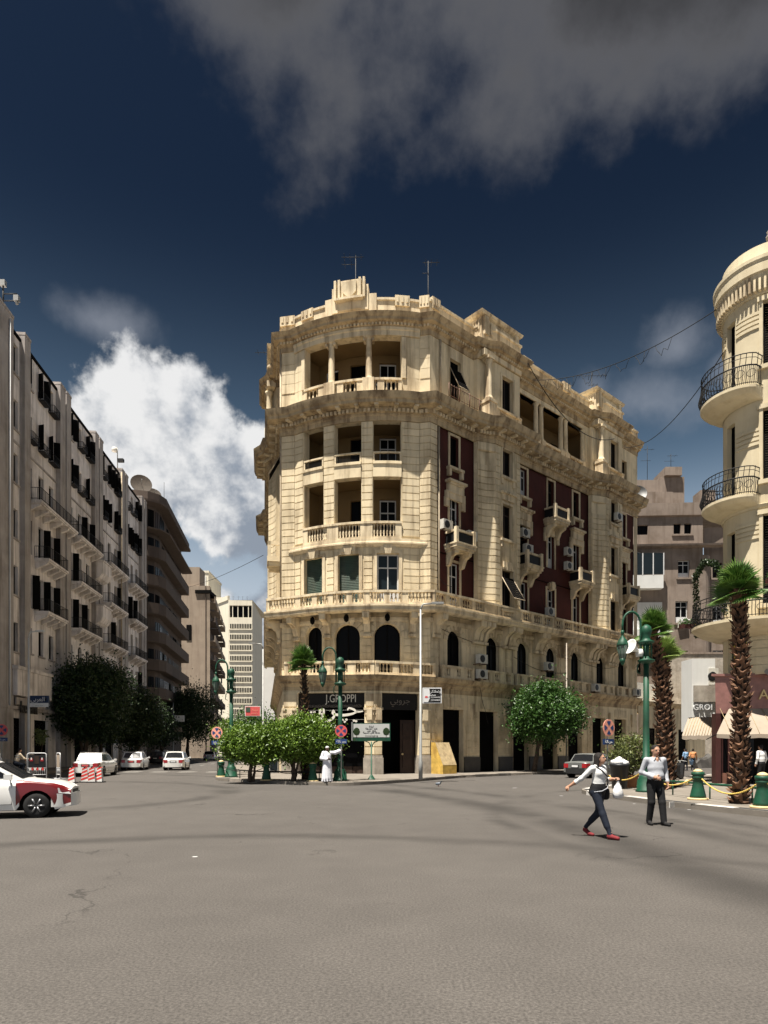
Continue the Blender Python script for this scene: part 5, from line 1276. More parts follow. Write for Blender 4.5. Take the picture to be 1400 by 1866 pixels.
for i, (u, w_, z, sz) in enumerate(((.15, 1.2, 7.35, .42), (1.2, 1.65, 7.3, .4), (2.4, 1.0, 8.45, .5), (3.6, 1.5, 8.5, .5), (3.9, 1.75, 7.9, .4))):
    x, y = fq(u, w_); t = thing('flower_box', ['leafy planter with red flower at the left end of the first-floor balcony', 'dark trailing planter low on the first-floor balcony', 'planter with pale flowers on the balcony rail left of the palm', 'planter with white flowers on the balcony rail right of the palm', 'red planter hung below the rail at the right edge'][i], 'planter', (x, y, z), 0, 'flower boxes on the first-floor balcony')
    b = MB(); b.box(-sz*.8, sz*.8, -.14, .14, 0, .22); b.build('box', 'dark_red', t); m_ = MB(); leaves(m_, (0, 0, .3), (sz, .25, .2), 160, .13, r2); m_.build('foliage', 'leaf_mid' if i % 2 else 'leaf_bright', t)
    m_ = MB(); leaves(m_, (0, 0, .36), (sz*.9, .28, .2), 26, .09, r2); m_.build('flowers', 'sign_red' if i in (0, 4) else 'sign_white', t)
gx = MB(); pts = [(*fq(.05, 1.35), 7.3), (*fq(.1, 1.3), 8.6), (*fq(.6, 1.2), 9.9), (*fq(1.2, .9), 10.4), (*fq(1.7, .7), 10.1), (*fq(2.0, .6), 9.2), (*fq(2.05, .6), 7.6)]
for i in range(len(pts)-1):
    for k in range(8):
        p = Vector(pts[i]).lerp(Vector(pts[i+1]), k/8); leaves(gx, p, (.16, .16, .16), 34, .15, r2)
tag(gx.build('garland', 'leaf_dark'), 'dark leafy garland arched over the first-floor balcony', 'garland')
# shop front: marble fascia, dark shop, awnings
G0 = Vector((14.72, 29.2)); fg = frame(G0, (1, -.12)); fgs = frame(G0+Vector((.752, .659))*7, Vector((-.752, -.659)))
sf = [fgs(0), fgs(7), fg(9)]
MB().sweep(sf, [(-.9, 3.25), (.0, 3.25), (.02, 4.85), (.1, 4.9), (.1, 5.0), (-.9, 5.05)]).build('marble_fascia', 'marble_red', rb)
lettering(rb, 'AIIH', .62, 'gold_paint', (*fg(2.35, .05), 4.05), fg.d, .05, name='shop_letters')
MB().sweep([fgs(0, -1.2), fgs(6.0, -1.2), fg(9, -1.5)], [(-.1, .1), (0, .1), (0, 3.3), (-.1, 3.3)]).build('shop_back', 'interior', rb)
MB().fbox(fg, 0, .22, -.5, 0, .14, 3.25).build('shop_pier', 'dark_red', rb); MB().fbox(fg, .25, .85, -.35, -.2, .14, 3.25).build('shop_panel', 'dark_red', rb)
MB().fbox(fg, .85, .93, -.2, -.08, .14, 3.0).build('red_post', 'red_paint', rb); MB().fbox(fg, .3, .8, -.15, .0, .14, .6).build('stall_riser', 'brick_red', rb)
for u in (2.2, 4.4): MB().fbox(fg, u, u+.12, -.3, -.1, .14, 3.25).build('shop_mullion', 'dark_red', rb)
MB().fbox(fgs, .3, 6.6, -.3, -.1, .14, 3.25).build('side_shop_glass', 'glass_dark', rb)
def awn(a, b, w0, w1, z0, z1, f, skew=0.):
    n = 12; v = []; F = []
    for i in range(n+1):
        u = a+(b-a)*i/n; s = .03*math.cos(i*2.1); k = skew*(1-i/n)
        v += [(*f(u+k, w0), z0), (*f(u+k*.5, w0+(w1-w0)*.5), z0+(z1-z0)*.5+.05-s*.5), (*f(u, w1), z1+s*.4), (*f(u, w1), z1-.18+s)]
    for i in range(n):
        for j in range(3): F.append((4*i+j, 4*i+4+j, 4*i+5+j, 4*i+1+j))
    F.append((0, 1, 2)) if skew else None
    mb = MB(); mb.add(v, F); o = mb.build('awning', 'awning', rb)
    s = MB()
    for i in range(1, n): u = a+(b-a)*i/n; s.tube([(*f(u, w0), z0+.015), (*f(u, w0+(w1-w0)*.5), z0+(z1-z0)*.5+.065), (*f(u, w1), z1+.02)], .012, 4)
    s.build('seam', 'tan_board', o)
    e = MB()
    for u in (a, b): e.tube([(*f(u, w1), z1), (*f(u, w0), z1-.2)], .02, 5)
    e.build('arm', 'metal_black', o)
awn(-.42, 6.5, .06, 1.25, 3.45, 2.3, fg, .95); fz = frame((14.75, 31.9), (.8, -.6)); awn(0, 1.45, .0, 1.3, 3.2, 2.3, fz)
fls = MB(); fls.box(-.22, .22, -.1, .1, -.14, .14); 
for i, (f_, u, w_, z, lbl) in enumerate(((fg, 2.1, .55, 4.95, 'square floodlight on a bent arm above the right awning'),)):
    t = thing('floodlight', lbl, 'floodlight', (*f_(u, w_), z), R(20)); b = MB(); b.box(-.24, .24, -.08, .08, -.18, .18); o = b.build('lamp_head', 'metal_grey', t); o.rotation_euler = (R(-50), 0, 0); b = MB(); b.tube([(0, .05, .1), (.1, .3, .55), (.15, .75, .45)], .025, 6); b.build('arm', 'metal_grey', t)
# projecting white sign box with an iron-framed oval
px_ = thing('projecting_sign', 'tall white sign box jutting over the street beside the rounded building', 'sign', (16.6, 34.1, 0), world=True)
b = MB(); b.box(15.9, 17.1, 34.0, 35.2, 2.6, 6.35); b.build('box', 'white_wall', px_)
b = MB(); b.box(15.95, 17.05, 33.86, 33.95, 4.1, 4.95); b.build('panel', 'stone_grey', px_); lettering(px_, 'GROI', .42, 'sign_white', (16.42, 33.93, 3.82), (1, 0), .04)
b = MB(); b.tube([(17.25, 34.3+.0*k, 3.7) if False else (17.15+.14*math.cos(q), 34.0+.45*math.cos(q), 3.85+1.15*math.sin(q)) for k, q in enumerate([i*math.pi/10 for i in range(21)])], .06, 6); b.build('oval_frame', 'metal_rust', px_)
ac_unit((17.0, 33.95, 5.0), 0, 'dark air conditioner on the corner of the white sign box', .5, .85)
# ================================================================== brown block closing the right-hand street
bb = thing('brown_block', 'brown plastered apartment block with rounded edge behind the palms', 'building', (34, 76, 0), world=True)
fb_ = frame((27.0, 76.0), (1, -.05)); Z = 29.6
bops = [(6.3, 7.1, 26.4, 27.6), (7.5, 8.3, 26.4, 27.6), (6.8, 8.1, 21.4, 23.4), (6.5, 7.9, 16.2, 18.7), (6.4, 7.9, 10.6, 13.0), (6.4, 7.9, 5.6, 7.4), (2.2, 3.6, 15.2, 17.6), (.6, 3.2, 21.6, 24.6, 1.0), (11.2, 12.3, 21.6, 23.4), (11.2, 12.3, 16.2, 18.4, .4), (11.2, 12.4, 10.8, 13.2), (2.2, 3.4, 26.4, 27.5), (1.2, 2.6, 10.5, 12.6)]
mb = MB(); wall(fb_, -6, 9.6, .1, Z, bops[:8]+bops[11:], .35, mb)
f2 = frame(fb_(10.2, -1.2), (1, -.05)); wall(f2, 0, 8, .1, 27.5, [(o[0]-10.2, o[1]-10.2)+o[2:] for o in bops[8:11]], .35, mb)
f3 = arcframe((*fb_(9.6, -1.2),), 1.2, math.atan2(fb_.n.y, fb_.n.x)); wall(f3, 0, 1.2*math.pi/2, .1, 24, (), .3, mb)
mb.add([(*fb_(-6), Z), (*fb_(9.6), Z), (*fb_(18, -1.2), Z), (*fb_(18, -14), Z), (*fb_(-6, -14), Z)], [(0, 1, 2, 3, 4)]); mb.build('wall', 'brown_bldg', bb)
MB().sweep([fb_(-6), fb_(9.8), fb_(18, .2)], [(0, 24.8), (.7, 24.9), (.75, 25.1), (0, 25.3)]).build('cornice', 'brown_bldg', bb); MB().sweep([fb_(-6), fb_(9.8), fb_(18, .2)], [(0, 28.4), (.3, 28.5), (.35, 29.9), (0, 30.0)]).build('parapet', 'brown_bldg', bb)
for k, o in enumerate(bops):
    f_, oo = (f2, (o[0]-10.2, o[1]-10.2)+o[2:]) if 8 <= k < 11 else (fb_, o)
    window(bb, f_, oo, -.3, ('dark', 'dark', 'casement', 'casement', 'roller', 'dark', 'dark', 'casement', 'glazed', 'casement', 'casement', 'dark', 'dark')[k], framemat=None if k != 4 else 'shutter_green', glass='glass_dark' if k != 4 else 'shutter_green')
    if k in (2, 3, 4, 8, 9, 10, 0, 1): MB().fbox(f_, oo[0]-.2, oo[1]+.2, 0, .15, o[2]-.2, o[2]).build('sill', 'brown_bldg', bb)
for z, m_ in ((20.2, 'white_wall'), (14.0, 'white_wall')):
    s = MB(); s.fbox(fb_, .1, 4.8, 0, 1.0, z-.2, z+1.3); s.build('balcony', m_, bb)
MB().fbox(fb_, .1, 4.8, .8, .95, 21.6, 24.0).build('enclosure_glass', 'glass_blue', bb); MB().fbox(fb_, 0, 5.0, .0, .05, 14.0, 18.6).build('painted_recess', 'white_wall', bb)
for k in range(5): MB().fbox(fb_, .1+k*1.17, .2+k*1.17, .95, 1.02, 21.5, 24.0).build('enclosure_post', 'white_paint', bb)
mb = MB(); mb.box(28, 33, 78, 84, 29.9, 33.6); mb.box(33.5, 36.5, 80, 84, 29.9, 34.8); mb.box(34, 36, 79.5, 83, 34.8, 35.8); mb.box(38, 39.8, 79, 81, 29.9, 32.8); mb.box(26.5, 34, 77.5, 84, 29.9, 32); mb.build('roof_huts', 'brown_bldg', bb)
low_w = thing('boundary_wall', 'grey plain wall in front of the brown block', 'wall', (36, 70, 0), world=True); mb = MB(); mb.box(30.5, 36.8, 70, 71, 0, 11.8); mb.build('wall_face', 'stone_grey', low_w); mb = MB(); mb.box(30.4, 36.9, 69.9, 71.1, 11.8, 12.0); mb.build('coping', 'brown_bldg', low_w)
for i, (u, z) in enumerate(((7.3, 15.6), (7.2, 9.6), (12.0, 3.8))):
    x, y = (fb_(u, .34) if u < 10 else f2(u-10.2, .4)); ac_unit((x, y, z), 0, ['white air conditioner under the white window of the brown block', 'white air conditioner under the green shutters of the brown block', 'air conditioner low on the brown block'][i], 1.1, .8)
dish('satellite_dish', 'black satellite dish on the brown roof beside the corner building', (29.4, 76.6, 30.0), 1.1, R(-10), 70, 'plastic_black'); dish('satellite_dish', 'tiny dish left on the brown roof', (27.9, 78.4, 33.6), .35, 0, 60)
for i, (x, y, z, h) in enumerate(((29.5, 79, 33.6, 3.2), (31.6, 79, 33.6, 4.5), (35.3, 81, 35.8, 2.2), (42.5, 79, 30, 6.0))):
    mast('roof_aerial', ['bent aerial left on the brown roof', 'tall aerial on the brown roof', 'short rod on the brown roof hut', 'tall aerial on the brown roof beside the rounded building'][i], 'aerial', x, y, z, h, [(h*.9, .2, 1.3, 2), (h*.6, -.2, 1.2, 0)], group='aerials on the brown roof')
# aerials on the corner building
ra = [(-1.9, 44.2, 28.7, 6.1, [(6.0, -.2, 1.5, 4), (5.5, -.5, .9, 2)], 'tall aerial above the crest of the corner building'), (2.9, 43.2, 28.7, 5.0, [(4.9, .2, 1.1, 3), (4.2, -.2, .4, 0)], 'aerial over the right end of the bowed front'), (7.6, 46.6, 30.5, 1.3, [(1.2, 0, 1.2, 4)], 'low aerial on the first roof block'), (18.0, 57.0, 28.7, 5.6, [(5.3, 0, 2.6, 5), (4.5, .1, .9, 3)], 'aerial with wide bars before the far roof block'), (-8.2, 48.5, 30.3, .7, [(.6, -.4, 1.8, 4)], 'flat aerial poking out left of the bowed front')]
for x, y, z, h, bars, lbl in ra: mast('roof_aerial', lbl, 'aerial', x, y, z, h, bars, group='aerials on the corner building')
# cables across the right-hand street
def cable(a, b, sag, r, label, loops=False, name='cable'):
    a = Vector(a); b = Vector(b); pts = [a.lerp(b, k/40)-Vector((0, 0, sag*4*(k/40)*(1-k/40))) for k in range(41)]; mb = MB(); mb.tube(pts, r, 5)
    if loops:
        q = random.Random(4)
        for k in range(2, 34, 4):
            p0, p1 = pts[k], pts[k+3]; mb.tube([p0.lerp(p1, j/8)-Vector((0, 0, q.uniform(.35, .75)*4*(j/8)*(1-j/8))) for j in range(9)], r*.7, 4)
            if q.random() < .6: mb.tube([pts[k+2], pts[k+2]-Vector((.05, 0, q.uniform(.3, .7)))], r*.6, 4)
    tag(mb.build(name, 'cable'), label, 'cable'); 
cable((*fr(9.0, 1.2), 27.6), (*fq(.9, .3), 22.3), .9, .02, 'string light cable with loops strung from cornice to rounded building', True)
cable((*fr(21.5, 1.4), 26.6), (*fq(1.3, .1), 20.0), 1.2, .022, 'plain cable sagging from the far tower bay to the rounded building')
cable((*fr(7.9, 1.6), 28.2), (*fr(19.8, 1.3), 26.8), 1.7, .028, 'pale cable sagging along the top of the street front')
cable((-29.6, 92, 24.0), (*flm(3, 1.2), 15.2), .5, .018, 'thin cable across the left street')
# ================================================================== trees, palms and plants
def crown_mesh(center, rad, nclump, nleaf, size, seed, clump=.28, flat=0., m='leaf_mid', top_bias=.0):
    q = random.Random(seed); mb = MB(); c = Vector(center); cl = []
    while len(cl) < nclump:
        p = Vector((q.uniform(-1, 1), q.uniform(-1, 1), q.uniform(-1, 1)))
        if .45 < p.length <= 1.0:
            if flat and p.z < -.2 and q.random() < flat: continue
            cl.append(Vector((p.x*rad[0], p.y*rad[1], p.z*rad[2]))*q.uniform(.86, 1.06))
    per = nleaf//nclump; s0 = clump*.75*min(rad)
    for k in cl:
        s = s0*q.uniform(.6, 1.35)
        for _ in range(per):
            leaf(mb, c+k+Vector((q.gauss(0, s), q.gauss(0, s), q.gauss(0, s*.75))), size*q.uniform(.55, 1.3), q)
    for _ in range(nleaf//4):
        p = Vector((q.gauss(0, .42)*rad[0], q.gauss(0, .42)*rad[1], q.gauss(0, .42)*rad[2])); leaf(mb, c+p, size*q.uniform(.6, 1.2), q)
    return mb
def limb(mb, a, b, r0, r1, q, n=6, wob=.12):
    a = Vector(a); b = Vector(b); l = (b-a).length; pts = []; rs = []
    for i in range(n+1):
        t = i/n; j = Vector((q.gauss(0, 1), q.gauss(0, 1), q.gauss(0, .4)))*wob*l*.2*math.sin(math.pi*t); pts.append(a.lerp(b, t)+j); rs.append(r0+(r1-r0)*t)
    mb.tube(pts, rs, 8); return pts
def tree(name, label, loc, trunk_h, r, ccen, crad, nclump, nleaf, size, seed, m='leaf_mid', stems=1, lean=(0, 0), group=None, flat=0., clump=.28):
    t = thing(name, label, 'tree', loc, 0, group); q = random.Random(seed)
    mb = MB(); cc = Vector(ccen)
    for s in range(stems):
        a = Vector((q.uniform(-.12, .12)*(stems > 1), q.uniform(-.12, .12)*(stems > 1), 0)); b = Vector((lean[0]+(q.uniform(-.5, .5)*stems*.35 if stems > 1 else 0), lean[1]+(q.uniform(-.3, .3) if stems > 1 else 0), trunk_h))
        rr_ = r*(1 if s == 0 else .6); limb(mb, a-Vector((0, 0, .05)), b, rr_*1.25, rr_*.75, q)
        for k in range(5):
            e = cc+Vector((q.uniform(-.65, .65)*crad[0], q.uniform(-.65, .65)*crad[1], q.uniform(-.3, .6)*crad[2])); limb(mb, b-Vector((0, 0, .05)), e, rr_*.55, rr_*.12, q)
    mb.build('trunk', 'bark', t)
    crown_mesh(ccen, crad, nclump, nleaf, size, seed, clump, flat, m).build('crown', m, t)
    return t
tree('clipped_tree', 'bright green clipped tree at the left end of the planted island', (-6.4, 32.0, .146), .85, .10, (0, 0, 1.72), (1.3, 1.05, .82), 160, 40000, .15, 31, 'leaf_bright', 2, flat=.55, group='clipped trees on the island')
tree('clipped_tree', 'taller bright green clipped tree beside the man in the white robe', (-4.25, 31.7, .146), .95, .10, (.25, 0, 1.95), (1.62, 1.15, 1.05), 180, 50000, .15, 32, 'leaf_bright', 3, flat=.5, group='clipped trees on the island')
tree('small_tree', 'small pale green tree behind the no stopping sign on the left', (-9.3, 39.5, .146), 1.5, .06, (0, 0, 2.6), (.95, .9, .75), 30, 2200, .13, 33, 'leaf_bright', 1)
x, y = fr(7.9, 2.55)
tree('street_tree', 'round green street tree before the shops of the corner building', (x-.35, y, .146), 1.7, .15, (.75, 0, 3.9), (2.15, 2.0, 1.95), 150, 30000, .21, 34, 'leaf_mid', 1, lean=(.25, 0), flat=.2)
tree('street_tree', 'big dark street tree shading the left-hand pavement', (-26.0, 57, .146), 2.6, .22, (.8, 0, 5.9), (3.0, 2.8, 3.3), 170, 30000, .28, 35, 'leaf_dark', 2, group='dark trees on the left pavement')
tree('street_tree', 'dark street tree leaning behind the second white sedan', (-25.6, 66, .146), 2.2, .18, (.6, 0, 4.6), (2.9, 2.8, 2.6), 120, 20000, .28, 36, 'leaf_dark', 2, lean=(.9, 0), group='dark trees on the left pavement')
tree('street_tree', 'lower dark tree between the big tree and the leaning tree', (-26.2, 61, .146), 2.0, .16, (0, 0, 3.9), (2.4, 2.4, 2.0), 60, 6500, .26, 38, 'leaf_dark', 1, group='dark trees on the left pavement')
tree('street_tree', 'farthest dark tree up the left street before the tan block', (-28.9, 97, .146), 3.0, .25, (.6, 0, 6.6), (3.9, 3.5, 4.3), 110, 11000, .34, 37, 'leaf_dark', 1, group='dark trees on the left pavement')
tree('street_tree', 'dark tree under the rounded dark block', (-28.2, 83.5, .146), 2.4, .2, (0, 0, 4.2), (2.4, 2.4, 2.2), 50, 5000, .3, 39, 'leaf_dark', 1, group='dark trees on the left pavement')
tree('street_tree', 'leafy tree beyond the planted island up the left street', (-13.2, 66, .146), 2.0, .15, (0, 0, 3.6), (2.6, 2.4, 2.0), 60, 5500, .24, 41, 'leaf_mid', 1)
tree('sapling', 'thin sapling with few pale leaves beside the left lamp post', (-24.0, 46.0, .146), 2.0, .035, (.1, 0, 2.35), (.45, .4, .75), 12, 260, .2, 40, 'leaf_olive', 1, lean=(.15, 0), clump=.35)
# fan palms
def fan_mesh(seed, n=26, L_=.66, stem=.26):
    q = random.Random(seed); mb = MB(); mb.tube([(0, 0, 0), (0, stem*.6, .04), (0, stem, .03)], [.022, .014, .01], 5)
    for i in range(n):
        a = R(-100+200*i/(n-1)); l = L_*(.78+.22*math.cos(a*.7))*q.uniform(.9, 1.05); w = .040
        d = Vector((math.sin(a), math.cos(a), 0)); s = Vector((d.y, -d.x, 0)); b = Vector((0, stem, .03)); fold = Vector((0, 0, .028))
        droop = -.04*(l/L_)
        p0 = b; p1 = b+d*l*.55; p2 = b+d*l+Vector((0, 0, droop))
        v = [p0, p1-s*w*.75, p1+fold, p1+s*w*.75, p2]; mb.add(v, [(0, 1, 2), (0, 2, 3), (1, 4, 2), (2, 4, 3)])
    me = bpy.data.meshes.new('frond'); me.from_pydata([tuple(v) for v in mb.v], [], mb.f); return me
fronds = []
for pm in ('palm_leaf', 'palm_leaf_pale'):
    g = []
    for s in range(4):
        me = fan_mesh(50+s); me.materials.append(M[pm]); g.append(me)
    fronds.append(g)
def boot_mesh(seed):
    q = random.Random(seed); mb = MB(); w = .10; h = .21
    # a split leaf base: two lips rising from a point, leaning outward
    v = [(-w*.25, .0, -h*.5), (w*.25, .0, -h*.5), (-w, .05, .02), (-w*.3, .085, .03), (w*.3, .085, .03), (w, .05, .02), (-w*.95, .09, h*.55), (w*.95, .09, h*.5), (0, .03, h*.2)]
    f = [(0, 1, 4, 3), (0, 3, 2), (1, 5, 4), (2, 3, 6), (4, 5, 7), (3, 4, 8), (3, 8, 6), (4, 7, 8), (2, 6, 8), (5, 8, 7), (0, 2, 8), (1, 8, 5)]
    v = [(x*q.uniform(.9, 1.1), y*q.uniform(.9, 1.2), z) for x, y, z in v]
    me = bpy.data.meshes.new('leaf_base'); me.from_pydata(v, [], f); me.materials.append(M['palm_boot']); return me
boots = [boot_mesh(k) for k in range(4)]
def palm(label, base, top, r0, r1, nfr, size, seed, nboot, pale=False, bscale=1., group='fan palms by the square'):
    t = thing('fan_palm', label, 'palm tree', base, 0, group); q = random.Random(seed); tp = Vector(top)-Vector(base)
    n = 16; pts = []; rs = []
    for i in range(n+1):
        s = i/n; bow = math.sin(math.pi*s)*.12*tp.length*.1; pts.append(tp*s+Vector((bow, 0, 0))); rs.append((r0+(r1-r0)*s)*(1.18 if i == 0 else 1))
    mb = MB(); mb.tube(pts, rs, 12); mb.build('trunk', 'palm_core', t)
    rows = nboot
    for k in range(rows):
        s = (k+.5)/rows; i = min(n-1, int(s*n)); p = pts[i].lerp(pts[i+1], s*n-i); a = k*2.39996+q.uniform(-.15, .15); r = r0+(r1-r0)*s
        o = bpy.data.objects.new('leaf_base', boots[k % 4]); col.objects.link(o); o.parent = t
        d = Vector((math.cos(a), math.sin(a), 0)); o.location = p+d*(r-.015)+Vector((0, 0, 0)); sc = bscale*q.uniform(.8, 1.25)
        o.scale = (sc, sc*q.uniform(.8, 1.4), sc*q.uniform(.85, 1.2)); o.rotation_euler = (q.uniform(-.55, .15), q.uniform(-.55, .55), a-math.pi/2+q.uniform(-.3, .3))
    for k in range(nfr):
        o = bpy.data.objects.new('frond', fronds[1 if pale else 0][k % 4]); col.objects.link(o); o.parent = t
        a = k*2.39996; el_ = 86-100*(k/nfr)**1.1; o.location = tp+Vector((0, 0, .06-.35*k/nfr)); sc = size*q.uniform(.85, 1.12)
        o.scale = (sc, sc, sc); m_ = Matrix.Rotation(a, 3, 'Z') @ Matrix.Rotation(R(el_)+q.uniform(-.15, .15), 3, 'X') @ Matrix.Rotation(q.uniform(-.5, .5), 3, 'Y'); o.rotation_euler = m_.to_euler()
    return t
palm('small fan palm rising out of the clipped trees', (-3.95, 33.0, .146), (-4.05, 33.0, 6.05), .17, .11, 26, .95, 61, 110, bscale=.9)
palm('tall fan palm standing right behind the green lamp post', (10.75, 25.2, .146), (10.32, 25.2, 6.35), .185, .125, 26, .82, 62, 200, bscale=1.0)
palm('pale-fronded fan palm half hidden behind the tall palm', (11.45, 26.4, .146), (11.25, 26.6, 5.5), .21, .14, 20, 1.0, 63, 140, True, bscale=1.05)
palm('nearest fan palm by the kerb in front of the rounded building', (9.86, 18.3, .146), (9.86, 18.3, 6.15), .18, .12, 26, .86, 64, 230, bscale=1.0)
# potted bush and bin
t = thing('potted_bush', 'potted olive-green bush beside the rubbish bin', 'plant', (9.75, 26.0, .146)); b = MB(); b.lathe([(.2, 0), (.27, .42), (.3, .43), (.3, .5), (.26, .5), (.24, .4)], 14); b.build('pot', 'terracotta', t)
b = MB(); q = random.Random(3); 
for k in range(7): limb(b, (0, 0, .4), (q.uniform(-.7, .7), q.uniform(-.5, .5), q.uniform(1.0, 2.0)), .025, .008, q)
b.build('stems', 'bark', t); crown_mesh((.05, 0, 1.35), (.95, .7, .75), 40, 2600, .12, 71, .3).build('foliage', 'leaf_olive', t)
t = thing('rubbish_bin', 'black rubbish bin heaped with white bags', 'bin', (9.05, 25.3, .146)); b = MB(); b.lathe([(.27, 0), (.34, .85), (.37, .86), (.37, .95), (.33, .95), (.3, .9)], 16); b.build('bin_body', 'plastic_black', t)
for k, (x, y, z, s) in enumerate(((-.12, -.05, 1.0, .24), (.16, .0, .98, .2), (.02, .1, 1.1, .18))):
    b = MB(); q = random.Random(k); b.lathe([(s*.5, -s*.5), (s, -s*.1), (s*.85, s*.35), (s*.3, s*.6), (s*.12, s*.75)], 9); b.v = [(vx+x+q.uniform(-.03, .03), vy+y+q.uniform(-.03, .03), vz+z) for vx, vy, vz in b.v]; b.build('rubbish_bag', 'bag_white', t, smooth=True)
# ================================================================== street furniture
def green_lamp(label, loc, rz=0):
    t = thing('street_lamp', label, 'street lamp', loc, rz, 'green cast-iron lamps')
    b = MB(); b.lathe([(.36, 0), (.36, .07), (.32, .1), (.30, .42), (.24, .5), (.25, .56), (.17, .6), (.155, .85), (.175, .88), (.175, .93), (.135, .96), (.13, 1.15), (.16, 1.18), (.16, 1.23), (.12, 1.26), (.105, 2.4), (.095, 4.6)], 18); b.build('post', 'green_paint', t)
    b = MB(); b.lathe([(.12, 4.55), (.28, 4.62), (.30, 4.68), (.14, 4.74), (.13, 4.8)], 14); b.lathe([(.12, 5.22), (.26, 5.28), (.28, 5.34), (.15, 5.40), (.14, 5.46), (.17, 5.62), (.2, 5.72), (.16, 5.86), (.06, 5.94)], 14); b.lathe([(.12, 4.78), (.10, 5.0), (.12, 5.26)], 10); b.build('collar', 'green_paint', t)
    b = MB()
    for k in range(6): a = k*math.pi/3; b.tube([(.2*math.cos(a), .2*math.sin(a), 4.7), (.2*math.cos(a), .2*math.sin(a), 5.3)], .018, 5)
    b.build('cage', 'green_paint', t)
    b = MB(); pts = [(-.2, 0, 4.65), (-.2, 0, 5.6)]+[(-.52+.32*math.cos(q), 0, 5.95+.45*math.sin(q)) for q in [k*math.pi/12 for k in range(13)]]+[(-.84, 0, 5.72)]; b.tube(pts, .042, 8); b.tube([(-.2, 0, 4.2), (-.32, 0, 4.25), (-.3, 0, 4.5), (-.2, 0, 4.62)], .022, 6); b.build('arm', 'green_paint', t)
    b = MB(); b.lathe([(.05, 5.74), (.07, 5.66), (.04, 5.6), (.05, 5.52), (.17, 5.36), (.21, 5.24), (.21, 5.18)], 8, (-.84, 0, 0)); lh = b.build('lantern', 'green_paint', t)
    b = MB(); b.lathe([(.19, 5.19), (.15, 4.9), (.10, 4.72)], 8, (-.84, 0, 0), smooth=False); b.build('lantern_glass', 'lamp_glass', lh)
    b = MB(); b.lathe([(.11, 4.73), (.09, 4.62), (.03, 4.5)], 8, (-.84, 0, 0))
    for k in range(8): a = k*math.pi/4; b.tube([(-.84+.2*math.cos(a), .2*math.sin(a), 5.18), (-.84+.11*math.cos(a), .11*math.sin(a), 4.72)], .01, 4)
    b.build('lantern_ribs', 'green_paint', lh); return t
green_lamp('green cast-iron lamp beside the man in the white robe', (-2.1, 31.6, .146)); green_lamp('green cast-iron lamp at the left end of the planted island', (-8.35, 36.0, .146)); green_lamp('green cast-iron lamp with white loudspeaker before the palms', (9.32, 23.4, .146))
t = thing('loudspeaker', 'white horn loudspeaker fixed to the right-hand green lamp', 'loudspeaker', (9.0, 23.35, 5.15)); b = MB(); b.lathe([(.06, 0), (.09, .12), (.16, .28), (.27, .38), (.28, .40), (.25, .38)], 14); o = b.build('horn', 'white_wall', t, smooth=True); o.rotation_euler = (R(70), 0, R(-65)); b = MB(); b.lathe([(.12, -.1), (.14, 0), (.12, .16)], 10, (.08, .05, -.1)); b.build('driver', 'white_wall', t)
def grey_pole(label, loc, h, arm, r=.07, m='metal_grey', arm_h=.45):
    t = thing('lamp_post', label, 'lamp post', loc, 0, 'plain grey lamp posts'); b = MB(); b.tube([(0, 0, 0), (0, 0, .9), (0, 0, .95), (0, 0, h)], [r*1.35, r*1.35, r, r*.62], 10); b.build('post', m, t)
    if arm:
        s = 1 if arm > 0 else -1; a = abs(arm); b = MB(); b.tube([(0, 0, h-.05), (s*.05, 0, h+arm_h*.5), (s*.25*a, 0, h+arm_h*.9), (s*a, 0, h+arm_h)], r*.55, 8); b.build('arm', m, t)
        b = MB(); b.box(min(s*a, s*(a+.6)), max(s*a, s*(a+.6)), -.1, .1, arm_h+h-.03, arm_h+h+.07); b.build('lamp_head', m, t)
    return t
grey_pole('pale lamp post with shop sign at the corner kerb', (1.83, 32.9, .146), 8.5, .55, .075, 'metal_grey', .3)
grey_pole('pale lamp post with blue sign on the left pavement', (-25.1, 46.5, .146), 9.4, .5, .09, 'white_paint')
grey_pole('lamp post with red sign up the left street', (-10.1, 55, .146), 9.9, -.6, .09); grey_pole('dark sign pole before the rounded dark block', (-26.9, 84, .146), 7.5, 0, .08)
x, y = fr(10.9, 2.7); grey_pole('grey pole rising out of the round street tree', (x, y, .146), 9.0, 0, .06, 'stone_grey'); grey_pole('small lamp post in front of the brown block', (24.9, 60, .0), 9.2, .7, .07, 'metal_black')
def panel_sign(name, label, loc, w_, h_, d, m, rz=0, border=None):
    t = thing(name, label, 'sign', loc, rz); b = MB(); b.box(-w_/2, w_/2, 0, d, -h_/2, h_/2); b.build('box', border or m, t)
    if border: b = MB(); b.box(-w_/2+.05, w_/2-.05, -.012, .0, -h_/2+.05, h_/2-.05); b.build('face', m, t)
    return t
t = panel_sign('pole_sign', 'black and white lit-box sign on the corner lamp post', (2.4, 32.85, 4.35), .95, .78, .22, 'sign_black', 0, 'sign_white')
b = MB(); b.add([(-.42, -.02, -.33), (-.2, -.02, -.33), (-.12, -.02, -.15), (-.1, -.02, .05), (-.14, -.02, .33), (-.42, -.02, .33)], [(0, 1, 2, 3, 4, 5)]); b.build('white_field', 'sign_white', t)
b = MB(); b.add([(-.37, -.026, -.12), (-.2, -.026, -.12), (-.23, -.026, -.03), (-.34, -.026, -.03)], [(0, 1, 2, 3)]); b.build('red_mark', 'sign_red', t)
AR = lambda s: ''.join(chr(int(c, 16)) for c in s.split())
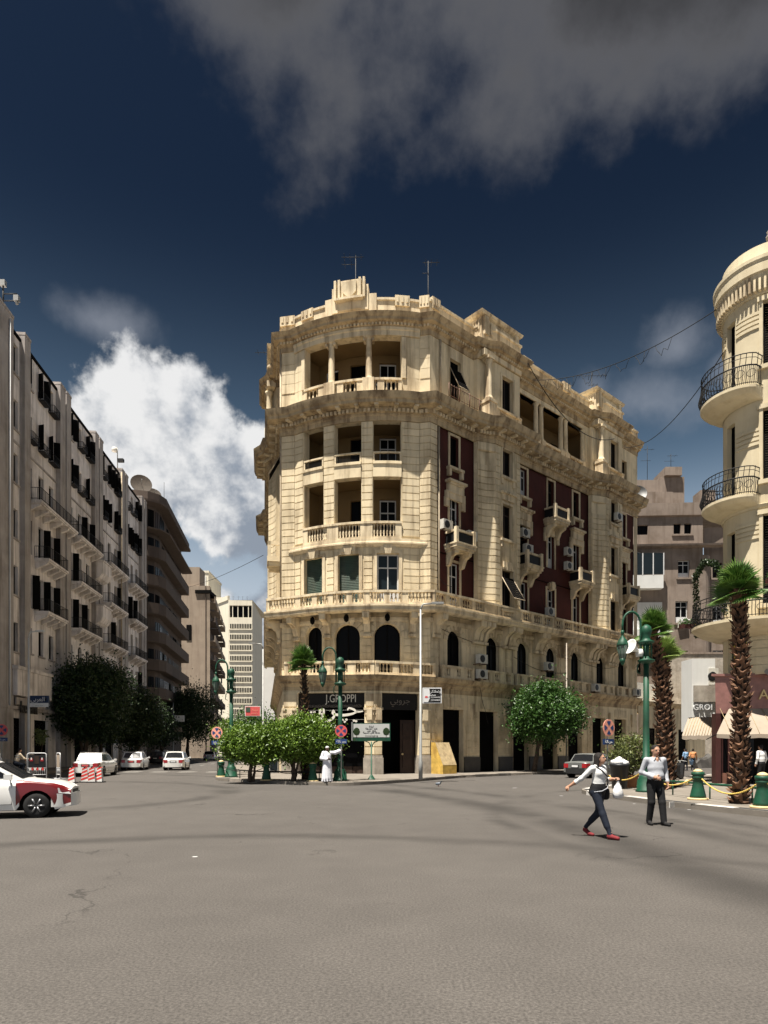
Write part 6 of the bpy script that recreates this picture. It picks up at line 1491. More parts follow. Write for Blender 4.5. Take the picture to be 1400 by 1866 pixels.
lettering(t, AR('FEF2 FEDC FEFB FEE4 FE97 FEEE FE8D'), .185, 'sign_white', (.17, -.03, .2), (1, 0), .004); lettering(t, AR('FEAE FEBC FEE3'), .2, 'sign_white', (.0, -.03, .03), (1, 0), .004); lettering(t, '0123456789', .095, 'sign_white', (.17, -.03, -.1), (1, 0), .004); lettering(t, '25740000', .115, 'sign_white', (.16, -.03, -.24), (1, 0), .004)
t = panel_sign('pole_sign', 'dark blue sign over a white strip on the left lamp post', (-24.3, 46.4, 5.05), 1.3, .8, .12, 'sign_navy'); b = MB(); b.box(-.65, .65, -.02, 0, -.4, -.12); b.build('white_strip', 'sign_white', t)
lettering(t, AR('FEF2 FE91 FEAE FECC FEDF FE8D'), .42, 'sign_white', (-.1, -.02, .13), (1, 0), .006); b = MB(); b.tube([(.42, -.02, .0), (.47, -.02, .14), (.5, -.02, .24)], [.02, .05, .03], 6); b.build('emblem', 'glass_blue', t); lettering(t, '\u0640\u0640\u0640\u0640\u0640 \u0640\u0640\u0640\u0640', .2, 'letter_dim', (0, -.03, -.26), (1, 0), .003)
t = panel_sign('pole_sign', 'red sign with pale patch on the far lamp post', (-10.95, 54.9, 4.85), 1.3, .85, .1, 'sign_red', 0, 'sign_white'); b = MB(); b.box(-.56, -.2, -.03, -.012, -.08, .33); b.build('pale_patch', 'shutter_green', t); lettering(t, AR('FEEA FEE8 FEAC FEE3'), .28, 'sign_pink', (.2, -.02, .1), (1, 0), .004); lettering(t, AR('FEAE FEBC FEE3 FE94 FE92'), .2, 'sign_pink', (.15, -.02, -.17), (1, 0), .004)
for k, (z, w_, lbl) in enumerate(((5.6, 1.3, 'white sign on the dark pole'), (4.2, 1.0, 'lower faded sign on the dark pole'))): panel_sign('pole_sign', lbl+' before the rounded dark block', (-26.9+w_*.6, 83.9, z), w_, .8 if k == 0 else .55, .08, 'sign_white' if k == 0 else 'tan_wall')
x, y = fr(29.5, .6); t = panel_sign('wall_sign', 'white sign with blue diamond on the low annex', (x-1.0, y, 4.75), 1.7, .95, .15, 'sign_white', rz); b = MB(); b.add([(-.55, -.02, -.35), (-.2, -.02, 0), (-.55, -.02, .35), (-.84, -.02, 0)], [(0, 1, 2, 3)]); b.build('diamond', 'sign_blue', t)
def no_stop(label, loc, r, pole_h, rz=0, ring='sign_red', pm='metal_grey'):
    t = thing('no_stopping_sign', label, 'traffic sign', loc, rz, 'round no stopping signs'); b = MB(); b.tube([(0, .03, 0), (0, .03, pole_h)], .028, 7); b.build('post', pm, t)
    c = Vector((0, -.02, pole_h-r)); b = MB(); b.lathe([(r, 0), (r, .02)], 28); o = b.build('disc', ring, t); o.rotation_euler = (R(90), 0, 0); o.location = c
    for k in range(4):
        a = k*math.pi/2; b = MB(); ri = r*.80; pts = [(.2*r, 0)]+[(ri*math.cos(q), ri*math.sin(q)) for q in [(-.48+.96*j/6)*.98 for j in range(7)]]
        v = [(c.x+(x*math.cos(a)-z*math.sin(a)), c.y-.026, c.z+(x*math.sin(a)+z*math.cos(a))) for x, z in pts]; b.add(v, [tuple(range(8))]); b.build('blue_quarter', 'sign_blue', o.parent)
    b = MB(); b.box(-r*.95, r*.95, -.03, -.01, pole_h-r*2-.32, pole_h-r*2-.1); pl_ = b.build('plate', 'sign_blue', t); lettering(t, AR('FE94 FEFB FE8E FE98')+' '+AR('FEAD FEEE FEE4'), .16, 'sign_white', (0, -.035, pole_h-r*2-.21), (1, 0), .003, sx=.8)
    return t
no_stop('no stopping sign in front of the lamp by the man in the robe', (-1.99, 30.6, .146), .28, 2.65); no_stop('no stopping sign at the left end of the island', (-9.15, 36.1, .146), .33, 2.75, R(-12), 'sign_pink'); no_stop('no stopping sign behind the walking woman', (8.85, 26.0, .146), .34, 2.7, R(32), 'sign_pink'); no_stop('no stopping sign cut by the left picture edge', (-23.35, 40.2, 0), .36, 3.2, R(10)); no_stop('dark no stopping sign beyond the palms', (17.4, 40, .0), .24, 2.4, R(60), 'dark_red')
# landscape notice board
t = thing('notice_board', 'white notice board with painted trees on a green post', 'sign', (-.63, 33.0, .146)); b = MB(); b.lathe([(.28, 0), (.26, .03), (.08, .22), (.055, .26), (.05, 1.9)], 4, sq=True); b.build('post', 'green_paint', t)
b = MB(); b.box(-.95, .95, -.04, .04, 1.93, 2.83); b.tube([(0, 0, 1.6), (-.12, 0, 1.85), (-.35, 0, 1.95)], .03, 6); b.tube([(0, 0, 1.6), (.12, 0, 1.85), (.35, 0, 1.95)], .03, 6); b.build('frame', 'green_paint', t)
b = MB(); b.box(-.9, .9, -.05, -.04, 2.12, 2.79); b.build('white_face', 'sign_grey', t); b = MB(); b.box(-1.0, -.94, -.08, .06, 1.95, 2.88); b.build('edge_strip', 'metal_grey', t)
for sx in (-.74, .74):
    b = MB(); b.lathe([(.02, -.18), (.12, -.14), (.17, 0), (.13, .13), (.04, .2)], 12); o = b.build('painted_tree', 'leaf_dark', t); o.scale = (1, .05, 1); o.location = (sx, -.055, 2.4); b = MB(); b.box(sx-.012, sx+.012, -.056, -.05, 2.13, 2.3); b.build('painted_trunk', 'bark', t)
for k, (s, z) in enumerate(((AR('FE94 FEE7 FE8E FEE3 FEDF FE8D'), 2.66), (AR('FE94 FED8 FEF3 FEAA FEA4 FEDF FE8D')+'  '+AR('FEE9 FEAC FEEB'), 2.56), (AR('FEE6 FEA4 FEE7')+'  '+AR('FE9E FEE0 FEE3'), 2.46), (AR('FE94 FEE8 FEF4 FE90 FEDF FE8D')+' '+AR('FEE6 FEA4 FEE7')+' '+AR('FE94 FED7 FEAA FEA4'), 2.36))): lettering(t, s, .12, 'sign_black', (0, -.056, z), (1, 0), .003)
lettering(t, 'www.cairo.gov.eg', .09, 'letter_dim', (0, -.056, 2.2), (1, 0), .003)
# slanted yellow stand by the wall
x, y = fr(.55, .42); t = thing('slanted_stand', 'worn yellow slanted stand leaning at the corner wall', 'stand', (x, y, .146), rz); v = [(-.62, -.75, 0), (.62, -.75, 0), (.62, .25, 0), (-.62, .25, 0), (-.62, -.75, .55), (.62, -.75, .55), (.62, -.1, 1.95), (-.62, -.1, 1.95), (.62, .25, 1.95), (-.62, .25, 1.95)]
b = MB(); b.add(v, [(0, 3, 9, 7, 4), (1, 5, 6, 8, 2), (3, 2, 8, 9), (7, 9, 8, 6)]); b.build('casing', 'yellow_board', t); b = MB(); b.add(v, [(4, 5, 6, 7)]); b.v = [(x_, y_-.004, z_) for x_, y_, z_ in b.v]; b.build('slope', 'tan_board', t); b = MB(); b.add(v, [(0, 1, 5, 4)]); b.build('base_panel', 'yellow_board', t)
t = thing('utility_cabinet', 'pale grey utility cabinet behind the clipped trees', 'cabinet', (-7.0, 42.0, .146)); b = MB(); b.box(-.28, .28, -.2, .2, .1, 1.3); b.box(-.31, .31, -.23, .23, 1.3, 1.36); b.box(-.26, .26, -.18, .18, 0, .1); b.build('casing', 'metal_grey', t); b = MB(); b.box(-.23, .23, -.215, -.2, .18, 1.24); b.build('door', 'glass_blue', t)
# bollards, chains and the low green rail
BH = .92
bp = thing('bollard', 'green bollard at the left end of the island', 'bollard', (-8.95, 36.2, .146), 0, 'green bollards'); b = MB(); b.lathe([(.30, 0), (.30, .05), (.26, .06)], 20); b.build('base_ring', 'gold_paint', bp); b = MB(); b.lathe([(.235, .05), (.22, .14), (.15, .45), (.135, .62), (.175, .64), (.175, .70), (.15, .72), (.185, .73), (.185, .82), (.14, .835)], 20); b.build('post', 'green_paint', bp); b = MB(); b.lathe([(.15, .83), (.12, .88), (.06, .915), (.01, .925)], 16); b.build('cap', 'gold_paint', bp)
blist = [(-5.72, 32.0, 'green bollard under the left clipped tree'), (-3.35, 31.0, 'green bollard beside the robed man'), (9.42, 19.75, 'green bollard left of the nearest palm'), (9.75, 16.95, 'green bollard right of the nearest palm'), (10.6, 14.3, 'green bollard off the right edge')]
for x, y, lbl in blist: o = copy_tree(bp); o.location = (x, y, .146); o['label'] = lbl
def chain(a, b, sag, label, m, r=.022):
    a = Vector(a); b = Vector(b); l = (b-a).length; n = max(8, int(l/.075)); mb = MB()
    for k in range(n):
        t = (k+.5)/n; p = a.lerp(b, t)-Vector((0, 0, sag*4*t*(1-t))); t2 = (k+.9)/n; p2 = a.lerp(b, min(1, t2))-Vector((0, 0, sag*4*t2*(1-t2))); d = (p2-p).normalized()
        mb.tube([p-d*.045, p-d*.02, p+d*.02, p+d*.045], [r*.5, r*1.1, r*1.1, r*.5], 6)
    return tag(mb.build('chain', m), label, 'chain', 'bollard chains')
chain((9.25, 23.4, .85), (9.36, 19.9, .78), .32, 'yellow chain from the green lamp to the bollard left of the palm', 'yellow_chain'); chain((9.46, 19.6, .78), (9.72, 17.1, .78), .36, 'yellow chain crossing in front of the nearest palm trunk', 'yellow_chain'); chain((9.8, 16.8, .78), (10.5, 14.4, .78), .3, 'yellow chain running out of the picture on the right', 'yellow_chain'); chain((8.9, 26.4, .7), (9.2, 23.5, .85), .28, 'yellow chain behind the walking woman', 'yellow_chain'); chain((-8.9, 36.1, .78), (-5.8, 32.1, .78), .3, 'dark chain of the left island bollards', 'metal_black', .016); chain((-5.6, 32.0, .78), (-3.45, 31.05, .78), .28, 'dark chain between the two middle island bollards', 'metal_black', .016)
def low_rail(label, pts, z=.42, m='green_paint', balls=()):
    t = thing('low_rail', label, 'railing', (*pts[0], .146)); o_ = Vector((*pts[0], 0)); b = MB(); b.tube([Vector((*p, z))-o_ for p in pts], .035, 8); b.build('rail_bar', m, t)
    for i in range(len(pts)-1):
        a, c = Vector(pts[i]), Vector(pts[i+1]); n = max(1, int((c-a).length/1.2))
        for k in range(n): p = a.lerp(c, (k+.5)/n); b = MB(); b.tube([Vector((p.x, p.y, 0))-o_, Vector((p.x, p.y, z))-o_], .025, 6); b.build('post', m, t)
    for p in balls: b = MB(); b.lathe([(.02, -.09), (.07, -.06), (.09, 0), (.07, .06), (.02, .09)], 12, Vector((*p, z))-o_); b.build('ball', 'gold_paint', t)
low_rail('low green rail round the palm bed', [(9.2, 23.7), (9.7, 21.2), (10.15, 18.9), (10.5, 16.5), (11.5, 14.0)], .45, balls=((9.72, 21.1),)); low_rail('low dark rail along the planted island', [(-8.0, 35.2), (-6.3, 32.8), (-3.6, 31.6), (-2.6, 31.4)], .42, 'metal_black')
# barriers and striped delineators
def barrier(label, loc, rz, w_, h_=1.45, panel=True):
    t = thing('police_barrier', label, 'barrier', loc, rz, 'metal barriers on the left'); b = MB(); m_ = 'metal_black' if panel else 'white_paint'
    r = .12; pts = [(-w_/2, 0, .08), (-w_/2, 0, h_-r)]+[(-w_/2+r-r*math.cos(q), 0, h_-r+r*math.sin(q)) for q in (.5, 1.0, 1.57)]+[(w_/2-r+r*math.cos(q), 0, h_-r+r*math.sin(q)) for q in (1.57, 1.0, .5, 0)]+[(w_/2, 0, .08)]; b.tube(pts, .03, 7)
    for x in (-w_/2, w_/2): b.tube([(x, -.3, .03), (x, .3, .03)], .025, 6)
    b.tube([(-w_/2, 0, .25), (w_/2, 0, .25)], .02, 6); b.tube([(-w_/2, 0, .62), (w_/2, 0, .62)], .02, 6); b.build('tube_frame', 'white_paint', t)
    b = MB(); n = int(w_/.1)
    for k in range(1, n): b.tube([(-w_/2+w_*k/n, 0, .25), (-w_/2+w_*k/n, 0, .62)], .012, 5)
    b.build('bars', 'white_paint', t); b = MB(); b.box(-w_/2+.08, w_/2-.08, -.015, .015, .66, h_-.1); b.build('panel', 'plastic_black' if panel else 'tan_wall', t)
    if panel:
        for k in range(6): b = MB(); b.box(-w_/2+.1+k*(w_-.2)/6, -w_/2+.1+(k+.7)*(w_-.2)/6, -.03, -.016, .5, .64); b.build('reflector', 'cone_red' if k % 2 else 'cone_white', t)
        for x in (-.28, .28): b = MB(); b.box(x-.08, x+.08, -.03, -.016, 1.0, 1.16); b.build('lamp', 'tail_red', t); b = MB(); b.box(x-.03, x+.03, -.034, -.03, 1.08, 1.2); b.build('lamp_glint', 'cone_white', t)
        b = MB(); b.box(-.12, .12, -.03, -.016, .85, 1.3); b.build('emblem_plate', 'wood_brown', t)
barrier('black police barrier with red reflectors behind the red and white taxi', (-19.3, 36.6, 0), R(8), 1.0); barrier('white barrier panel standing edge-on beside the black barrier', (-18.25, 36.9, 0), R(-48), .7, 1.45, False)
def delineator(label, loc, rz):
    t = thing('striped_cone', label, 'traffic cone', loc, rz, 'striped cones on the left'); b = MB(); b.box(-.24, .24, -.16, .16, 0, .05); b.build('base', 'plastic_black', t)
    w0, w1, h = .17, .11, .74; b = MB(); b.add([(-w0, -.07, .05), (w0, -.07, .05), (w0, .07, .05), (-w0, .07, .05), (-w1, -.045, h), (w1, -.045, h), (w1, .045, h), (-w1, .045, h)], [(0, 1, 5, 4), (1, 2, 6, 5), (2, 3, 7, 6), (3, 0, 4, 7), (4, 5, 6, 7)]); b.build('body', 'cone_white', t)
    b = MB()
    for k in range(4):
        z0 = .10+k*.17; 
        for s in (-1, 1):
            y = s*.001
            def pt(u, z): q = (z-.05)/(h-.05); return (u*(w0+(w1-w0)*q), s*(.07+(.045-.07)*q)+s*.004, z)
            b.add([pt(-1, z0), pt(1, z0+.11), pt(1, z0+.21 if z0 < .55 else z0+.18), pt(-1, z0+.10)], [(0, 1, 2, 3)])
    b.build('stripes', 'cone_red', t); b = MB(); b.lathe([(.06, .74), (.06, .80), (.03, .82)], 8); b.build('cap', 'plastic_black', t)
for i, (x, y, a) in enumerate(((-15.35, 32.4, -6), (-15.0, 33.0, 14), (-14.6, 32.9, 6), (-14.25, 33.0, -12))): delineator('striped red and white cone, %s of the four behind the taxi' % ('first', 'second', 'third', 'last')[i], (x, y, 0), R(a))
# ================================================================== vehicles
def lerp_tab(tab, x):
    if x <= tab[0][0]: return tab[0][1]
    for i in range(len(tab)-1):
        (a, p), (b, q) = tab[i], tab[i+1]
        if x <= b: t = (x-a)/(b-a); t = t*t*(3-2*t)*.4+t*.6; return p+(q-p)*t
    return tab[-1][1]
def sedan(label, loc, heading, paint='car_white', L_=4.35, W=1.70, H=1.42, hood='car_white', fender=None, boxy=False, plate=True, dark_bumper=False, rails=True, group=None, name='sedan', bumper=None):
    """x forward, origin on the ground below the middle"""
    t = thing(name, label, 'car', loc, heading, group); hl = L_/2; hw = W/2
    fx, rx = hl-.74, -hl+.88; wr = .30
    belt = [(-hl, .80), (-hl+.1, .90), (-hl+.75, .95), (-.9, .93), (.55, .92), (hl-1.1, .91), (hl-.4, .84), (hl-.1, .76), (hl, .68)] if not boxy else [(-hl, .86), (-hl+.06, .92), (-hl+1.0, .94), (hl-.9, .93), (hl-.15, .87), (hl, .80)]
    def arch(x):
        z = .20
        for c in (fx, rx):
            d = abs(x-c)
            if d < wr+.07: z = max(z, wr+math.sqrt(max(0, (wr+.07)**2-d*d)))
        if x > hl-.25: z = max(z, .20+.10*((x-hl+.25)/.25))
        if x < -hl+.25: z = max(z, .24+.10*((-x-hl+.25)/.25))
        return z
    xs = sorted(set([-hl+L_*i/26 for i in range(27)]+[c+(wr+.07)*math.sin(q) for c in (fx, rx) for q in [(-90+180*k/10)*math.pi/180 for k in range(11)]]))
    def hwid(x, k):
        e = min(1, (hl-abs(x))/.55); pl_ = 1-.17*(1-e)**2.2
        return hw*pl_*(.955+.045*math.sin(math.pi*min(1, max(0, k*.95+.12))))
    nz = 7; v = []; idx = {}
    for i, x in enumerate(xs):
        zb, zt = arch(x), lerp_tab(belt, x)
        for s in (-1, 1):
            for j in range(nz+1):
                k = j/nz; z = zb+(zt-zb)*k; kk = (z-.2)/.75; y = s*hwid(x, kk)*(1 if j < nz else .955)
                idx[i, s, j] = len(v); v.append((x, y, z))
        for c in range(1, 6):
            q = -1+2*c/6; yy = q*hwid(x, 1)*.955; idx[i, 'c', c] = len(v); v.append((x, yy, zt+.045*(1-q*q)))
    P = MB(); FE = MB(); HO = MB(); P.v = v
    def put(f, x, kind):
        m_ = 0
        if fender and x > fx-.52 and x < hl-.03 and kind == 's': m_ = 1
        P.f.append(f); P.mi.append(m_); P.sm.append(True)
    n = len(xs)
    for i in range(n-1):
        xm = (xs[i]+xs[i+1])/2
        for j in range(nz):
            kd = 's' if j > 0 or abs(xm-fx) < wr+.07 else 'b'; put((idx[i, -1, j], idx[i+1, -1, j], idx[i+1, -1, j+1], idx[i, -1, j+1]), xm, kd); put((idx[i, 1, j+1], idx[i+1, 1, j+1], idx[i+1, 1, j], idx[i, 1, j]), xm, kd)
        row0 = [idx[i, -1, nz]]+[idx[i, 'c', c] for c in range(1, 6)]+[idx[i, 1, nz]]; row1 = [idx[i+1, -1, nz]]+[idx[i+1, 'c', c] for c in range(1, 6)]+[idx[i+1, 1, nz]]
        for c in range(6): put((row0[c], row1[c], row1[c+1], row0[c+1]), xm, 'h')
    for i in (0, n-1):
        ring = [idx[i, -1, j] for j in range(nz+1)]+[idx[i, 'c', c] for c in range(1, 6)]+[idx[i, 1, j] for j in range(nz, -1, -1)]; P.f.append(tuple(ring)); P.mi.append(0); P.sm.append(False)
    P.build('body', [paint, fender or paint], t)
    # greenhouse
    if not boxy: A = [(-hl+.62, .93), (-1.15, H-.04), (-.75, H), (.15, H-.01), (.45, H-.06), (1.18, .915)]
    else: A = [(-hl+.82, .93), (-hl+1.15, H-.03), (-.7, H), (.1, H-.01), (.3, H-.05), (.85, .92)]
    def gw(z, x): k = (z-.9)/(H-.9); return hw*(.93-.17*k)*(1-.03*abs(x))
    b = MB(); nA = len(A); rows = []
    for (x, z) in A:
        w_ = gw(z, x); rows.append([(x, -w_, z-.0), (x, -w_*.55, z+.035*(z > 1.2)), (x, w_*.55, z+.035*(z > 1.2)), (x, w_, z)])
    for i in range(nA-1):
        a, c = rows[i], rows[i+1]
        for j in range(3): b.add([a[j], c[j], c[j+1], a[j+1]], [(0, 1, 2, 3)], 0, True)
    for s in (-1, 1):
        pts = [(x, s*gw(z, x), z) for x, z in A]; base = [(A[-1][0], s*gw(.9, 1), .88), (A[0][0], s*gw(.9, 1), .88)]; b.add(pts+base, [tuple(range(len(pts)+2))])
    gh = b.build('roof', paint, t)
    def side_panel(xz, s, off=.006): return [(x, s*(gw(z, x)+off), z) for x, z in xz]
    xm = -.32
    for s in (-1, 1):
        fw = [(xm+.04, .97), (A[-1][0]-.26, .97), (A[-2][0]-.03, H-.11), (xm+.04, H-.07)]; bw = [(A[0][0]+.36, .98), (xm-.04, .97), (xm-.04, H-.07), (A[1][0]+.10, H-.10)]
        for w_ in (fw, bw): m_ = MB(); m_.add(side_panel(w_, s), [(0, 1, 2, 3)]); m_.build('side_window', 'car_glass', gh)
        for k, (x0, x1) in enumerate(((xm-.01, A[-1][0]-.25), (rx+.30, xm-.03))):
            d_ = MB()
            def dp(x, z): return (x, s*(hwid(x, (z-.2)/.75)+.004), z)
            for (xa, za, xb, zb) in ((x0, .34, x1, .34), (x0, .34, x0, .86), (x1, .34, x1, .86)):
                p0, p1 = dp(xa, za), dp(xb, zb); d_.tube([p0, tuple((Vector(p0)+Vector(p1))/2+Vector((0, s*.004, 0))), p1], .006, 4)
            d_.build('door_seam', 'bumper_black', t)
            hx = x0+.12 if k == 0 else x0+.15; h_ = MB(); yy = s*(hwid(hx, .75)+.01); h_.box(hx, hx+.16, yy-.015, yy+.015, .76, .795); h_.build('door_handle', 'bumper_black' if paint != 'car_white' else paint, t)
        mr = MB(); yy = s*(hw*.93+.09); mr.box(A[-1][0]-.38, A[-1][0]-.22, min(yy, yy+s*.14)-.0, max(yy, yy+s*.14), .93, 1.06); mr.tube([(A[-1][0]-.3, s*hw*.86, .94), (A[-1][0]-.3, yy+s*.03, .97)], .025, 5); mr.build('wing_mirror', paint, t)
        st = MB(); st.tube([(x, s*(hwid(x, .45)+.006), .52) for x in [-hl+.35+(L_-.7-(1.25 if fender else 0))*k/14 for k in range(15) if abs(-hl+.35+(L_-.7)*k/14-rx) > 0]], .017, 5); st.build('side_moulding', 'bumper_black' if dark_bumper else paint, t)
        if rails: rl_ = MB(); rl_.tube([(-1.05, s*gw(H, 0)*.97, H-.01), (-.95, s*gw(H, 0)*.95, H+.05), (.1, s*gw(H, 0)*.95, H+.05), (.2, s*gw(H, 0)*.97, H-.02)], .018, 6); rl_.build('roof_rail', 'metal_grey', gh)
    def screen(xa, za, xb, zb, name):
        d = Vector((zb-za, 0, -(xb-xa))); d = Vector((d.x, 0, d.z)).normalized(); d = d if d.z > 0 else -d; m_ = MB()
        q0, q1 = .10, .88; p = []
        for q in (q0, q1):
            x = xa+(xb-xa)*q; z = za+(zb-za)*q; w_ = gw(z, x)*.90; p.append((x, z, w_))
        o_ = d*.024
        m_.add([(p[0][0]+o_.x, -p[0][2], p[0][1]+o_.z+.004), (p[0][0]+o_.x, p[0][2], p[0][1]+o_.z+.004), (p[1][0]+o_.x, p[1][2]*.96, p[1][1]+o_.z+.02), (p[1][0]+o_.x, 0, p[1][1]+o_.z+.045), (p[1][0]+o_.x, -p[1][2]*.96, p[1][1]+o_.z+.02), (p[0][0]+o_.x, 0, p[0][1]+o_.z+.012)], [(0, 5, 3, 4), (5, 1, 2, 3)]); m_.build(name, 'car_glass', gh)
    screen(A[0][0], A[0][1], A[1][0], A[1][1], 'rear_window'); screen(A[-1][0], A[-1][1], A[-2][0], A[-2][1], 'windscreen')
    # wheels
    for x in (fx, rx):
        for s in (-1, 1):
            yy = s*(hw-.105); wo = MB(); wo.lathe([(wr*.62, -.09), (wr*.93, -.095), (wr, -.06), (wr, .06), (wr*.93, .095), (wr*.62, .09)], 24); o = wo.build('wheel', 'tyre', t); o.rotation_euler = (R(90), 0, 0); o.location = (x, yy, wr)
            rm = MB(); rm.lathe([(wr*.64, .07*-s), (wr*.60, .085*-s), (wr*.3, .07*-s), (.05, .09*-s), (.01, .09*-s)], 20)
            for k in range(6): a = k*math.pi/3; rm.tube([(.04*math.cos(a), .04*math.sin(a), .09*-s), (wr*.6*math.cos(a), wr*.6*math.sin(a), .088*-s)], .022, 5)
            rm.build('rim', 'wheel_rim', o); ak = MB(); ak.lathe([(wr+.06, -.02), (wr+.06, .02)], 20); a_ = ak.build('wheel_arch', 'interior', t); a_.rotation_euler = (R(90), 0, 0); a_.location = (x, s*(hw-.27), wr+.02)
    MB().box(-hl+.35, hl-.4, -hw+.16, hw-.16, .18, .5).build('underbody', 'interior', t)
    # bumpers, lamps, plate
    bm = bumper or ('bumper_black' if dark_bumper else paint)
    for s in (-1, 1):
        x0 = s*hl; bb_ = MB(); w_ = hw*.86; pr = [(x0-s*.42, hw*.975), (x0-s*.2, hw*.955), (x0-s*.02, w_*.88), (x0+s*.06, w_*.6), (x0+s*.075, 0)]; pts = pr+[(a, -c) for a, c in pr[-2::-1]]; k = len(pts)
        v_ = [(a, c, z) for z in (.26, .34, .53, .58) for a, c in pts]; F = [(r_*k+i, r_*k+i+1, (r_+1)*k+i+1, (r_+1)*k+i) for r_ in range(3) for i in range(k-1)]
        bb_.add(v_, F, 0, True); bb_.build('bumper', bm, t)
        for y in (-1, 1):
            yy = y*(hw*.66); lm = MB()
            if s < 0: lm.add([(x0-.012, yy-.14, .60), (x0-.012, yy+.14, .60), (x0-.0, yy+.14, .84), (x0-.0, yy-.14, .84), (x0+.26, y*(hw*.955+.0), .62), (x0+.24, y*hw*.94, .86)], [(0, 1, 2, 3), (1, 4, 5, 2) if y > 0 else (4, 0, 3, 5)]); lm.build('tail_lamp', 'tail_red', t)
            else: lm.add([(x0+.012, yy-.16, .56), (x0+.012, yy+.16, .56), (x0-.09, yy+.16, .68), (x0-.09, yy-.16, .68), (x0-.26, y*hw*.965, .60), (x0-.28, y*hw*.955, .72)], [(0, 1, 2, 3), (1, 4, 5, 2) if y > 0 else (4, 0, 3, 5)]); lm.build('headlamp', 'headlamp', t)
        if plate and s < 0: p_ = MB(); p_.box(x0-.03, x0-.005, -.24, .24, .62, .77); po = p_.build('number_plate_recess', 'bumper_black', t); p_ = MB(); p_.box(x0-.04, x0-.03, -.19, .19, .64, .75); p_.build('number_plate', 'sign_white' if plate != 'red' else 'sign_red', po)
        if s > 0: g_ = MB(); g_.box(x0-.01, x0+.02, -hw*.42, hw*.42, .58, .66); g_.build('grille', 'bumper_black', t)
    return t
hd_ = math.atan2(1, -.19)
sedan('white sedan nearest the striped cones, roof rails on', (-18.2, 41.6, 0), hd_-.05, group='white sedans driving up the left street', plate='red')
sedan('middle white sedan by the kerb with a light roof', (-20.4, 54.0, 0), hd_+.02, group='white sedans driving up the left street', plate='red', H=1.45)
sedan('rightmost white sedan driving away up the left street', (-17.0, 54.0, 0), hd_-.02, group='white sedans driving up the left street', H=1.47, L_=4.1)
sedan('small silver car far up the left street', (-26.5, 100, 0), hd_+.03, 'car_silver', rails=False)
sedan('old boxy grey sedan seen from behind on the right-hand street', (12.6, 39.6, 0), math.atan2(.72, .69), 'car_grey', 4.6, 1.72, 1.40, boxy=True, rails=False, dark_bumper=True)
sedan('white taxi with red front wings entering from the left', (-10.0, 16.2, 0), R(17), 'car_white', 4.4, 1.70, 1.38, fender='car_red', rails=False, name='taxi')
sedan('parked dark car by the left kerb in the trees\' shade', (-25.4, 74, 0), hd_, 'plastic_black', rails=False)
# scooter, covered bike, motorbike
def bike(label, loc, rz, m='plastic_black', scooter=False):
    t = thing('scooter' if scooter else 'motorbike', label, 'scooter' if scooter else 'motorbike', loc, rz); wr = .24 if scooter else .29
    for x in (-.58, .62):
        b = MB(); b.lathe([(wr*.7, -.05), (wr, -.045), (wr, .045), (wr*.7, .05)], 20); o = b.build('wheel', 'tyre', t); o.rotation_euler = (R(90), 0, 0); o.location = (x, 0, wr); b = MB(); b.lathe([(wr*.72, -.03), (.04, -.06), (.04, .06), (wr*.72, .03)], 14); b.build('rim', 'metal_grey', o)
    b = MB()
    if scooter:
        for y in (-.16, .16): pass
        prof = [(-.85, .55), (-.8, .75), (-.2, .78), (-.12, .4), (.25, .32), (.42, .95), (.5, .98), (.56, .6), (.5, .25), (-.1, .2), (-.4, .3), (-.75, .4)]
    else: prof = [(-.75, .72), (-.3, .74), (.05, .92), (.35, .9), (.4, .7), (.25, .4), (-.2, .35), (-.45, .5)]
    k = len(prof); v = [(x, y, z) for y in (-.17, .17) for x, z in prof]; b.add(v, [tuple(range(k)), tuple(reversed(range(k, 2*k)))]+[(i, (i+1) % k, k+(i+1) % k, k+i) for i in range(k)]); b.build('body', m, t)
    b = MB(); b.box(-.8, -.05, -.15, .15, .76, .86); b.build('seat', 'plastic_black', t)
    b = MB(); b.tube([(.62, 0, wr), (.45, 0, .95), (.4, 0, 1.05)], .04, 7); b.tube([(.34, -.36, 1.04), (.4, -.1, 1.08), (.4, .1, 1.08), (.34, .36, 1.04)], .02, 6); b.build('handlebar', 'metal_grey', t)
    for y in (-.3, .3): b = MB(); b.tube([(.4, y, 1.06), (.38, y*1.2, 1.24)], .01, 4); b.lathe([(.02, 0), (.06, .04), (.05, .1)], 8, (.38, y*1.2, 1.22)); b.build('mirror', 'plastic_black', t)
    b = MB(); b.box(-.92, -.86, -.1, .1, .5, .6); b.build('tail_lamp', 'tail_red', t); b = MB(); b.lathe([(.02, -.04), (.09, 0), (.07, .06)], 10); o = b.build('headlamp', 'headlamp', t); o.location = (.55, 0, .88); o.rotation_euler = (0, R(90), 0); return t
bike('black scooter parked behind the palms', (14.9, 33.4, .0), R(50), scooter=True); bike('motorbike carrying two men beyond the taxi', (-20.6, 36.0, 0), R(120))
t = thing('covered_motorbike', 'motorbike under a dark cover by the far kerb', 'motorbike', (28.6, 59, 0), R(20)); b = MB(); q = random.Random(2)
secs_ = [(-1.0, .35, .55), (-.7, .45, .95), (-.2, .42, .9), (.2, .42, 1.05), (.55, .55, 1.3), (.85, .35, .9), (1.05, .2, .5)]; v = []
for x, w_, h in secs_:
    for k in range(9): a = math.pi*k/8; v.append((x+q.uniform(-.04, .04), w_*math.cos(a)*(1.25 if k in (0, 8) else 1)+q.uniform(-.03, .03), h*math.sin(a)**.7))
b.add(v, [(i*9+k, i*9+k+1, (i+1)*9+k+1, (i+1)*9+k) for i in range(6) for k in range(8)]+[tuple(range(9)), tuple(range(54, 63))]); b.build('cover', 'plinth_dark', t); 
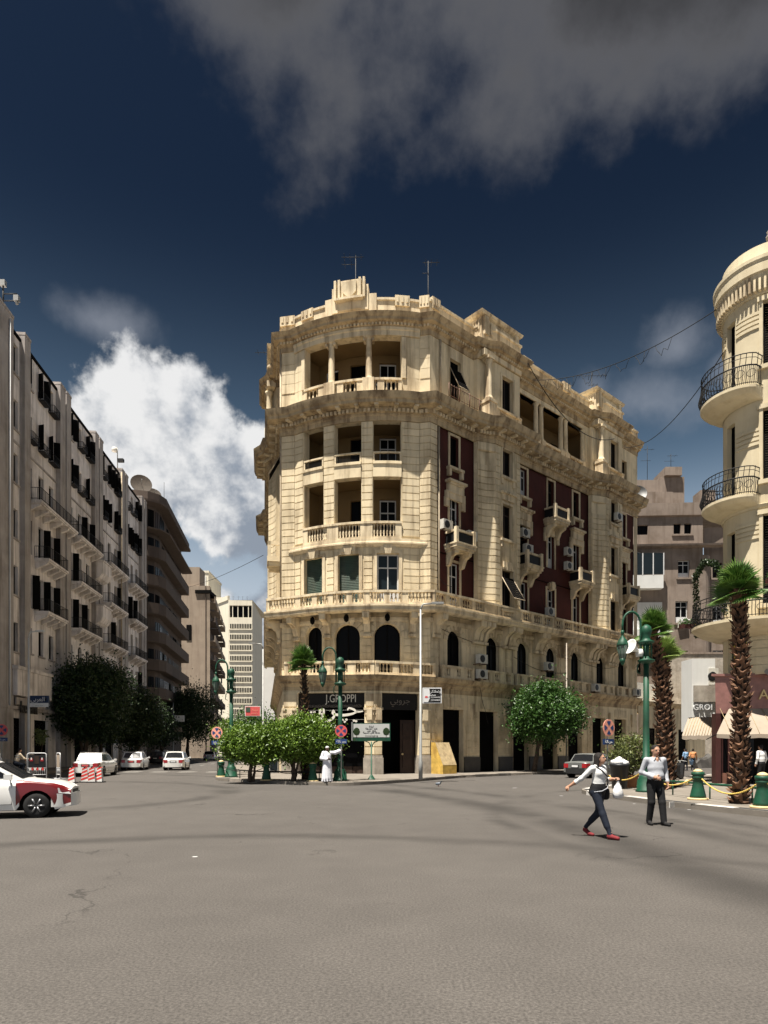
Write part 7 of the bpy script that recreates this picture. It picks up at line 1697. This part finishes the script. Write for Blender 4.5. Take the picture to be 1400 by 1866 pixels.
for x in (-.65, .65): b = MB(); b.lathe([(.2, -.05), (.29, -.045), (.29, .045), (.2, .05)], 16); o = b.build('wheel', 'tyre', t); o.rotation_euler = (R(90), 0, 0); o.location = (x, 0, .29)
# ================================================================== people: one continuous skin grown from a distance field
for n_, c_ in (('skin', (.42, .235, .155)), ('skin_dark', (.085, .042, .026)), ('hair', (.012, .009, .008)), ('lips', (.30, .09, .07)), ('cloth_white', (.66, .66, .65)), ('cloth_grey', (.36, .37, .40)), ('cloth_black', (.007, .007, .008)), ('cloth_navy', (.006, .010, .021)), ('shoe_red', (.17, .018, .022)), ('shoe_black', (.012, .011, .011)), ('robe_white', (.70, .70, .74)), ('cloth_blue', (.22, .36, .55)), ('cloth_trouser_blue', (.06, .07, .20)), ('cloth_stripe', (.62, .50, .36)), ('cloth_orange', (.55, .24, .10)), ('eye_white', (.6, .58, .55))):
    mat(n_, c_, .8 if not n_.startswith('skin') else .55, .10, 9, bump=.45 if n_.startswith(('cloth', 'robe')) else 0, bscale=6)
class SDF:
    def __init__(s, lo, hi, cell):
        s.lo = np.array(lo, np.float32); s.c = cell; s.n = np.ceil((np.array(hi)-s.lo)/cell).astype(int)+1
        s.f = np.full(s.n, .5, np.float32); s.lab = np.zeros(s.n, np.int16); s.best = np.full(s.n, .5, np.float32); s.names = []
    def _blk(s, mn, mx, k):
        p = k+3*s.c; a = np.maximum(0, np.floor((mn-p-s.lo)/s.c).astype(int)); b = np.minimum(s.n, np.ceil((mx+p-s.lo)/s.c).astype(int)+1)
        if (b <= a).any(): return None
        sl = tuple(slice(int(x), int(y)) for x, y in zip(a, b)); ax = [s.lo[i]+s.c*np.arange(a[i], b[i], dtype=np.float32) for i in range(3)]
        return sl, np.meshgrid(*ax, indexing='ij')
    def _put(s, sl, d, k, m):
        if m not in s.names: s.names.append(m)
        i = s.names.index(m); f = s.f[sl]; h = np.maximum(k-np.abs(f-d), 0)/max(k, 1e-6); s.f[sl] = np.minimum(f, d)-h*h*k*.25
        bs = s.best[sl]; w_ = d < bs; s.lab[sl] = np.where(w_, i, s.lab[sl]); s.best[sl] = np.minimum(bs, d)
    def cone(s, a, b, ra, rb, m, k=.03):
        a = np.array(a, np.float32); b = np.array(b, np.float32); R_ = max(ra, rb); g = s._blk(np.minimum(a, b)-R_, np.maximum(a, b)+R_, k)
        if g is None: return
        sl, (X, Y, Z) = g; d = b-a; L2 = float(d@d)+1e-9; t = np.clip(((X-a[0])*d[0]+(Y-a[1])*d[1]+(Z-a[2])*d[2])/L2, 0, 1)
        q = np.sqrt((X-a[0]-t*d[0])**2+(Y-a[1]-t*d[1])**2+(Z-a[2]-t*d[2])**2)-(ra+(rb-ra)*t); s._put(sl, q, k, m)
    def ell(s, c, r, m, k=.03, rot=None):
        c = np.array(c, np.float32); r = np.array(r, np.float32); R_ = r.max(); g = s._blk(c-R_, c+R_, k)
        if g is None: return
        sl, (X, Y, Z) = g; P = [X-c[0], Y-c[1], Z-c[2]]
        if rot is not None:
            M_ = np.array(rot.transposed(), np.float32); P = [M_[i, 0]*P[0]+M_[i, 1]*P[1]+M_[i, 2]*P[2] for i in range(3)]
        k0 = np.sqrt(sum((p/q)**2 for p, q in zip(P, r)))+1e-6; k1 = np.sqrt(sum((p/(q*q))**2 for p, q in zip(P, r)))+1e-6; s._put(sl, k0*(k0-1)/k1, k, m)
    def mesh(s):
        f = s.f; ins = f < 0; n = s.n; c = np.zeros(np.array(n)-1, bool); allin = np.ones(np.array(n)-1, bool)
        for dx in (0, 1):
            for dy in (0, 1):
                for dz in (0, 1):
                    q = ins[dx:n[0]-1+dx, dy:n[1]-1+dy, dz:n[2]-1+dz]; c |= q; allin &= q
        act = c & ~allin; idx = np.full(act.shape, -1, np.int32); I = np.argwhere(act); idx[act] = np.arange(len(I)); acc = np.zeros((len(I), 3), np.float32); cnt = np.zeros(len(I), np.float32)
        cor = [(0, 0, 0), (1, 0, 0), (0, 1, 0), (1, 1, 0), (0, 0, 1), (1, 0, 1), (0, 1, 1), (1, 1, 1)]
        for a, b in ((0, 1), (2, 3), (4, 5), (6, 7), (0, 2), (1, 3), (4, 6), (5, 7), (0, 4), (1, 5), (2, 6), (3, 7)):
            pa = I+np.array(cor[a]); pb = I+np.array(cor[b]); fa_ = f[pa[:, 0], pa[:, 1], pa[:, 2]]; fb2 = f[pb[:, 0], pb[:, 1], pb[:, 2]]; x = (fa_ < 0) != (fb2 < 0)
            t = np.where(x, fa_/(fa_-fb2+1e-12), 0)[:, None]; acc += np.where(x[:, None], pa+t*(pb-pa), 0); cnt += x
        V = s.lo+s.c*acc/cnt[:, None]; F = []; FL_ = []
        for ax in range(3):
            o = [0, 0, 0]; o[ax] = 1; A = ins[tuple(slice(0, n[i]-o[i]) for i in range(3))]; B = ins[tuple(slice(o[i], n[i]) for i in range(3))]; E = np.argwhere(A != B); e1, e2 = [i for i in range(3) if i != ax]
            E = E[(E[:, e1] > 0) & (E[:, e2] > 0) & (E[:, e1] < n[e1]-1) & (E[:, e2] < n[e2]-1)]
            def cid(d1, d2): q = E.copy(); q[:, e1] -= d1; q[:, e2] -= d2; return idx[q[:, 0], q[:, 1], q[:, 2]]
            Q = np.stack([cid(1, 1), cid(0, 1), cid(0, 0), cid(1, 0)], 1); flip = A[E[:, 0], E[:, 1], E[:, 2]]; 
            if ax == 1: flip = ~flip
            Q[~flip] = Q[~flip][:, ::-1]; F.append(Q); FL_.append(s.lab[E[:, 0], E[:, 1], E[:, 2]])
        return V, np.concatenate(F), np.concatenate(FL_)
    def build(s, name, parent=None):
        V, F, Lb = s.mesh(); me = bpy.data.meshes.new(name); me.from_pydata(V.tolist(), [], F.tolist())
        for m in s.names: me.materials.append(M[m])
        me.polygons.foreach_set('material_index', Lb.astype(np.int32)); me.polygons.foreach_set('use_smooth', np.ones(len(F), bool)); me.update()
        o = bpy.data.objects.new(name, me); col.objects.link(o); o.parent = parent; return o
def hand(S, wrist, d, up, skin, r=1., curl=.6, side=1):
    """palm, four bent fingers of unequal length and a thumb from the palm's side"""
    w_ = Vector(wrist); d = Vector(d).normalized(); up = Vector(up); up = (up-d*up.dot(d)).normalized(); s_ = d.cross(up)*side
    pc = w_+d*.05*r; rot = Matrix((s_, d, up)).transposed(); S.ell(pc, (.042*r, .052*r, .018*r), skin, .015, rot)
    for i, (o, l) in enumerate(((-.030, .072), (-.010, .082), (.011, .077), (.031, .060))):
        a = w_+d*.09*r+s_*o*r; b = a+(d*math.cos(curl)-up*math.sin(curl))*l*.55*r; c = b+(d*math.cos(curl*2.4)-up*math.sin(curl*2.4))*l*.5*r; S.cone(a, b, .0095*r, .009*r, skin, .006); S.cone(b, c, .009*r, .0075*r, skin, .006)
    a = w_+d*.03*r-s_*.035*r; b = a+(d*.6-s_*.8).normalized()*.038*r-up*.01; c = b+(d*.85-s_*.25-up*.3).normalized()*.032*r; S.cone(a, b, .012*r, .010*r, skin, .008); S.cone(b, c, .010*r, .008*r, skin, .006)
def head(S, c, fwd, up, skin='skin', hair='hair', style='short', s=1.):
    c = Vector(c); f = Vector(fwd).normalized(); u = Vector(up); u = (u-f*u.dot(f)).normalized(); x = f.cross(u); rot = Matrix((x, f, u)).transposed()
    def P(a, b, e): return c+x*a*s+f*b*s+u*e*s
    S.ell(P(0, -.006, .022), (.073*s, .092*s, .092*s), skin, .02, rot); S.ell(P(0, .022, -.045), (.056*s, .066*s, .068*s), skin, .03, rot)
    S.cone(P(0, .083, .012), P(0, .103, -.022), .009*s, .014*s, skin, .012); S.ell(P(0, .072, .028), (.058*s, .02*s, .012*s), skin, .012, rot)
    for k in (-1, 1):
        S.ell(P(k*.076, -.008, -.008), (.012*s, .022*s, .032*s), skin, .008, rot); S.ell(P(k*.031, .078, .008), (.011*s, .006*s, .0055*s), 'eye_white', .003, rot); S.ell(P(k*.031, .083, .008), (.006*s, .005*s, .006*s), hair if hair else 'hair', .002, rot); S.ell(P(k*.031, .083, .026), (.018*s, .006*s, .0035*s), 'hair', .003, rot)
    S.ell(P(0, .086, -.056), (.024*s, .009*s, .008*s), 'lips' if skin == 'skin' else skin, .004, rot)
    if hair:
        S.ell(P(0, -.022, .048), (.080*s, .094*s, .080*s), hair, .008, rot); S.ell(P(0, -.05, .0), (.076*s, .062*s, .085*s), hair, .015, rot)
        if style == 'long':
            S.ell(P(0, -.075, -.06), (.072*s, .05*s, .10*s), hair, .03, rot)
            for k in (-1, 1): S.cone(P(k*.074, -.01, .03), P(k*.07, -.045, -.13), .024*s, .02*s, hair, .02)
            S.cone(P(.0, -.085, -.1), P(.0, -.09, -.19), .05*s, .03*s, hair, .03)
def limbs(S, pts, rad, mats, k=.035):
    for i in range(len(pts)-1): S.cone(pts[i], pts[i+1], rad[i], rad[i+1], mats[i], k)
def split(a, b, t): return tuple(Vector(a).lerp(Vector(b), t))
# ---- woman striding to the right with a plastic bag
wm = thing('person', 'woman in white blouse and dark leggings striding with a white plastic bag', 'person', (4.02, 12.35, 0), R(38)); S = SDF((-.45, -.62, -.02), (.42, .66, 1.66), .0085)
T, B_, N_, K = 'cloth_white', 'cloth_black', 'cloth_navy', 'skin'
S.ell((0, 0, .90), (.165, .125, .13), B_, .05); S.ell((0, .05, .86), (.15, .12, .12), B_, .05); S.ell((0, -.005, .97), (.150, .115, .09), B_, .05); S.ell((0, -.012, 1.06), (.145, .11, .10), T, .05); S.ell((0, -.015, 1.15), (.145, .105, .12), T, .05); S.ell((0, -.03, 1.22), (.150, .105, .10), T, .05)
for k in (-1, 1): S.ell((k*.055, -.072, 1.20), (.055, .045, .055), T, .05)
S.cone((-.145, .01, 1.305), (.145, .01, 1.305), .05, .05, T, .05); S.cone((0, .01, 1.33), (0, -.012, 1.42), .05, .045, K, .03)
head(S, (0.01, -.03, 1.475), (.50, -1, .16), (.0, .15, 1), style='long', s=.96)
rs, re, rw = (-.17, .02, 1.295), (-.255, .20, 1.10), (-.33, .40, .96); m1 = split(re, rw, .45); limbs(S, [rs, re, m1, rw], [.055, .042, .038, .024], [T, T, K]); hand(S, rw, (-.2, .75, -.5), (-.8, .1, .5), K, .95, 1.0, 1)
ls, le, lw_ = (.17, .0, 1.295), (.25, .03, 1.07), (.20, -.20, 1.10); m1 = split(le, lw_, .6); limbs(S, [ls, le, m1, lw_], [.055, .043, .036, .024], [T, T, K]); hand(S, lw_, (-.1, -1, .25), (0, .2, 1), K, .95, 1.2, -1)
limbs(S, [(-.085, 0, .84), (-.09, -.15, .47), (-.08, -.30, .10)], [.092, .060, .040], [N_, N_], .03); S.cone((-.09, -.165, .42), (-.085, -.235, .24), .050, .045, N_, .05)
limbs(S, [(.085, .02, .84), (.095, .06, .46), (.085, .33, .17)], [.092, .060, .040], [N_, N_], .03); S.cone((.095, .08, .44), (.09, .21, .32), .050, .045, N_, .05)
S.cone((-.08, -.29, .06), (-.075, -.46, .035), .045, .035, 'shoe_red', .03); S.ell((-.08, -.30, .045), (.043, .06, .045), 'shoe_red', .02); S.cone((-.08, -.30, .09), (-.08, -.30, .12), .032, .034, K, .01)
S.cone((.085, .35, .11), (.08, .25, .045), .045, .038, 'shoe_red', .03); S.cone((.08, .25, .04), (.08, .17, .03), .038, .03, 'shoe_red', .02); S.cone((.085, .34, .145), (.085, .33, .17), .033, .035, K, .01)
S.build('body', wm)
b = MB(); b.tube([(-.13, -.02, 1.35), (-.07, -.135, 1.26), (.04, -.155, 1.16), (.12, -.13, 1.03), (.175, -.04, .90)], .010, 5); b.tube([(-.13, .0, 1.35), (-.06, .10, 1.25), (.06, .12, 1.1), (.175, .02, .92)], .010, 5); b.build('bag_strap', 'cloth_black', wm)
b = MB(); b.lathe([(.05, 0), (.085, .03), (.095, .12), (.085, .2), (.05, .22)], 10, (.21, .0, .70)); o = b.build('shoulder_bag', 'cloth_black', wm, smooth=True); b = MB(); b.tube([(.165, -.10, 1.0), (.05, -.16, .93), (-.09, -.14, .88), (-.175, -.03, .86)], .009, 6); b.build('cord', 'cloth_grey', wm)
b = MB(); q = random.Random(8); b.lathe([(.012, .0), (.02, -.05), (.06, -.12), (.105, -.20), (.12, -.28), (.09, -.34), (.03, -.355)], 12, (0, 0, 0)); b.v = [(x+.19+q.uniform(-.012, .012), y*.8-.29+q.uniform(-.012, .012), z+1.09) for x, y, z in b.v]; bg = thing('plastic_bag', 'white plastic bag hanging from the woman\'s hand', 'bag', (4.02, 12.35, 0), R(38)); b.build('bag_body', 'bag_white', bg, smooth=True)
# ---- man walking towards the camera
mn = thing('person', 'man in pale grey open-collar shirt and black trousers walking forward', 'person', (5.93, 14.4, 0), R(6)); S = SDF((-.45, -.40, -.02), (.45, .34, 1.80), .0088); T, B_, K = 'cloth_grey', 'cloth_black', 'skin'
S.ell((0, 0, .96), (.175, .13, .12), B_, .05); S.ell((0, -.03, 1.08), (.178, .145, .13), T, .06); S.ell((0, -.02, 1.24), (.185, .125, .15), T, .06); S.ell((0, .0, 1.37), (.19, .11, .09), T, .06)
S.cone((-.17, .01, 1.43), (.17, .01, 1.43), .048, .048, T, .07); S.cone((0, .01, 1.46), (0, -.01, 1.55), .062, .058, K, .03); S.ell((0, -.085, 1.43), (.03, .03, .05), K, .02)
for k in (-1, 1): S.cone((k*.045, -.085, 1.475), (k*.075, -.10, 1.42), .018, .012, T, .01)
head(S, (0, -.02, 1.625), (.10, -1, -.02), (0, 0, 1), s=1.02)
limbs(S, [(-.205, .01, 1.425), (-.285, .06, 1.15), split((-.285, .06, 1.15), (-.09, -.19, 1.04), .85), (-.09, -.19, 1.04)], [.058, .050, .038, .03], [T, T, K]); hand(S, (-.10, -.185, 1.04), (1, -.25, -.15), (0, -1, .2), K, 1.02, .7, 1)
limbs(S, [(.205, .01, 1.425), (.28, .07, 1.15), split((.28, .07, 1.15), (.27, -.03, .92), .85), (.27, -.03, .92)], [.058, .050, .038, .03], [T, T, K]); hand(S, (.27, -.03, .92), (0, -.25, -1), (1, 0, 0), K, 1.02, .5, 1)
limbs(S, [(-.092, 0, .90), (-.10, -.03, .50), (-.105, .06, .10)], [.100, .078, .064], [B_, B_], .02); limbs(S, [(.092, 0, .90), (.105, -.10, .50), (.12, -.15, .09)], [.100, .078, .064], [B_, B_], .02)
for x, y, tx in ((-.105, .06, -.03), (.12, -.15, .03)): S.cone((x, y+.02, .05), (x+tx, y-.17, .035), .045, .036, 'shoe_black', .03)
S.build('body', mn); b = MB()
for k in range(6): b.lathe([(.007, 0), (.007, .006)], 8, (0, -.165+.0*k, 1.06+.055*k))
for k in range(5): pass
bt = MB(); bt.box(-.165, .165, -.145, -.135, .985, 1.015); bt.build('belt', 'shoe_black', mn)
# ---- robed man with cap, hand on the sign post
rm = thing('person', 'man in long white robe and white cap leaning a hand on the sign post', 'person', (-2.62, 30.35, .146), R(18)); S = SDF((-.42, -.42, -.02), (.95, .42, 1.78), .011); W, K = 'robe_white', 'skin_dark'
S.cone((0, 0, .22), (0, 0, 1.25), .215, .15, W, .08); S.cone((-.06, 0, .16), (-.05, 0, 1.2), .17, .12, W, .08); S.cone((.06, 0, .16), (.05, 0, 1.2), .17, .12, W, .08)
for k in range(11):
    a = k*.5712; S.cone((.235*math.cos(a), .20*math.sin(a), .05), (.16*math.cos(a), .12*math.sin(a), .95), .034, .022, W, .03)
S.cone((-.16, 0, 1.36), (.16, 0, 1.36), .07, .07, W, .06); S.cone((0, 0, 1.38), (0, -.01, 1.47), .055, .05, K, .02); head(S, (0, -.02, 1.53), (.35, -1, -.05), (0, 0, 1), 'skin_dark', None, s=.98)
S.ell((0, -.005, 1.60), (.084, .098, .062), 'cloth_white', .005); limbs(S, [(.17, 0, 1.36), (.38, -.04, 1.36), (.55, -.06, 1.43)], [.075, .085, .095], [W, W]); S.cone((.55, -.06, 1.43), (.63, -.06, 1.46), .028, .026, K, .01); hand(S, (.62, -.06, 1.46), (1, 0, .25), (0, 0, 1), K, 1., .5)
limbs(S, [(-.18, 0, 1.35), (-.27, -.03, 1.10), (-.08, -.20, 1.06)], [.075, .08, .07], [W, W]); hand(S, (-.05, -.22, 1.06), (1, -.2, .1), (0, -1, 0), K, 1., .8)
for x in (-.09, .09): S.cone((x, -.05, .03), (x, -.24, .025), .04, .035, 'shoe_black', .02)
S.build('body', rm); b = MB(); b.box(-.02, .10, -.30, -.27, 1.02, 1.08); b.build('held_case', 'shoe_black', rm)
# ---- background people
def simple_person(label, loc, rz, top, bottom, shoe='shoe_black', skin='skin', h=1.72, pose='stand', group=None, cell=.02, bare=False, stripes=False):
    t = thing('person', label, 'person', loc, rz, group); s = h/1.72; S = SDF((-.5, -.75, -.03), (.5, .5, 1.85), cell)
    sit = pose == 'ride'; lean = -.18 if sit else 0; hz = .92
    S.ell((0, 0, hz), (.16, .13, .13), bottom, .05); S.ell((0, lean*.4, 1.10), (.165, .125, .16), top, .06); S.ell((0, lean*.8, 1.28), (.18, .115, .14), top, .06); S.cone((-.16, lean, 1.40), (.16, lean, 1.40), .06, .06, top, .06)
    S.cone((0, lean, 1.43), (0, lean-.03, 1.53), .055, .05, skin, .03); head(S, (0, lean-.05, 1.60), (0, -1, -.15 if sit else 0), (0, 0, 1), skin)
    for k in (-1, 1):
        sh = (k*.19, lean, 1.38)
        if sit:
            e = (k*.27, lean-.17, 1.15); w_ = (k*.22, lean-.42, 1.10); kn = (k*.17, -.40, .80); an = (k*.16, -.22, .36)
        elif pose == 'walk': e = (k*.25, .10*k, 1.12); w_ = (k*.24, -.08+.14*k, .90); kn = (k*.10, -.12*k-.05, .5); an = (k*.1, -.18*k+.05, .10)
        elif pose == 'carry': e = (k*.25, -.02, 1.12); w_ = (k*.22, -.14, .92); kn = (k*.10, -.04*k-.02, .5); an = (k*.1, -.05*k, .10)
        else: e = (k*.25, .03, 1.12); w_ = (k*.24, -.06, .88); kn = (k*.10, -.02, .5); an = (k*.1, .0, .10)
        limbs(S, [sh, e, split(e, w_, .3 if bare else .9), w_], [.06, .05, .036, .03], [top, skin if bare else top, skin]); S.ell(Vector(w_)+Vector((0, -.02, -.05)), (.035, .04, .06), skin, .02)
        limbs(S, [(k*.09, 0, hz-.03), kn, an], [.10, .068, .05], [bottom, bottom], .05); S.cone((an[0], an[1]+.02, an[2]-.05), (an[0], an[1]-.17, an[2]-.065), .045, .036, shoe, .02)
    o = S.build('body', t); o.scale = (s, s, s)
    if stripes:
        for k in range(3): b = MB(); b.sweep([(.19*math.cos(a)*.92, lean*.6+.135*math.sin(a)) for a in [j*math.pi/8 for j in range(17)]][::-1], [(.0, 1.08+k*.11), (.012, 1.08+k*.11), (.012, 1.12+k*.11), (0, 1.12+k*.11)]); b.build('shirt_stripe', 'cloth_white', t)
    return t
simple_person('left traffic officer in white and blue under the dark tree', (-28.6, 83.0, .146), R(170), 'cloth_white', 'cloth_trouser_blue', group='traffic officers up the left street', pose='walk'); simple_person('right traffic officer in white and blue beside his colleague', (-27.6, 83.2, .146), R(190), 'cloth_white', 'cloth_trouser_blue', group='traffic officers up the left street')
simple_person('man in striped tan shirt riding pillion on the motorbike', (-20.35, 36.35, 0), R(140), 'cloth_stripe', 'cloth_navy', pose='ride', stripes=True); simple_person('dark-haired rider in white at the motorbike\'s handlebar', (-20.85, 35.8, 0), R(-30), 'cloth_white', 'cloth_black', pose='ride')
simple_person('person in light blue shirt crossing the right-hand street', (23.6, 51.5, 0), R(200), 'cloth_blue', 'cloth_navy', pose='carry', bare=True); simple_person('person in orange jacket beside the one in light blue', (24.5, 52.2, 0), R(150), 'cloth_orange', 'cloth_black', pose='walk')
b = MB(); b.lathe([(.11, 0), (.15, .3), (.16, .3), (.16, .32)], 14); b.tube([(.15*math.cos(q), 0, .3+.16*math.sin(q)) for q in [k*math.pi/8 for k in range(9)]], .008, 4); o = b.build('bucket', 'cloth_blue'); o.location = (23.95, 51.3, .45); tag(o, 'blue bucket carried by the person in light blue', 'bucket')
simple_person('man in white shirt with his back turned under the right awning', (16.05, 28.0, .146), R(200), 'cloth_white', 'cloth_black', cell=.014)
simple_person('dark-clothed man standing by the shops beyond the white sedans', (-26.3, 68, .146), R(90), 'cloth_black', 'cloth_black')
# ---- pigeon on the road
pg = thing('pigeon', 'grey pigeon on the asphalt before the corner building', 'bird', (2.42, 29.3, 0), R(-20)); mat('feather', (.16, .18, .21), .6, .3, 30); mat('feather_dark', (.04, .045, .05), .6, .2, 30)
S = SDF((-.12, -.12, -.01), (.28, .12, .32), .008); S.ell((0, 0, .13), (.115, .065, .062), 'feather', .03, Matrix.Rotation(R(-14), 3, 'Y')); S.cone((.08, 0, .16), (.13, 0, .22), .04, .028, 'feather_dark', .03); S.ell((.145, 0, .24), (.032, .026, .027), 'feather_dark', .015); S.cone((.168, 0, .235), (.195, 0, .228), .01, .005, 'shoe_black', .005); S.cone((-.09, 0, .115), (-.2, 0, .09), .038, .025, 'feather_dark', .02)
for k in (-1, 1): S.ell((-.02, k*.05, .14), (.11, .018, .045), 'feather', .012); S.cone((.0, k*.025, .08), (.005, k*.03, .01), .009, .007, 'lips', .01); S.cone((.005, k*.03, .008), (.035, k*.032, .006), .006, .005, 'lips', .005)
S.build('body', pg)
